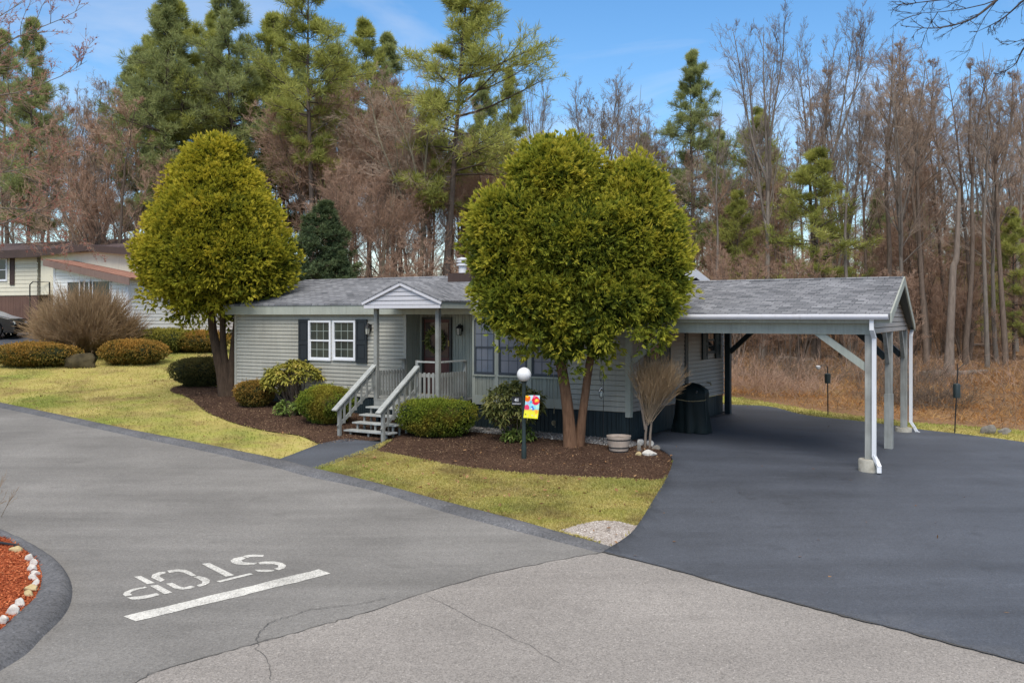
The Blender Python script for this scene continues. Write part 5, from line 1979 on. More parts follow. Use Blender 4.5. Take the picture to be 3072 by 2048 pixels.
# ------------------------------------------------------------------ shrubs
def shrub_soup(rx, ry, rz, n, leaf, rng, sq=2.6, flat_top=.0, rough=.06, zc=.5, spiky=.0, core=.84, tlo=(.0, .45), thi=(.45, 1.0), topt=.25):
    """clipped shrub: leaves through the outer shell of a superellipsoid, dark inner growth"""
    nb = NB()
    ph = rng.uniform(0, 6.28, 8)

    def surf(dv):
        p = np.abs(dv / np.array([rx, ry, rz]))
        k = (p ** sq).sum(-1) ** (-1 / sq)
        wob = 1 + rough * (np.sin(dv[:, 0] * 5 + ph[0]) + np.sin(dv[:, 1] * 6 + ph[1]) + np.sin(dv[:, 2] * 7 + ph[2]) + .7 * np.sin(dv[:, 0] * 13 + dv[:, 2] * 9 + ph[3])) / 2.5
        return dv * (k * wob)[:, None]
    dv = rdir(n, rng)
    p = surf(dv)
    p = p * rng.uniform(.86, 1.02, (n, 1))
    nrm = unit(p / np.array([rx, ry, rz]) ** 2)
    p[:, :2] *= (1 - .30 * np.clip(-p[:, 2:3] / rz, 0, 1) ** 1.3)
    # stray shoots
    p = p + nrm * (rng.uniform(0, 1, (len(p), 1)) < .03) * rng.uniform(.02, .10, (len(p), 1))
    keep = p[:, 2] > -rz * .96
    p, nrm = p[keep], nrm[keep]
    m = len(p)
    per = 3
    base = np.repeat(p, per, 0)
    d = unit(np.repeat(nrm, per, 0) * .9 + rng.normal(0, .6, (m * per, 3)) + np.array([0, 0, .25]))
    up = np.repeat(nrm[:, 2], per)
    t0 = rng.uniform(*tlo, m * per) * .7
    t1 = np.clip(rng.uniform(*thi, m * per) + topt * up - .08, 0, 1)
    v, q, t = leaves(base, d, leaf * rng.uniform(.6, 1.4, m * per), leaf * .42, rng, t0, t1, .1)
    nb.add(v, q, t)
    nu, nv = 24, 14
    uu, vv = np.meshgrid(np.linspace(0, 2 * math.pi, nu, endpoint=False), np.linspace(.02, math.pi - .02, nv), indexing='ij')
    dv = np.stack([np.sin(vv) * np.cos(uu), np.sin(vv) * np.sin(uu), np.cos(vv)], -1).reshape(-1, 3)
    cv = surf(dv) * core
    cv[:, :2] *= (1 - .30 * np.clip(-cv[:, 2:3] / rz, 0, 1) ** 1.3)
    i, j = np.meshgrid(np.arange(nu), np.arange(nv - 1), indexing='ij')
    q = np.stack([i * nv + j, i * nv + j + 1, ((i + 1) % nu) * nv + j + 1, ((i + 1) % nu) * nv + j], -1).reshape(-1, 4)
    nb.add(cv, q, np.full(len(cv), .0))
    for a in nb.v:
        a[:, 2] += rz * zc * 2
    return nb


def shrub(name, label, x, y, rx, ry, rz, n, leaf, m, seed, rz_rot=0, cat='shrub', group=None, **kw):
    rng = np.random.default_rng(seed)
    root = thing(name, label, cat, gz(x, y), rz_rot, group)
    nb = shrub_soup(rx, ry, rz, n, leaf, rng, **kw)
    nb.build('foliage', m, root)
    st = MB()
    rl = random.Random(seed)
    for k in range(5):
        a = rl.uniform(0, 6.28)
        st.tube([(.08 * math.cos(a), .08 * math.sin(a), -.05), (.2 * rx * math.cos(a), .2 * ry * math.sin(a), rz * .5), (.5 * rx * math.cos(a), .5 * ry * math.sin(a), rz * 1.1)], [.02, .016, .01], 5)
    st.build('stems', M['bark_brown'], root)
    return root


x, y = at(968, 1272)
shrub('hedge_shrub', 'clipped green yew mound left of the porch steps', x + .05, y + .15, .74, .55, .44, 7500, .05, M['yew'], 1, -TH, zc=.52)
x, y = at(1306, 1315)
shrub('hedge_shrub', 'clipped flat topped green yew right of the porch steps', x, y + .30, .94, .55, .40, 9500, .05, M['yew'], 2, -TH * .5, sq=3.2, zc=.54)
x, y = at(756, 1224)
shrub('hedge_shrub', 'small rust tinged shrub at the foot of the left cedar', x, y + .3, .53, .48, .34, 4500, .05, M['yew_rust'], 3, 0, zc=.5)
x, y = at(585, 1162)
shrub('hedge_shrub', 'dark clipped mound left behind the trunks of the left cedar', x + .1, y + .4, .95, .8, .44, 7000, .06, M['box_dark'], 4, 0, zc=.5)
x, y = at(380, 1098)
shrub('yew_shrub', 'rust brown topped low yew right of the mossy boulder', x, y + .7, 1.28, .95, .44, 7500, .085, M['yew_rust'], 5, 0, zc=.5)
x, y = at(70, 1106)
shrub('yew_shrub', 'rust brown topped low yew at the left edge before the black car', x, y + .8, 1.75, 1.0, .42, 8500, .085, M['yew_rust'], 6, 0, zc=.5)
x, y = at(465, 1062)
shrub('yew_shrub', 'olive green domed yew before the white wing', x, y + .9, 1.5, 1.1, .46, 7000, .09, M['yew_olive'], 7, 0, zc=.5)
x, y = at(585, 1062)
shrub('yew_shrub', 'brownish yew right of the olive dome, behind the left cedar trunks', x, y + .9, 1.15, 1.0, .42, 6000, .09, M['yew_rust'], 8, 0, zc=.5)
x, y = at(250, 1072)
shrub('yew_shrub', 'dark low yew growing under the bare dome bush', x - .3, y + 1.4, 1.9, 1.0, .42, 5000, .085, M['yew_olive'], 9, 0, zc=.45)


def twiggy(name, label, x, y, h, spread, n0, m_stem, m_twig, seed, up=.03, f_h=None, n1=7, n2=5, r=.012, cat='bush', lean=(0, 0), trunk=None, depth=None):
    """bare bush of many thin stems from one foot"""
    rng = np.random.default_rng(seed)
    root = thing(name, label, cat, gz(x, y))
    th_ = rng.uniform(0, 6.28, n0)
    tilt = np.sqrt(rng.uniform(0, 1, n0)) * spread
    d = np.stack([np.sin(tilt) * np.cos(th_) + lean[0], np.sin(tilt) * np.sin(th_) * (depth or 1) + lean[1], np.cos(tilt)], 1)
    d = unit(d)
    base = np.stack([rng.normal(0, .10, n0), rng.normal(0, .10, n0), np.zeros(n0)], 1)
    if trunk is not None:
        base = np.repeat(np.array(trunk)[None], n0, 0) + rng.normal(0, .03, (n0, 3))
    ln = h * (f_h(tilt) if f_h is not None else 1.0) * rng.uniform(.72, 1.0, n0)
    s = grow(base, d, ln * .7, 6, up, .05, rng)
    nb = NB()
    nb.add(*tubes(s, np.full(n0, r), np.full(n0, r * .45), 4))
    nb.build('stems', m_stem, root)
    b, d1, fr, idx = kids(s, n1, .35, 1.0, .1, .42, rng)
    l1 = ln[idx] * .36 * rng.uniform(.6, 1.1, len(b)) * (1.15 - .35 * fr)
    s1 = grow(b, d1, l1, 4, up * 1.2, .07, rng)
    nt = NB()
    nt.add(*tubes(s1, np.full(len(b), r * .5), np.full(len(b), r * .2), 3))
    b2, d2, fr2, idx2 = kids(s1, n2, .2, 1.0, .15, .55, rng)
    l2 = l1[idx2] * .5 * rng.uniform(.5, 1.1, len(b2))
    s2 = grow(b2, d2, l2, 2, .04, .05, rng)
    nt.add(*tubes(s2, np.full(len(b2), r * .32), np.full(len(b2), r * .16), 3))
    nt.build('twigs', m_twig, root)
    return root


x, y = at(205, 1085)
twiggy('bare_bush', 'huge dome shaped bare brown bush in front of the white wing', x - .05, y + 1.6, 1.0, 1.28, 520, M['twig_stem'], M['twig_tan'], 31, .035, lambda t: 1.16 / np.sqrt((np.sin(t) / 2.65) ** 2 + (np.cos(t) / 3.0) ** 2), 10, 5, .019)
x, y = at(1941, 1345)
fan = twiggy('bare_bush', 'bare tan fan shaped bush beside the half barrel planter', x, y, 1.62, .50, 150, M['twig_stem'], M['twig_tan'], 32, .02, lambda t: 1 - .16 * t, 8, 4, .008, lean=(.20, .0), trunk=(.04, 0, .58))
mb = MB()
for pts_ in ([(-.05, 0, -.1), (-.03, 0, .3), (.0, 0, .55), (.03, 0, .75)], [(-.03, .02, .4), (-.09, .02, .75), (-.16, 0, 1.1), (-.15, 0, 1.4)], [(.05, .01, -.1), (.07, .01, .3), (.10, .0, .6), (.22, 0, .9)], [(.0, 0, .5), (.12, .03, .85), (.22, .05, 1.2)],
             [(.02, 0, .6), (.04, .02, .95), (.0, .04, 1.3)]):
    mb.tube(pts_, [.030, .026, .020, .013][:len(pts_)], 7)
mb.build('trunk', M['bark_dead'], fan, True)


def rhodo(name, label, x, y, tips, m, seed, stem_r=.018, leaf=.11, nl=10, droop=.35, base_z=0.0, extra=0, cat='shrub'):
    """whorled long leaves at the ends of crooked stems; tips = local points"""
    rng = np.random.default_rng(seed)
    root = thing(name, label, cat, gz(x, y))
    rl = random.Random(seed)
    st = MB()
    for tp in tips[:: max(1, len(tips) // 26)]:
        a = Vector((rl.uniform(-.08, .08), rl.uniform(-.06, .06), -.05))
        b = Vector(tp)
        m1 = a.lerp(b, .35) + Vector((rl.uniform(-.06, .06), rl.uniform(-.05, .05), -.05))
        m2 = a.lerp(b, .7) + Vector((rl.uniform(-.05, .05), rl.uniform(-.05, .05), -.02))
        st.tube([a, m1, m2, b], [stem_r, stem_r * .8, stem_r * .55, stem_r * .35], 6)
    st.build('stems', M['bark_brown'], root)
    T = np.array(tips)
    n = len(T)
    base = np.repeat(T, nl, 0) + rng.normal(0, .012, (n * nl, 3))
    a = np.tile(np.arange(nl) * 2 * math.pi / nl, n) + rng.uniform(0, 6.28, n * nl) * .3
    d = unit(np.stack([np.cos(a), np.sin(a), rng.normal(-.05, droop, n * nl)], 1))
    ln = leaf * rng.uniform(.7, 1.25, n * nl)
    tone = np.repeat(rng.uniform(0, .55, n), nl)
    # leaves lie broad side up
    side = unit(np.cross(d, np.array([0, 0, 1.0]) + rng.normal(0, .35, d.shape)))
    m_ = base + d * (ln * .5)[:, None] + np.array([0, 0, .012])
    tip = base + d * ln[:, None] - np.array([0, 0, 1]) * (ln * .22)[:, None]
    w = (ln * .17)[:, None]
    v = np.stack([base, m_ + side * w, tip, m_ - side * w], 1).reshape(-1, 3)
    t = np.stack([tone * .6, tone + .25, tone + .4, tone + .25], 1).ravel()
    mesh_np('foliage', v, np.arange(4 * n * nl).reshape(-1, 4), m, root, t)
    return root


def cloud(n, c, r, rng, shell=.75, zmin=None):
    d = rdir(n * 3, rng)
    p = np.array(c) + d * np.array(r) * rng.uniform(shell, 1, (n * 3, 1)) ** .7
    if zmin is not None:
        p = p[p[:, 2] > zmin]
    return [tuple(q) for q in p[:n]]


rg = np.random.default_rng(77)
x, y = at(885, 1222)
K = y / F
tips = cloud(230, (0, 0, (1222 - 1148) * K), (98 * K, .62, 66 * K), rg, .78, (1222 - 1143) * K) + cloud(45, (-58 * K, -.1, (1222 - 1145) * K), (36 * K, .45, 28 * K), rg, .6)
rhodo('rhododendron', 'yellow green umbrella shaped rhododendron in front of the left wall', x, y, tips, M['rhodo'], 51, .026, .15, 11)
x, y = .05, 21.1
zb = g(x, y)
c0 = CAMZ - (1215 - HY) * y / F - zb
tips = cloud(260, (-.02, -.08, c0 + .02), (.68, .52, .50), rg, .6, .25)
rhodo('rhododendron', 'olive green rhododendron behind the lamp post', x, y, tips, M['rhodo_b'], 52, .02, .14, 11, .45)
x, y = at(860, 1250)
rhodo('low_plant', 'low bright green leafy plant left of the clipped mound by the steps', x, y + .15, cloud(34, (0, 0, .16), (.36, .28, .20), rg, .5, .04), M['lowleaf'], 53, .008, .17, 9, .5, cat='plant')
x, y = at(1563, 1330)
rhodo('low_plant', 'low green leafy plant at the foot of the lamp post', x, y + .2, cloud(60, (0, 0, .13), (.42, .3, .22), rg, .4, .03), M['lowleaf'], 54, .008, .13, 9, .5, cat='plant')

# ------------------------------------------------------------------ the two golden cedars
def in_house(p):
    """world points inside the house or under its eaves"""
    dx, dy = p[:, 0] - OX, p[:, 1] - OY
    s = dx * CU - dy * SU
    t = dx * SU + dy * CU
    roof = ZF + (np.minimum(t, 2 * RT - t) - EV) * sl
    a = (t > -.22) & (s > S0 - .3) & (s < .3) & (p[:, 2] < roof + .05)
    b = (t > -.35) & (s > -.1) & (s < 5.4) & (p[:, 2] < 2.8 + (t + .3) * .26) & (p[:, 2] > 2.25)
    return a | b


def cedar(name, label, x, y, lobes, trunks, m, mb_, seed, n_clump, loose=()):
    rng = np.random.default_rng(seed)
    root = thing(name, label, 'tree', gz(x, y))
    z0_ = root.location.z
    L = np.array(lobes, float)
    L[:, 3:] -= .30
    pts, nr = [], []
    area = L[:, 3] * L[:, 5] + L[:, 4] * L[:, 5]
    for k, (cx, cy, cz, rx, ry, rz) in enumerate(L):
        n = int(n_clump * area[k] / area.sum())
        d = rdir(n, rng)
        wob = 1 + .05 * np.sin(d[:, 0] * 6 + d[:, 2] * 5 + k) + .05 * np.sin(d[:, 1] * 8 + k * 2) + rng.normal(0, .03, n)
        p = np.array([cx, cy, cz]) + d * np.array([rx, ry, rz]) * wob[:, None]
        ok = np.ones(n, bool)
        for j, (ax, ay, az, bx_, by_, bz) in enumerate(L):
            if j != k:
                ok &= (((p - np.array([ax, ay, az])) / np.array([bx_, by_, bz])) ** 2).sum(-1) > .86
        pts.append(p[ok])
        nr.append(unit(d / np.array([rx, ry, rz]))[ok])
    C, N = np.concatenate(pts), np.concatenate(nr)
    wp = C + np.array([x, y, z0_])
    ok = ~in_house(wp)
    C, N = C[ok], N[ok]
    low = (N[:, 2] < -.15) & (rng.uniform(0, 1, len(C)) < .4)
    C[low, 2] -= rng.uniform(.08, .50, low.sum())
    stray = rng.uniform(0, 1, len(C)) < .07
    C[stray] += N[stray] * rng.uniform(.05, .22, (stray.sum(), 1))
    nb = NB()
    ncl = len(C)
    # clumps of flat sprays, each spray a small fan of scale leaves
    ns = 15
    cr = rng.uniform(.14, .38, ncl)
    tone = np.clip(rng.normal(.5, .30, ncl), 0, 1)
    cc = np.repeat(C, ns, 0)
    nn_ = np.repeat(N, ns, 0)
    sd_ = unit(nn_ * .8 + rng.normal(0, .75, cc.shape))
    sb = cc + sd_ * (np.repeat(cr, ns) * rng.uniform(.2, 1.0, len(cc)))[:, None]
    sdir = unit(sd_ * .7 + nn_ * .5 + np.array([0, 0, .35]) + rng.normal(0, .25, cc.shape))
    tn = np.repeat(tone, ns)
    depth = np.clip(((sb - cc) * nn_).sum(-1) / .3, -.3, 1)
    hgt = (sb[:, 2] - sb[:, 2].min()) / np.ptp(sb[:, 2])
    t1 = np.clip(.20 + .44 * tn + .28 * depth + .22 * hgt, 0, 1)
    nf = 8
    fb = np.repeat(sb, nf, 0)
    fd0 = np.repeat(sdir, nf, 0)
    fside = np.repeat(unit(np.cross(sdir, rng.normal(0, 1, sdir.shape))), nf, 0)
    off = np.tile(np.array([-1.0, -.7, -.42, -.14, .14, .42, .7, 1.0]), len(sb))
    fd = unit(fd0 + fside * (off * .75)[:, None])
    ln = rng.uniform(.07, .16, len(fb)) * (1.15 - .45 * np.abs(off))
    st = np.repeat(t1, nf)
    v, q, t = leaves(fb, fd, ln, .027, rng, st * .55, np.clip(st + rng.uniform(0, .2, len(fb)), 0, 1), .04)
    ok = ~np.repeat(in_house(v.reshape(-1, 4, 3)[:, 2] + np.array([x, y, z0_])), 4).reshape(-1, 4).all(1)
    v = v.reshape(-1, 4, 3)[ok].reshape(-1, 3)
    t = t.reshape(-1, 4)[ok].ravel()
    nb.add(v, np.arange(len(v)).reshape(-1, 4), t)
    # loose sprays filling the shell between the clumps
    nfill = n_clump * 9
    k = rng.choice(len(L), nfill, p=area / area.sum())
    d = rdir(nfill, rng)
    p = L[k, :3] + d * L[k, 3:] * rng.uniform(.90, 1.06, (nfill, 1))
    ok = ~in_house(p + np.array([x, y, z0_]))
    p, d = p[ok], d[ok]
    fb = np.repeat(p, 5, 0)
    fd = unit(np.repeat(unit(d + np.array([0, 0, .5]) + rng.normal(0, .4, p.shape)), 5, 0) + rng.normal(0, .38, (len(fb), 3)))
    st = np.repeat(np.clip(rng.uniform(.12, .55, len(p)) + .22 * (p[:, 2] - p[:, 2].min()) / np.ptp(p[:, 2]), 0, 1), 5)
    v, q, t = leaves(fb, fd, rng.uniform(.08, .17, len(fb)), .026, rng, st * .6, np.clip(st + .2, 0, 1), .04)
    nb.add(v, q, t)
    # inner growth, dark
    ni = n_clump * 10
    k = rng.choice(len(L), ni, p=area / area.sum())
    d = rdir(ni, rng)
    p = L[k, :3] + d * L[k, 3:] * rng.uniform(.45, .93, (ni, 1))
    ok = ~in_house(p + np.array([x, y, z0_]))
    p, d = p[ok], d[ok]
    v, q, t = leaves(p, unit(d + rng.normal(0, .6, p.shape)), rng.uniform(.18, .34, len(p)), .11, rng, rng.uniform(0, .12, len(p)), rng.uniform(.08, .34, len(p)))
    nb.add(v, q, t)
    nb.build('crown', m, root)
    for pts_, rad in trunks:
        t_ = MB()
        # bark ridges: slightly lobed cross-section
        t_.tube(smooth3(pts_), rad_s(rad, len(pts_)), 12)
        t_.build('trunk', mb_, root, True)
    # limbs reaching into the crown
    li = MB()
    rl = random.Random(seed)
    for _ in range(34):
        k = rl.randrange(len(L))
        cx, cy, cz, rx, ry, rz = L[k]
        tp = Vector(trunks[rl.randrange(len(trunks))][0][-1])
        e = Vector((cx + rx * rl.uniform(-.8, .8), cy + ry * rl.uniform(-.8, .8), cz + rz * rl.uniform(-.75, .7)))
        if in_house(np.array([[e.x + x, e.y + y, e.z + z0_]]))[0]: continue
        mid = tp.lerp(e, .5) + Vector((0, 0, .15))
        li.tube([tp - Vector((0, 0, rl.uniform(0, .5))), mid, e], [.04, .025, .01], 5)
    li.build('limbs', mb_, root)
    return root


def smooth3(pts, n=4):
    return smooth_line(pts, n)


def rad_s(r, n):
    x = np.linspace(0, 1, len(r))
    return list(np.interp(np.linspace(0, 1, (n - 1) * 4 + 1), x, r))


# left cedar
cx0, cy0 = -8.55, 27.9
K = cy0 / F
zb = g(cx0, cy0)


def L2(px, py, rx, rz, ry=None, dy=0.0, kk=None, x0=cx0, zz0=zb):
    """lobe from surveyed centre and half sizes"""
    kk = kk or K
    yy = kk * F
    return ((px - CX) * kk - x0, dy, CAMZ - (py - HY) * kk - zz0, rx * kk, (ry if ry else rx) * kk, rz * kk)


s13 = 1.3061
VL = lambda px, py, rx, rz: L2(px * s13, py * s13, rx * s13, rz * s13)
lobes = [VL(498, 592, 180, 118), VL(497, 515, 158, 112), VL(492, 440, 118, 98), VL(488, 375, 82, 72), VL(470, 330, 36, 34), VL(528, 350, 44, 42),
         VL(390, 612, 80, 76), VL(618, 610, 74, 84), VL(482, 674, 110, 58), VL(592, 680, 84, 52), VL(366, 640, 54, 50), VL(432, 722, 44, 26), VL(640, 700, 34, 32), VL(560, 725, 60, 34)]
kx = lambda px, py, k=K, x0=cx0, z0_=zb: ((px * s13 - CX) * k - x0, 0.0, CAMZ - (py * s13 - HY) * k - z0_)
tr = [([kx(522, 925), kx(510, 860), kx(497, 800), kx(487, 740), kx(480, 600)], [.26, .17, .14, .12, .07]),
      ([tuple(np.array(kx(524, 920)) + (0, -.05, 0)), kx(520, 860), kx(513, 800), kx(511, 740), kx(505, 600)], [.2, .13, .10, .085, .05]),
      ([kx(530, 925), kx(533, 860), kx(537, 800), kx(543, 745), kx(560, 600)], [.22, .14, .115, .10, .06])]
cedar('golden_cedar', 'tall egg shaped golden green cedar at the left end of the house', cx0, cy0, lobes, tr, M['cedar'], M['bark_dark'], 61, 2100)
# right cedar, two leaders
cx1, cy1 = (1318 * s13 - CX) / F * 20.2, 20.2
K1 = cy1 / F
zb1 = g(cx1, cy1)
LL = lambda px, py, rx, rz, ry=None, dy=0.0: L2(px * s13, py * s13, rx * s13, rz * s13, (ry * s13 if ry else None), dy, K1, cx1, zb1)
lobes = [LL(1272, 415, 124, 112, 118, -.1), LL(1458, 445, 88, 96, 85, -.1), LL(1440, 540, 130, 140, 120, -.2), LL(1210, 520, 145, 110, 120, -.25), LL(1320, 560, 180, 150, 145, -.25), LL(1160, 590, 100, 130, 95, -.3),
         LL(1500, 600, 88, 120, 85, -.35), LL(1230, 680, 130, 92, 105, -.45), LL(1400, 690, 150, 85, 105, -.45), LL(1320, 745, 120, 60, 95, -.4), LL(1165, 700, 72, 72, 70, -.5), LL(1500, 700, 62, 70, 62, -.5), LL(1090, 640, 34, 42, 34, -.4),
         LL(1205, 755, 62, 42, 55, -.5), LL(1530, 730, 38, 38, 36, -.5), LL(1280, 348, 88, 52, 70, 0), LL(1385, 455, 80, 86, 80, -.1), LL(1110, 745, 40, 36, 36, -.5), LL(1290, 800, 70, 44, 60, -.4), LL(1370, 790, 50, 48, 50, -.4)]
kx = lambda px, py: ((px * s13 - CX) * K1 - cx1, 0.0, CAMZ - (py * s13 - HY) * K1 - zb1)
tr = [([kx(1311, 1035), kx(1306, 960), kx(1299, 900), kx(1289, 840), kx(1270, 740), kx(1255, 600)], [.17, .125, .115, .11, .10, .06]),
      ([tuple(np.array(kx(1330, 1030)) + (0, .1, 0)), kx(1337, 960), kx(1345, 900), kx(1355, 830), kx(1375, 740), kx(1410, 600)], [.13, .09, .085, .085, .08, .05])]
cedar('golden_cedar', 'broad two stemmed golden green cedar in front of the house windows', cx1, cy1, lobes, tr, M['cedar_b'], M['bark_cedar'], 62, 2300)
# ------------------------------------------------------------------ woodland
def bare_proto(name, label, H, seed, n1=26, n2=7, n3=6, n4=4, r0=.17, lo=.32, a1=(.35, .75), L1=.33, up=.06, lead=0, m_tr='bark_grey', m_tw='twig_brown', stems=1, tw=.012, jit=.05):
    rng = np.random.default_rng(seed)
    root = thing(name, label, 'tree', (0, 0, 0))
    base = np.zeros((stems, 3))
    d = unit(np.array([[rng.normal(0, .06 if stems == 1 else .16), rng.normal(0, .06 if stems == 1 else .16), 1.0] for _ in range(stems)]))
    base[:, :2] = rng.normal(0, .12 if stems > 1 else 0.0001, (stems, 2))
    base[:, 2] = -.3
    t = grow(base, d, np.full(stems, H) * rng.uniform(.85, 1, stems) if stems > 1 else np.array([float(H)]), 13, .02, jit * .8, rng)
    tr = NB()
    tr.add(*tubes(t, np.full(stems, r0), np.full(stems, r0 * .05), 8))
    parents = t
    LP = np.full(stems, float(H))
    RP = np.full(stems, r0)
    if lead:
        b, dd, fr, idx = kids(t, lead, .35, .62, .22, .5, rng)
        l_ = H * (1 - fr) * rng.uniform(.85, 1.05, len(b))
        s = grow(b, dd, l_, 13, .07, jit, rng)
        tr.add(*tubes(s, RP[idx] * (1 - fr * .7) * .7, np.full(len(b), r0 * .09), 6))
        parents = np.concatenate([t, s])
        LP = np.concatenate([LP, l_ * 1.4])
        RP = np.concatenate([RP, RP[idx] * .6])
    tw_ = NB()
    b, dd, fr, idx = kids(parents, n1, lo, .96, a1[0], a1[1], rng)
    l1 = LP[idx] * L1 * (1.12 - .85 * fr) * rng.uniform(.5, 1.15, len(b))
    r1 = np.maximum(RP[idx] * .30 * (1.1 - .8 * fr), tw)
    s1 = grow(b, dd, l1, 7, up, .09, rng)
    tr.add(*tubes(s1, r1, r1 * .25, 5))
    b, dd, fr, idx = kids(s1, n2, .18, 1.0, .3, .85, rng)
    l2 = l1[idx] * .46 * (1.2 - .6 * fr) * rng.uniform(.5, 1.2, len(b))
    r2 = np.maximum(r1[idx] * .42, tw * .8)
    s2 = grow(b, dd, l2, 5, up, .11, rng)
    tw_.add(*tubes(s2, r2, r2 * .4, 3))
    b, dd, fr, idx = kids(s2, n3, .15, 1.0, .3, .9, rng)
    l3 = l2[idx] * .5 * rng.uniform(.5, 1.2, len(b))
    s3 = grow(b, dd, l3, 3, up, .12, rng)
    tw_.add(*tubes(s3, np.full(len(b), tw * .75), np.full(len(b), tw * .45), 3))
    if n4:
        b, dd, fr, idx = kids(s3, n4, .1, 1.0, .3, .9, rng)
        l4 = np.maximum(l3[idx] * .6, .12) * rng.uniform(.5, 1.2, len(b))
        s4 = grow(b, dd, l4, 2, up, .08, rng)
        tw_.add(*tubes(s4, np.full(len(b), tw * .55), np.full(len(b), tw * .35), 3))
    tr.build('trunk', M[m_tr], root, True)
    tw_.build('crown', M[m_tw], root)
    root['H'] = float(max(p[:, 2].max() for p in (np.concatenate(tr.v), np.concatenate(tw_.v))))
    return root


def pine_proto(name, label, H, seed, lo=.3, Lmax=.2, n1=95, n2=9, nt=5, dens=6, m='pine', r0=.2, peak=.45, droop=.0, tuft=.30, wid=.055, openness=.25, asym=0.0):
    rng = np.random.default_rng(seed)
    root = thing(name, label, 'tree', (0, 0, 0))
    t = grow(np.array([[0, 0, -.3]]), np.array([[rng.normal(0, .02), rng.normal(0, .02), 1.0]]), np.array([float(H)]), 14, .03, .012, rng)
    tr = NB()
    tr.add(*tubes(t, np.array([r0]), np.array([r0 * .08]), 8))
    whorls = np.linspace(lo, .985, max(6, n1 // 5))
    fr = np.clip(np.repeat(whorls, 5)[:n1] + rng.normal(0, .012, min(n1, len(whorls) * 5)), lo, .99)
    n1 = len(fr)
    i = np.minimum((fr * 13).astype(int), 12)
    w = (fr * 13 - i)[:, None]
    b = t[0, i] * (1 - w) + t[0, i + 1] * w
    az = rng.uniform(0, 6.28, n1)
    x = (fr - lo) / (1 - lo)
    prof = np.where(x < peak, .55 + .45 * (x / peak), np.maximum(.05, (1 - x) / (1 - peak)) ** .75)
    l1 = H * Lmax * prof * rng.uniform(1 - openness * 2, 1.08, n1) * (1 + asym * np.cos(az))
    tilt = rng.normal(.12, .14, n1) + .55 * x ** 2 - droop
    d = np.stack([np.cos(az) * np.cos(tilt), np.sin(az) * np.cos(tilt), np.sin(tilt)], 1)
    s1 = grow(b, d, l1, 6, .035 - droop * .1, .05, rng)
    tr.add(*tubes(s1, np.maximum(.018, l1 * .016), np.full(n1, .008), 4))
    b, dd, f2, idx = kids(s1, n2, .22, 1.0, .4, 1.05, rng, .70)
    l2 = l1[idx] * .34 * (1.25 - .7 * f2) * rng.uniform(.6, 1.2, len(b)) + .15
    s2 = grow(b, dd, l2, 3, .08, .08, rng)
    tr.add(*tubes(s2, np.full(len(b), .012), np.full(len(b), .006), 3))
    b, dd, f3, idx2 = kids(s2, nt, .25, 1.0, .1, .8, rng)
    zt = (b[:, 2] - b[:, 2].min()) / np.ptp(b[:, 2])
    tone = np.repeat(rng.normal(.42, .13, n1), n2)[idx2]
    nn_ = len(b)
    base = np.repeat(b, dens, 0)
    nd = unit(np.repeat(dd, dens, 0) * .5 + rng.normal(0, .55, (nn_ * dens, 3)) + np.array([0, 0, .38]))
    tt = np.clip(np.repeat(tone, dens) + rng.normal(0, .14, nn_ * dens), 0, 1)
    v, q, tc = leaves(base, nd, tuft * rng.uniform(.6, 1.3, nn_ * dens), wid, rng, tt * .6, np.clip(tt + .25, 0, 1))
    tr.build('trunk', M['bark_pine'], root, True)
    mesh_np('crown', v, q, M[m], root, tc)
    root['H'] = float(v[:, 2].max())
    return root


LB = 'bare grey brown tree in the woods'
P = {}
P['maple'] = bare_proto('bare_tree', LB, 15, 101, 15, 7, 6, 3, .16, .30, (.45, .95), .40, .045, 3, 'bark_grey', 'twig_brown', tw=.009)
P['tall'] = bare_proto('bare_tree', LB, 17, 102, 22, 7, 6, 3, .15, .40, (.5, 1.0), .27, .05, 1, 'bark_brown', 'twig_brown', tw=.009)
P['grey'] = bare_proto('bare_tree', LB, 16, 103, 13, 7, 6, 3, .17, .36, (.35, .8), .38, .06, 3, 'bark_grey', 'twig_grey', tw=.009)
P['red'] = bare_proto('bare_tree', LB, 12, 104, 24, 8, 6, 4, .11, .18, (.4, .95), .42, .045, 2, 'bark_brown', 'twig_red', tw=.009)
P['pale'] = bare_proto('bare_tree', LB, 14, 105, 13, 6, 6, 4, .18, .40, (.5, 1.0), .40, .02, 2, 'bark_pale', 'twig_brown', jit=.10, tw=.009)
P['slim'] = bare_proto('bare_tree', LB, 13, 106, 20, 6, 5, 3, .085, .30, (.4, .9), .24, .04, 0, 'bark_brown', 'twig_brown', tw=.009)
P['clump'] = bare_proto('bare_tree', LB, 10, 107, 16, 7, 6, 4, .085, .22, (.25, .65), .32, .07, 0, 'bark_brown', 'twig_red', stems=6, tw=.009)
P['vase'] = bare_proto('bare_tree', LB, 16, 108, 9, 6, 6, 3, .17, .35, (.25, .65), .40, .07, 4, 'bark_grey', 'twig_grey', jit=.06, tw=.008)
P['sapling'] = bare_proto('bare_tree', LB, 6, 109, 14, 6, 5, 3, .035, .15, (.35, .8), .36, .04, 0, 'bark_brown', 'twig_red', stems=4, tw=.008)
P['pole'] = bare_proto('bare_tree', LB, 17, 110, 15, 6, 5, 3, .17, .55, (.5, 1.0), .20, .05, 1, 'bark_brown', 'twig_brown', tw=.008)
P['stem'] = bare_proto('bare_tree', LB, 15, 111, 14, 6, 5, 3, .12, .50, (.45, .95), .22, .05, 0, 'bark_grey', 'twig_grey', tw=.008)
Q = {}
Q['full'] = pine_proto('pine_tree', 'pine', 20, 201, .32, .19, 95, 16, 8, 4, 'pine', .20, .38, .0, .38, .028, .36)
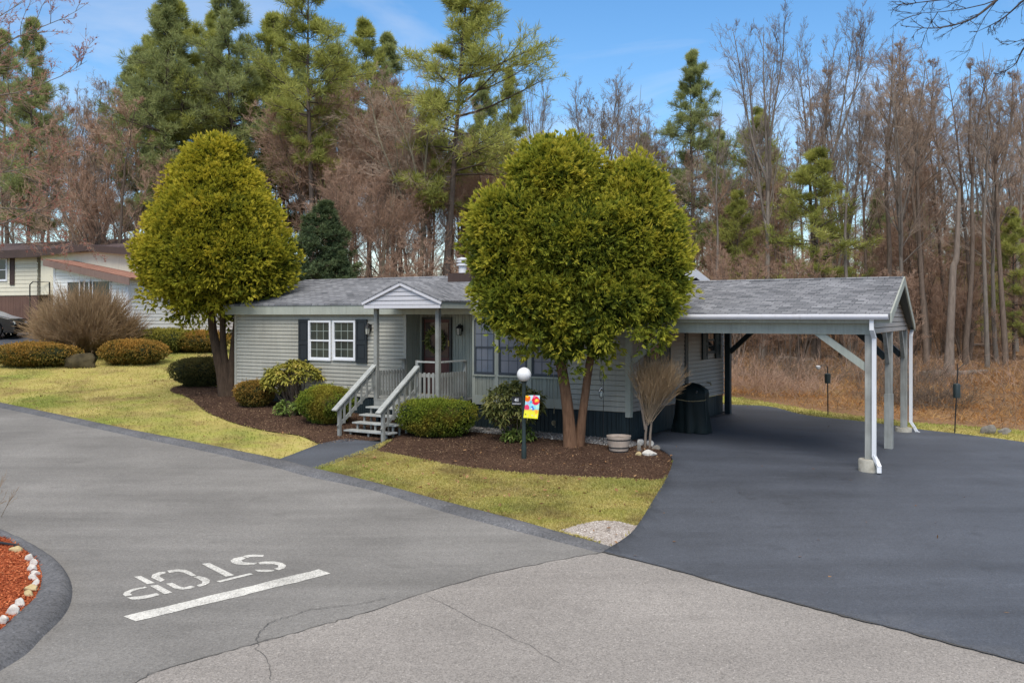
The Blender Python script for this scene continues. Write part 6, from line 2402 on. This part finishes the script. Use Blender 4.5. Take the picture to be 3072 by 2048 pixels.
Q['wide'] = pine_proto('pine_tree', 'pine', 20, 202, .38, .24, 80, 18, 8, 4, 'pine_b', .22, .40, .05, .42, .030, .34, .3)
Q['open'] = pine_proto('pine_tree', 'pine', 20, 203, .46, .17, 66, 16, 8, 4, 'pine_b', .2, .35, .0, .40, .030, .34)
Q['young'] = pine_proto('pine_tree', 'pine', 12, 204, .16, .27, 65, 15, 7, 4, 'pine_b', .12, .25, .0, .34, .026, .34)
Q['spruce'] = pine_proto('spruce_tree', 'spruce', 7, 205, .04, .36, 150, 12, 6, 7, 'spruce', .1, .10, .12, .20, .030, .10)

for k_, p_ in list(P.items()) + list(Q.items()):
    p_['used'] = 0


def plant(proto, px, depth, top_py, label, group, rz=0.0, wide=1.0, name=None):
    """stand a tree on the ground at a distance, scaled to its surveyed height"""
    x = (px - CX) / F * depth
    z0_ = g(x, depth)
    h = CAMZ - (top_py - HY) * depth / F - z0_
    s = h / proto['H']
    sc = (s * wide, s * wide, s)
    if not proto['used']:
        proto['used'] = 1
        proto.location = (x, depth, z0_)
        proto.rotation_euler = (0, 0, rz)
        proto.scale = sc
        proto['label'] = label
        if group: proto['group'] = group
        o = proto
    else:
        o = dup(proto, (x, depth, z0_), rz, sc, label, group)
        if not group and 'group' in o: del o['group']
    return o


def V(proto, vx, depth, vy, label, group, rz=0.0, wide=1.0):
    return plant(proto, vx * s13, depth, vy * s13, label, group, rz, wide)


rt = random.Random(12)
rot = lambda: rt.uniform(0, 6.28)
# pines, left to right
V(Q['full'], 60, 52, 30, 'thin topped pine above the cream house at the left edge', None, 1.0, .75)
V(Q['full'], 370, 56, -40, 'dense dark pine, leftmost of the tall stand behind the left cedar', None, 2.0, 1.05)
V(Q['open'], 425, 58, -10, 'pine close right of the leftmost dense pine of the tall stand', None, 3.0, 1.15)
V(Q['full'], 545, 58, -60, 'broad pine in the middle of the tall stand behind the left cedar', None, 4.4, .95)
V(Q['open'], 470, 66, 20, 'slim pine showing between the two broad pines of the tall stand', None, 5.0, 1.0)
V(Q['open'], 620, 60, 10, 'pine right of the broad middle pine of the tall stand', None, .6, 1.1)
V(Q['open'], 720, 52, -110, 'open crowned pine with bare dark trunk at the right end of the tall stand', None, 1.8, 1.0)
V(Q['open'], 655, 64, 60, 'thin pine with a bare trunk left of the open crowned pine', None, 2.6, .8)
V(Q['full'], 320, 62, 120, 'shorter pine at the left flank of the tall stand', None, 3.6, .95)
V(Q['wide'], 1018, 50, -90, 'big yellow green pine with long limbs, standing alone above the grey roof', None, .3, 1.15)
V(Q['open'], 850, 66, 40, 'hazy pine behind the reddish trees left of the big lone pine', None, 3.3, 1.0)
V(Q['open'], 1165, 64, 150, 'small sparse pine top right of the big lone pine', None, 4.1, .8)
V(Q['full'], 1592, 58, 112, 'pointed pine rising right of the broad cedar', None, 5.2, .95)
V(Q['wide'], 1765, 60, 230, 'pine behind the twin stemmed bare tree', None, 2.2, 1.0)
V(Q['young'], 1880, 47, 330, 'young green pine with layered boughs above the carport roof', None, 1.0, 1.3)
V(Q['young'], 1700, 52, 430, 'young pine low in the woods just left of the layered pine', None, 2.0, 1.0)
V(Q['young'], 2330, 50, 470, 'young pine at the right edge of the woods', None, 3.0, 1.1)
V(Q['young'], 1555, 55, 470, 'young pine low behind the right flank of the broad cedar', None, 4.0, 1.0)
V(Q['young'], 2190, 60, 520, 'faint young pine deep in the woods beyond the carport gable', None, 5.0, 1.0)
V(Q['young'], 1090, 58, 440, 'young pine beside the trunk of the big lone pine', None, 1.4, .8)
V(Q['spruce'], 728, 45, 452, 'dark bluish spruce between the left cedar and the grey roof ridge', None, 0, 1.25)
V(Q['spruce'], 780, 44, 570, 'small dark spruce right of the taller spruce, over the roof ridge', None, 1, 1.2)

for vx, d, vy, w in ((345, 60, 70, 1.0), (400, 64, 130, 1.0), (510, 64, 110, 1.0), (590, 66, 120, 1.0), (640, 68, 170, .9), (690, 66, 110, .8), (760, 64, 90, .9), (795, 68, 130, .9), (905, 66, 70, .9), (20, 60, 60, .9), (100, 62, 150, .9), (1120, 62, 180, .9), (1470, 64, 300, .9), (1660, 60, 290, .8), (2240, 62, 480, 1.0), (2110, 64, 460, 1.0), (2010, 66, 430, 1.0)):
    V(Q['full'], vx, d, vy, 'hazy green pine filling the stand of pines in the woods', 'hazy pines filling the woods', rot() if vx else 0, w)

# bare trees that stand out
V(P['vase'], 1745, 46, -10, 'tall twin stemmed bare tree above the carport, its grey limbs spread against the sky', None, .4, .85)
V(P['grey'], 1830, 52, -30, 'tall bare tree with many fine upright limbs right of the twin stemmed one', None, 1.4, .7)
V(P['grey'], 1340, 62, 120, 'bare tree with a bent trunk above the broad cedar against open sky', None, 2.2, .9)
V(P['vase'], 1268, 66, 190, 'small bare tree left of the bent one above the broad cedar', None, 3.0, .7)
V(P['maple'], 2060, 46, 90, 'bare tree with forking dark limbs right of centre above the carport', None, .9, .9)
V(P['tall'], 2130, 50, 70, 'tall straight bare tree above the carport gable', None, 2.7, .95)
V(P['maple'], 2290, 48, 110, 'bare tree with several leaders near the right edge', None, 4.0, .85)
V(P['pale'], 960, 50, 140, 'pale barked leaning bare tree left of the big lone pine', None, .2, 1.0)
V(P['pale'], 900, 52, 250, 'pale crooked bare tree among the reddish trees', None, 2.4, .9)
V(P['clump'], 245, 49, 215, 'fan shaped reddish bare tree of many stems over the white wing', None, .5, 1.35)
V(P['clump'], 1690, 40, 560, 'bare tree forking low beside the gable peak of the grey house', None, 1.1, .8)
for vx, d, vy, pk in ((2035, 47, 60, 'pole'), (2128, 46, 90, 'pole'), (2218, 47, 110, 'pole'), (2268, 45, 90, 'stem'), (1950, 46, 150, 'stem'), (1470, 48, 200, 'stem'), (1640, 46, 230, 'stem'), (2310, 47, 120, 'pole'), (1870, 48, 120, 'pole')):
    V(P[pk], vx, d, vy, 'stout bare trunk at the front of the woods beyond the carport', 'stout bare trunks at the front of the woods', rot(), 1.0)
# reddish mass between the pines
GR = 'reddish bare trees behind the grey house'
for vx, d, vy in ((760, 54, 190), (800, 57, 150), (835, 52, 220), (870, 58, 160), (905, 55, 200), (940, 60, 240), (1060, 56, 300), (1110, 60, 280), (1150, 54, 330), (1195, 58, 300), (790, 48, 360), (860, 47, 380), (975, 50, 330)):
    V(P['red'], vx, d, vy, 'reddish brown fine twigged bare tree behind the grey house', GR, rot(), 1.0)
GL = 'bare trees behind the left neighbours'
for vx, d, vy in ((20, 54, 260), (95, 56, 210), (150, 62, 150), (185, 58, 180), (225, 66, 170), (270, 60, 240), (120, 50, 330), (60, 58, 320), (310, 56, 330), (-40, 55, 200), (340, 60, 380), (40, 66, 300), (110, 68, 280), (175, 70, 260), (210, 72, 330), (260, 70, 300), (10, 70, 340), (75, 50, 400), (155, 52, 390), (300, 68, 260)):
    V(rt.choice([P['tall'], P['red'], P['slim'], P['maple']]), vx, d, vy, 'bare tree in the woods behind the left neighbours', GL, rot(), .9)
GC_ = 'bare trees in the woods behind the grey house'
for k in range(80):
    vx = rt.uniform(380, 1500)
    d = rt.uniform(58, 92)
    vy = rt.uniform(230, 420)
    V(rt.choice([P['pole'], P['stem'], P['stem'], P['red'], P['pole'], P['slim']]), vx, d, vy, 'slender bare tree deep in the woods behind the grey house', GC_, rot(), .9)
GQ = 'bare trees in the woods beyond the carport'
for vx, d, vy in ((1480, 56, 230), (1530, 60, 250), (1640, 56, 260), (1670, 62, 240), (1930, 50, 200), (1965, 55, 160), (2010, 52, 210), (2095, 58, 150), (2165, 54, 190), (2225, 50, 150), (2260, 58, 170), (2335, 54, 130), (2390, 50, 120), (1900, 60, 180), (1450, 66, 260), (2180, 64, 130), (1570, 52, 330), (1790, 54, 300)):
    V(rt.choice([P['tall'], P['maple'], P['slim'], P['tall'], P['grey']]), vx, d, vy, 'bare grey brown tree in the woods beyond the carport', GQ, rot(), rt.uniform(.75, 1.0))
for k in range(92):
    vx = rt.uniform(1400, 2500)
    d = rt.uniform(52, 98)
    vy = rt.uniform(250, 500)
    V(rt.choice([P['pole'], P['stem'], P['stem'], P['slim'], P['red'], P['pole'], P['sapling']]), vx, d, vy, 'slender bare tree deep in the woods beyond the carport', 'slender bare trees deep in the woods beyond the carport', rot(), .9)
GS = 'bare saplings along the woodland edge'
for k in range(58):
    vx = rt.uniform(1400, 2480) if k % 3 else rt.uniform(740, 1120)
    d = rt.uniform(41, 60)
    vy = rt.uniform(520, 720)
    V(rt.choice([P['sapling'], P['clump'], P['sapling']]), vx, d, vy, 'bare brownish sapling along the woodland edge', GS, rot(), 1.1)
for k in range(64):
    vx = rt.uniform(1380, 2520)
    d = rt.uniform(66, 104)
    vy = rt.uniform(440, 580)
    V(rt.choice([P['red'], P['sapling'], P['clump'], P['slim']]), vx, d, vy, 'low bare tree far back on the wooded rise beyond the carport', 'low bare trees far back on the wooded rise', rot(), 1.1)

for k_, p_ in list(P.items()) + list(Q.items()):
    for key in ('used', 'H'):
        for o in list(bpy.data.objects):
            if key in o and o.parent is None and o.type == 'EMPTY':
                del o[key]
    break

# the broken dead trunk near the right edge
x, y = at(2846, 1130)
dead = thing('dead_tree', 'broken dead tree trunk with peeling bark beyond the far carport post', 'tree', gz(x, y))
K = y / F
pts_ = [(0, 0, -.2), (.05, 0, 1.5), (.12, 0, 3.0), (.22, .05, 4.6), (.36, .05, (1130 - 700) * K * .85), (.47, .05, (1130 - 566) * K)]
mb = MB().tube(smooth_line(pts_, 4), list(np.interp(np.linspace(0, 1, 21), [0, .2, .8, 1], [.26, .17, .12, .07])), 10)
mb.build('trunk', M['bark_dead'], dead, True)
mb = MB()
for zf, dx, dz in ((.45, .5, .25), (.55, -.45, .3), (.72, .35, .3), (.85, -.3, .4)):
    p = Vector(pts_[3]).lerp(Vector(pts_[5]), zf)
    mb.tube([p, p + Vector((dx * .5, .1, dz * .5)), p + Vector((dx, .1, dz))], [.04, .03, .012], 5)
mb.build('stubs', M['bark_grey'], dead)

# pale leaved young beech behind the wing
rb = np.random.default_rng(5)
bx2, by2 = (245 - CX) / F * 60.0, 60.0
beech = thing('young_beech', 'young beech holding pale dry leaves above the brown neighbour roof', 'tree', (bx2, by2, g(bx2, by2)))
tips = np.array(cloud(420, (0, 0, CAMZ - (712 - HY) * by2 / F - g(bx2, by2)), (1.3, 1.0, 1.0), rb, .2))
v, q, t = leaves(np.repeat(tips, 4, 0) + rb.normal(0, .14, (len(tips) * 4, 3)), unit(rb.normal(0, 1, (len(tips) * 4, 3)) + np.array([0, 0, -.4])), .13, .075, rb, rb.uniform(0, .5, len(tips) * 4), rb.uniform(.4, 1, len(tips) * 4))
mesh_np('crown', v, q, M['beech'], beech, t)
mb = MB()
for k in range(26):
    tp = tips[k * 16 % len(tips)]
    mb.tube([(0, 0, -.2), (tp[0] * .2, tp[1] * .2, tp[2] * .6), tuple(tp)], [.06, .035, .01], 5)
mb.build('trunk', M['bark_grey'], beech)

# red budded maple whose boughs reach in from the left, and a bough from the right
def bough_tree(name, label, x, y, trunk_pts, trunk_r, limbs, m_tr, m_tw, seed, n1=10, n2=6, buds=None, r=.03, n3=0, l1k=.42, up=.03):
    rng = np.random.default_rng(seed)
    root = thing(name, label, 'tree', gz(x, y))
    mb = MB().tube(smooth_line(trunk_pts, 4), list(np.interp(np.linspace(0, 1, (len(trunk_pts) - 1) * 4 + 1), [0, 1], trunk_r)), 12)
    mb.build('trunk', m_tr, root, True)
    LPt = np.array([resample3(l, 14) for l in limbs])
    LL_ = np.linalg.norm(np.diff(LPt, axis=1), axis=2).sum(1)
    nb = NB()
    nb.add(*tubes(LPt, np.full(len(limbs), r), np.full(len(limbs), r * .12), 6))
    b, d, fr, idx = kids(LPt, n1, .15, 1.0, .35, .95, rng)
    l1 = LL_[idx] * l1k * (1.15 - .75 * fr) * rng.uniform(.4, 1.1, len(b))
    s1 = grow(b, d, l1, 7, up, .13, rng)
    nb.add(*tubes(s1, np.full(len(b), r * .33), np.full(len(b), r * .1), 4))
    b, d, fr, idx = kids(s1, n2, .15, 1.0, .3, .9, rng)
    l2 = l1[idx] * .45 * rng.uniform(.4, 1.1, len(b))
    s2 = grow(b, d, l2, 4, up, .12, rng)
    tw_ = NB()
    tw_.add(*tubes(s2, np.full(len(b), r * .16), np.full(len(b), r * .08), 3))
    if n3:
        b, d, fr, idx = kids(s2, n3, .15, 1.0, .3, .9, rng)
        s3 = grow(b, d, l2[idx] * .45 * rng.uniform(.4, 1.1, len(b)), 3, up, .1, rng)
        tw_.add(*tubes(s3, np.full(len(b), r * .12), np.full(len(b), r * .07), 3))
    nb.build('limbs', m_tr, root, True)
    tw_.build('crown', m_tw, root)
    if buds is not None:
        b, d, fr, idx = kids(s2, 3, .3, 1.0, .3, 1.2, rng)
        bb = np.repeat(b, 4, 0)
        v, q, t = leaves(bb, rdir(len(bb), rng), .035, .02, rng, .2, .9)
        mesh_np('buds', v, q, buds, root, t)
    return root


def resample3(line, n):
    P_ = np.array(smooth_line(line, 5))
    s = np.concatenate([[0], np.cumsum(np.linalg.norm(np.diff(P_, axis=0), axis=1))])
    t = np.linspace(0, s[-1], n)
    return np.column_stack([np.interp(t, s, P_[:, i]) for i in range(3)])


mdep = 24.0
mx, my = (-330 - CX) / F * mdep, mdep
mz = g(mx, my)
q3 = lambda vx, vy, dd=0.0: ((vx * s13 - CX) / F * (mdep + dd) - mx, dd, CAMZ - (vy * s13 - HY) * (mdep + dd) / F - mz)
limbs = [[q3(-200, 300), q3(-90, 170), q3(20, 95, .3), q3(150, 40, .5), q3(205, 5, .6)], [q3(-200, 330), q3(-80, 230), q3(30, 215, -.3), q3(140, 175, -.4), q3(200, 140, -.5)],
         [q3(-210, 480), q3(-90, 470), q3(0, 478, .2), q3(90, 490, .3), q3(200, 560, .5)], [q3(-210, 450), q3(-80, 400), q3(20, 395, -.3), q3(110, 370, -.2), q3(165, 345, 0)],
         [q3(-210, 520), q3(-60, 540), q3(40, 545, .3), q3(95, 570, .5)], [q3(-200, 380), q3(-90, 330), q3(10, 330, .4), q3(80, 300, .6)], [q3(-200, 500), q3(-80, 510), q3(20, 510, -.4), q3(120, 440, -.6)],
         [q3(-200, 290), q3(-110, 120), q3(-20, 50, .3), q3(60, 0, .5), q3(110, -40, .6)]]
bough_tree('red_maple', 'red budded bare maple whose boughs reach in from the left edge', mx, my, [(0, 0, -.3), (.05, 0, 2), q3(-205, 560), q3(-200, 300), q3(-190, 100)], [.26, .12], limbs, M['bark_grey'], M['twig_red'], 71, 15, 8, M['buds'], .030, 5)
ndep = 16.0
nx_, ny_ = (3500 - CX) / F * ndep, ndep
nz_ = g(nx_, ny_)
q4 = lambda vx, vy, dd=0.0: ((vx * s13 - CX) / F * (ndep + dd) - nx_, dd, CAMZ - (vy * s13 - HY) * (ndep + dd) / F - nz_)
limbs = [[q4(2640, -120), q4(2480, -60), q4(2352, -25), q4(2270, 8), q4(2180, 26, .2), q4(2070, 32, .4)], [q4(2400, -40), q4(2352, 0), q4(2300, 45, .2), q4(2240, 75, .3)], [q4(2600, 40), q4(2450, 60), q4(2352, 90), q4(2310, 105, .3)], [q4(2290, 0), q4(2230, 45, -.2), q4(2150, 65, -.3), q4(2080, 60, -.3)], [q4(2400, 60), q4(2352, 110, .2), q4(2330, 150, .3), q4(2290, 170, .3)], [q4(2300, -20), q4(2200, -5, .3), q4(2120, 5, .3), q4(2060, 12, .3)]]
bough_tree('overhanging_tree', 'bare dark bough reaching into the sky at the upper right corner', nx_, ny_, [(0, 0, -.3), (0, 0, 2.5), (-.1, 0, 5), q4(2640, -120), q4(2620, -400)], [.28, .12], limbs, M['bough'], M['bough'], 72, 12, 6, None, .024, 3, .32, -.03)

# small leafy twigs and bare stems at the left edge on the island and lawn
x, y = at(-25, 1545)
twiggy('bare_bush', 'sparse pale twigs at the left edge beside the road', x, y, .9, .9, 10, M['twig_stem'], M['twig_tan'], 35, .0, None, 5, 3, .006)
x, y = at(10, 1080)
twiggy('bare_bush', 'thin bare shrub with a few pale leaves before the cream house', x - 3.6, y + 3.5, 2.4, .7, 8, M['twig_stem'], M['twig_tan'], 36, .0, None, 6, 4, .010)

# ------------------------------------------------------------------ woodland floor cover
rng1 = np.random.default_rng(91)
MEAD = [tuple(p) for p in [(6.2, 30.5), (7.4, 29.8), (8.8, 27.2), (10.4, 25.5), (13.6, 23.7), (17.5, 22.6), (30, 22), (34, 40), (26, 47), (14, 48), (5, 46), (3, 38)]]
blades('dry_grass', scatter(MEAD, 60000, rng1), .10, .42, .020, M['dry'], .95, 92, 1, (.0, .35), (.35, 1.0), 0.0, .9)
FLOOR = [(3, 36), (34, 34), (48, 75), (48, 100), (-40, 100), (-34, 62), (-12, 52), (-3, 46)]
flakes('fallen_leaves', scatter(FLOOR, 60000, rng1), .15, M['litter'], 93, -.03, .5, .6)


def cane_patch(name, poly, n, h, r, m, seed, lean=.5):
    rng = np.random.default_rng(seed)
    p = scatter(poly, n, rng)
    base = np.column_stack([p, garr(p[:, 0], p[:, 1]) - .05])
    d = unit(np.column_stack([rng.normal(0, lean, (n, 2)), np.ones(n)]))
    ln = h * rng.uniform(.4, 1.15, n)
    s = grow(base, d, ln, 5, -.10, .12, rng)
    nb = NB()
    nb.add(*tubes(s, np.full(n, r), np.full(n, r * .4), 3))
    b, dd, fr, idx = kids(s, 4, .3, 1.0, .4, 1.0, rng)
    s2 = grow(b, dd, ln[idx] * .32 * rng.uniform(.5, 1.1, len(b)), 3, .0, .12, rng)
    nb.add(*tubes(s2, np.full(len(b), r * .5), np.full(len(b), r * .3), 3))
    o = nb.build(name, m)
    tag(o, kind='stuff')


EDGE_ = [(3.5, 36), (16, 33), (34, 30), (40, 52), (30, 60), (2, 56)]
cane_patch('undergrowth', MEAD, 2600, .75, .006, M['twig_tan'], 94, .9)
cane_patch('undergrowth', MEAD, 1500, 1.0, .006, M['bark_brown'], 98, .6)
for i_, (cx_, cy__, rr_) in enumerate(((8.8, 31.5, 1.8), (12.5, 29.0, 1.5), (17.5, 28.0, 2.0), (10.5, 35.5, 2.2), (20.5, 32.0, 2.4), (15.0, 36.5, 2.0), (6.5, 34.5, 1.6), (23.0, 27.0, 1.8))):
    cane_patch('undergrowth', [(cx_ + rr_ * math.cos(a_ * .7), cy__ + .8 * rr_ * math.sin(a_ * .7)) for a_ in range(9)], 420, 1.15, .007, M['bark_brown'] if i_ % 2 else M['twig_red'], 110 + i_, .8)
cane_patch('undergrowth', EDGE_, 2200, 1.0, .008, M['twig_red'], 95, .45)
cane_patch('undergrowth', [(-26, 62), (-12, 50), (3, 47), (12, 60), (10, 80), (-26, 80)], 5200, 3.0, .012, M['twig_red'], 96, .35)
cane_patch('undergrowth', [(-36, 56), (-22, 54), (-12, 56), (-14, 76), (-40, 76)], 2600, 3.0, .012, M['twig_brown'], 97, .35)

# ------------------------------------------------------------------ sky, sun, camera
SUN_EL, SUN_AZ = R(54), R(183)       # azimuth measured clockwise from +Y: behind the camera, to the left
world = bpy.data.worlds.new('World')
scene.world = world
world.use_nodes = True
nt = world.node_tree
bg = nt.nodes['Background']
sky = nt.nodes.new('ShaderNodeTexSky')
sky.sky_type = 'NISHITA'
sky.sun_disc = False
sky.sun_elevation = SUN_EL
sky.sun_rotation = SUN_AZ
sky.air_density = 1.0
sky.dust_density = .6
sky.ozone_density = 2.0
tc = nt.nodes.new('ShaderNodeTexCoord')
mp = nt.nodes.new('ShaderNodeMapping')
mp.inputs['Scale'].default_value = (1.0, 1.0, 3.2)
mp.inputs['Rotation'].default_value = (0, R(14), R(20))
nz = nt.nodes.new('ShaderNodeTexNoise')
nz.inputs['Scale'].default_value = 2.6
nz.inputs['Detail'].default_value = 7
nz.inputs['Roughness'].default_value = .55
nz.inputs['Distortion'].default_value = .6
cr = nt.nodes.new('ShaderNodeValToRGB')
cr.color_ramp.elements[0].position = .50
cr.color_ramp.elements[0].color = (0, 0, 0, 1)
cr.color_ramp.elements[1].position = .82
cr.color_ramp.elements[1].color = (.5, .5, .5, 1)
mx = nt.nodes.new('ShaderNodeMix')
mx.data_type = 'RGBA'
mx.inputs[7].default_value = (7.3, 6.95, 6.55, 1)
nt.links.new(tc.outputs['Generated'], mp.inputs['Vector'])
nt.links.new(mp.outputs['Vector'], nz.inputs['Vector'])
nt.links.new(nz.outputs['Fac'], cr.inputs['Fac'])
sx = nt.nodes.new('ShaderNodeSeparateXYZ')
nt.links.new(tc.outputs['Generated'], sx.inputs[0])
hi = nt.nodes.new('ShaderNodeMapRange')          # cloud cover thickens overhead
hi.inputs['From Min'].default_value = .36
hi.inputs['From Max'].default_value = .72
nt.links.new(sx.outputs['Z'], hi.inputs['Value'])
nz2 = nt.nodes.new('ShaderNodeTexNoise')
nz2.inputs['Scale'].default_value = 2.2
nz2.inputs['Detail'].default_value = 6
nt.links.new(tc.outputs['Generated'], nz2.inputs['Vector'])
cr2 = nt.nodes.new('ShaderNodeValToRGB')
cr2.color_ramp.elements[0].position = .28
cr2.color_ramp.elements[0].color = (.45, .45, .45, 1)
cr2.color_ramp.elements[1].position = .5
cr2.color_ramp.elements[1].color = (1, 1, 1, 1)
nt.links.new(nz2.outputs['Fac'], cr2.inputs['Fac'])
mm = nt.nodes.new('ShaderNodeMath')
mm.operation = 'MULTIPLY'
nt.links.new(hi.outputs[0], mm.inputs[0])
nt.links.new(cr2.outputs['Color'], mm.inputs[1])
mxx = nt.nodes.new('ShaderNodeMath')
mxx.operation = 'MAXIMUM'
nt.links.new(cr.outputs['Color'], mxx.inputs[0])
nt.links.new(mm.outputs[0], mxx.inputs[1])
nt.links.new(mxx.outputs[0], mx.inputs[0])
hsv = nt.nodes.new('ShaderNodeHueSaturation')
hsv.inputs['Saturation'].default_value = 1.28
hsv.inputs['Value'].default_value = 1.25
nt.links.new(sky.outputs['Color'], hsv.inputs['Color'])
nt.links.new(hsv.outputs['Color'], mx.inputs[6])
nt.links.new(mx.outputs[2], bg.inputs['Color'])
bg.inputs['Strength'].default_value = .15

sun = bpy.data.lights.new('sun', 'SUN')
sun.energy = 3.3
sun.angle = R(32)
sun.color = (1.0, .955, .89)
so = bpy.data.objects.new('sun', sun)
COL.objects.link(so)
sd_ = Vector((math.sin(SUN_AZ) * math.cos(SUN_EL), math.cos(SUN_AZ) * math.cos(SUN_EL), math.sin(SUN_EL)))
so.rotation_euler = sd_.to_track_quat('Z', 'Y').to_euler()
so.location = sd_ * 50

cam = bpy.data.cameras.new('camera')
cam.sensor_width = 36
cam.lens = 36 * F / 3072
cam.shift_y = -(1024 - HY) / 3072
cam.clip_end = 3000
cam.clip_start = .1
co = bpy.data.objects.new('camera', cam)
COL.objects.link(co)
co.location = (0, 0, CAMZ)
co.rotation_euler = (R(90), 0, 0)
scene.camera = co

scene.view_settings.view_transform = 'Standard'
scene.view_settings.look = 'None'
scene.view_settings.exposure = 0
scene.view_settings.gamma = 1
scene.cycles.max_bounces = 6
scene.cycles.diffuse_bounces = 3
scene.cycles.transparent_max_bounces = 4
scene.cycles.use_denoising = True
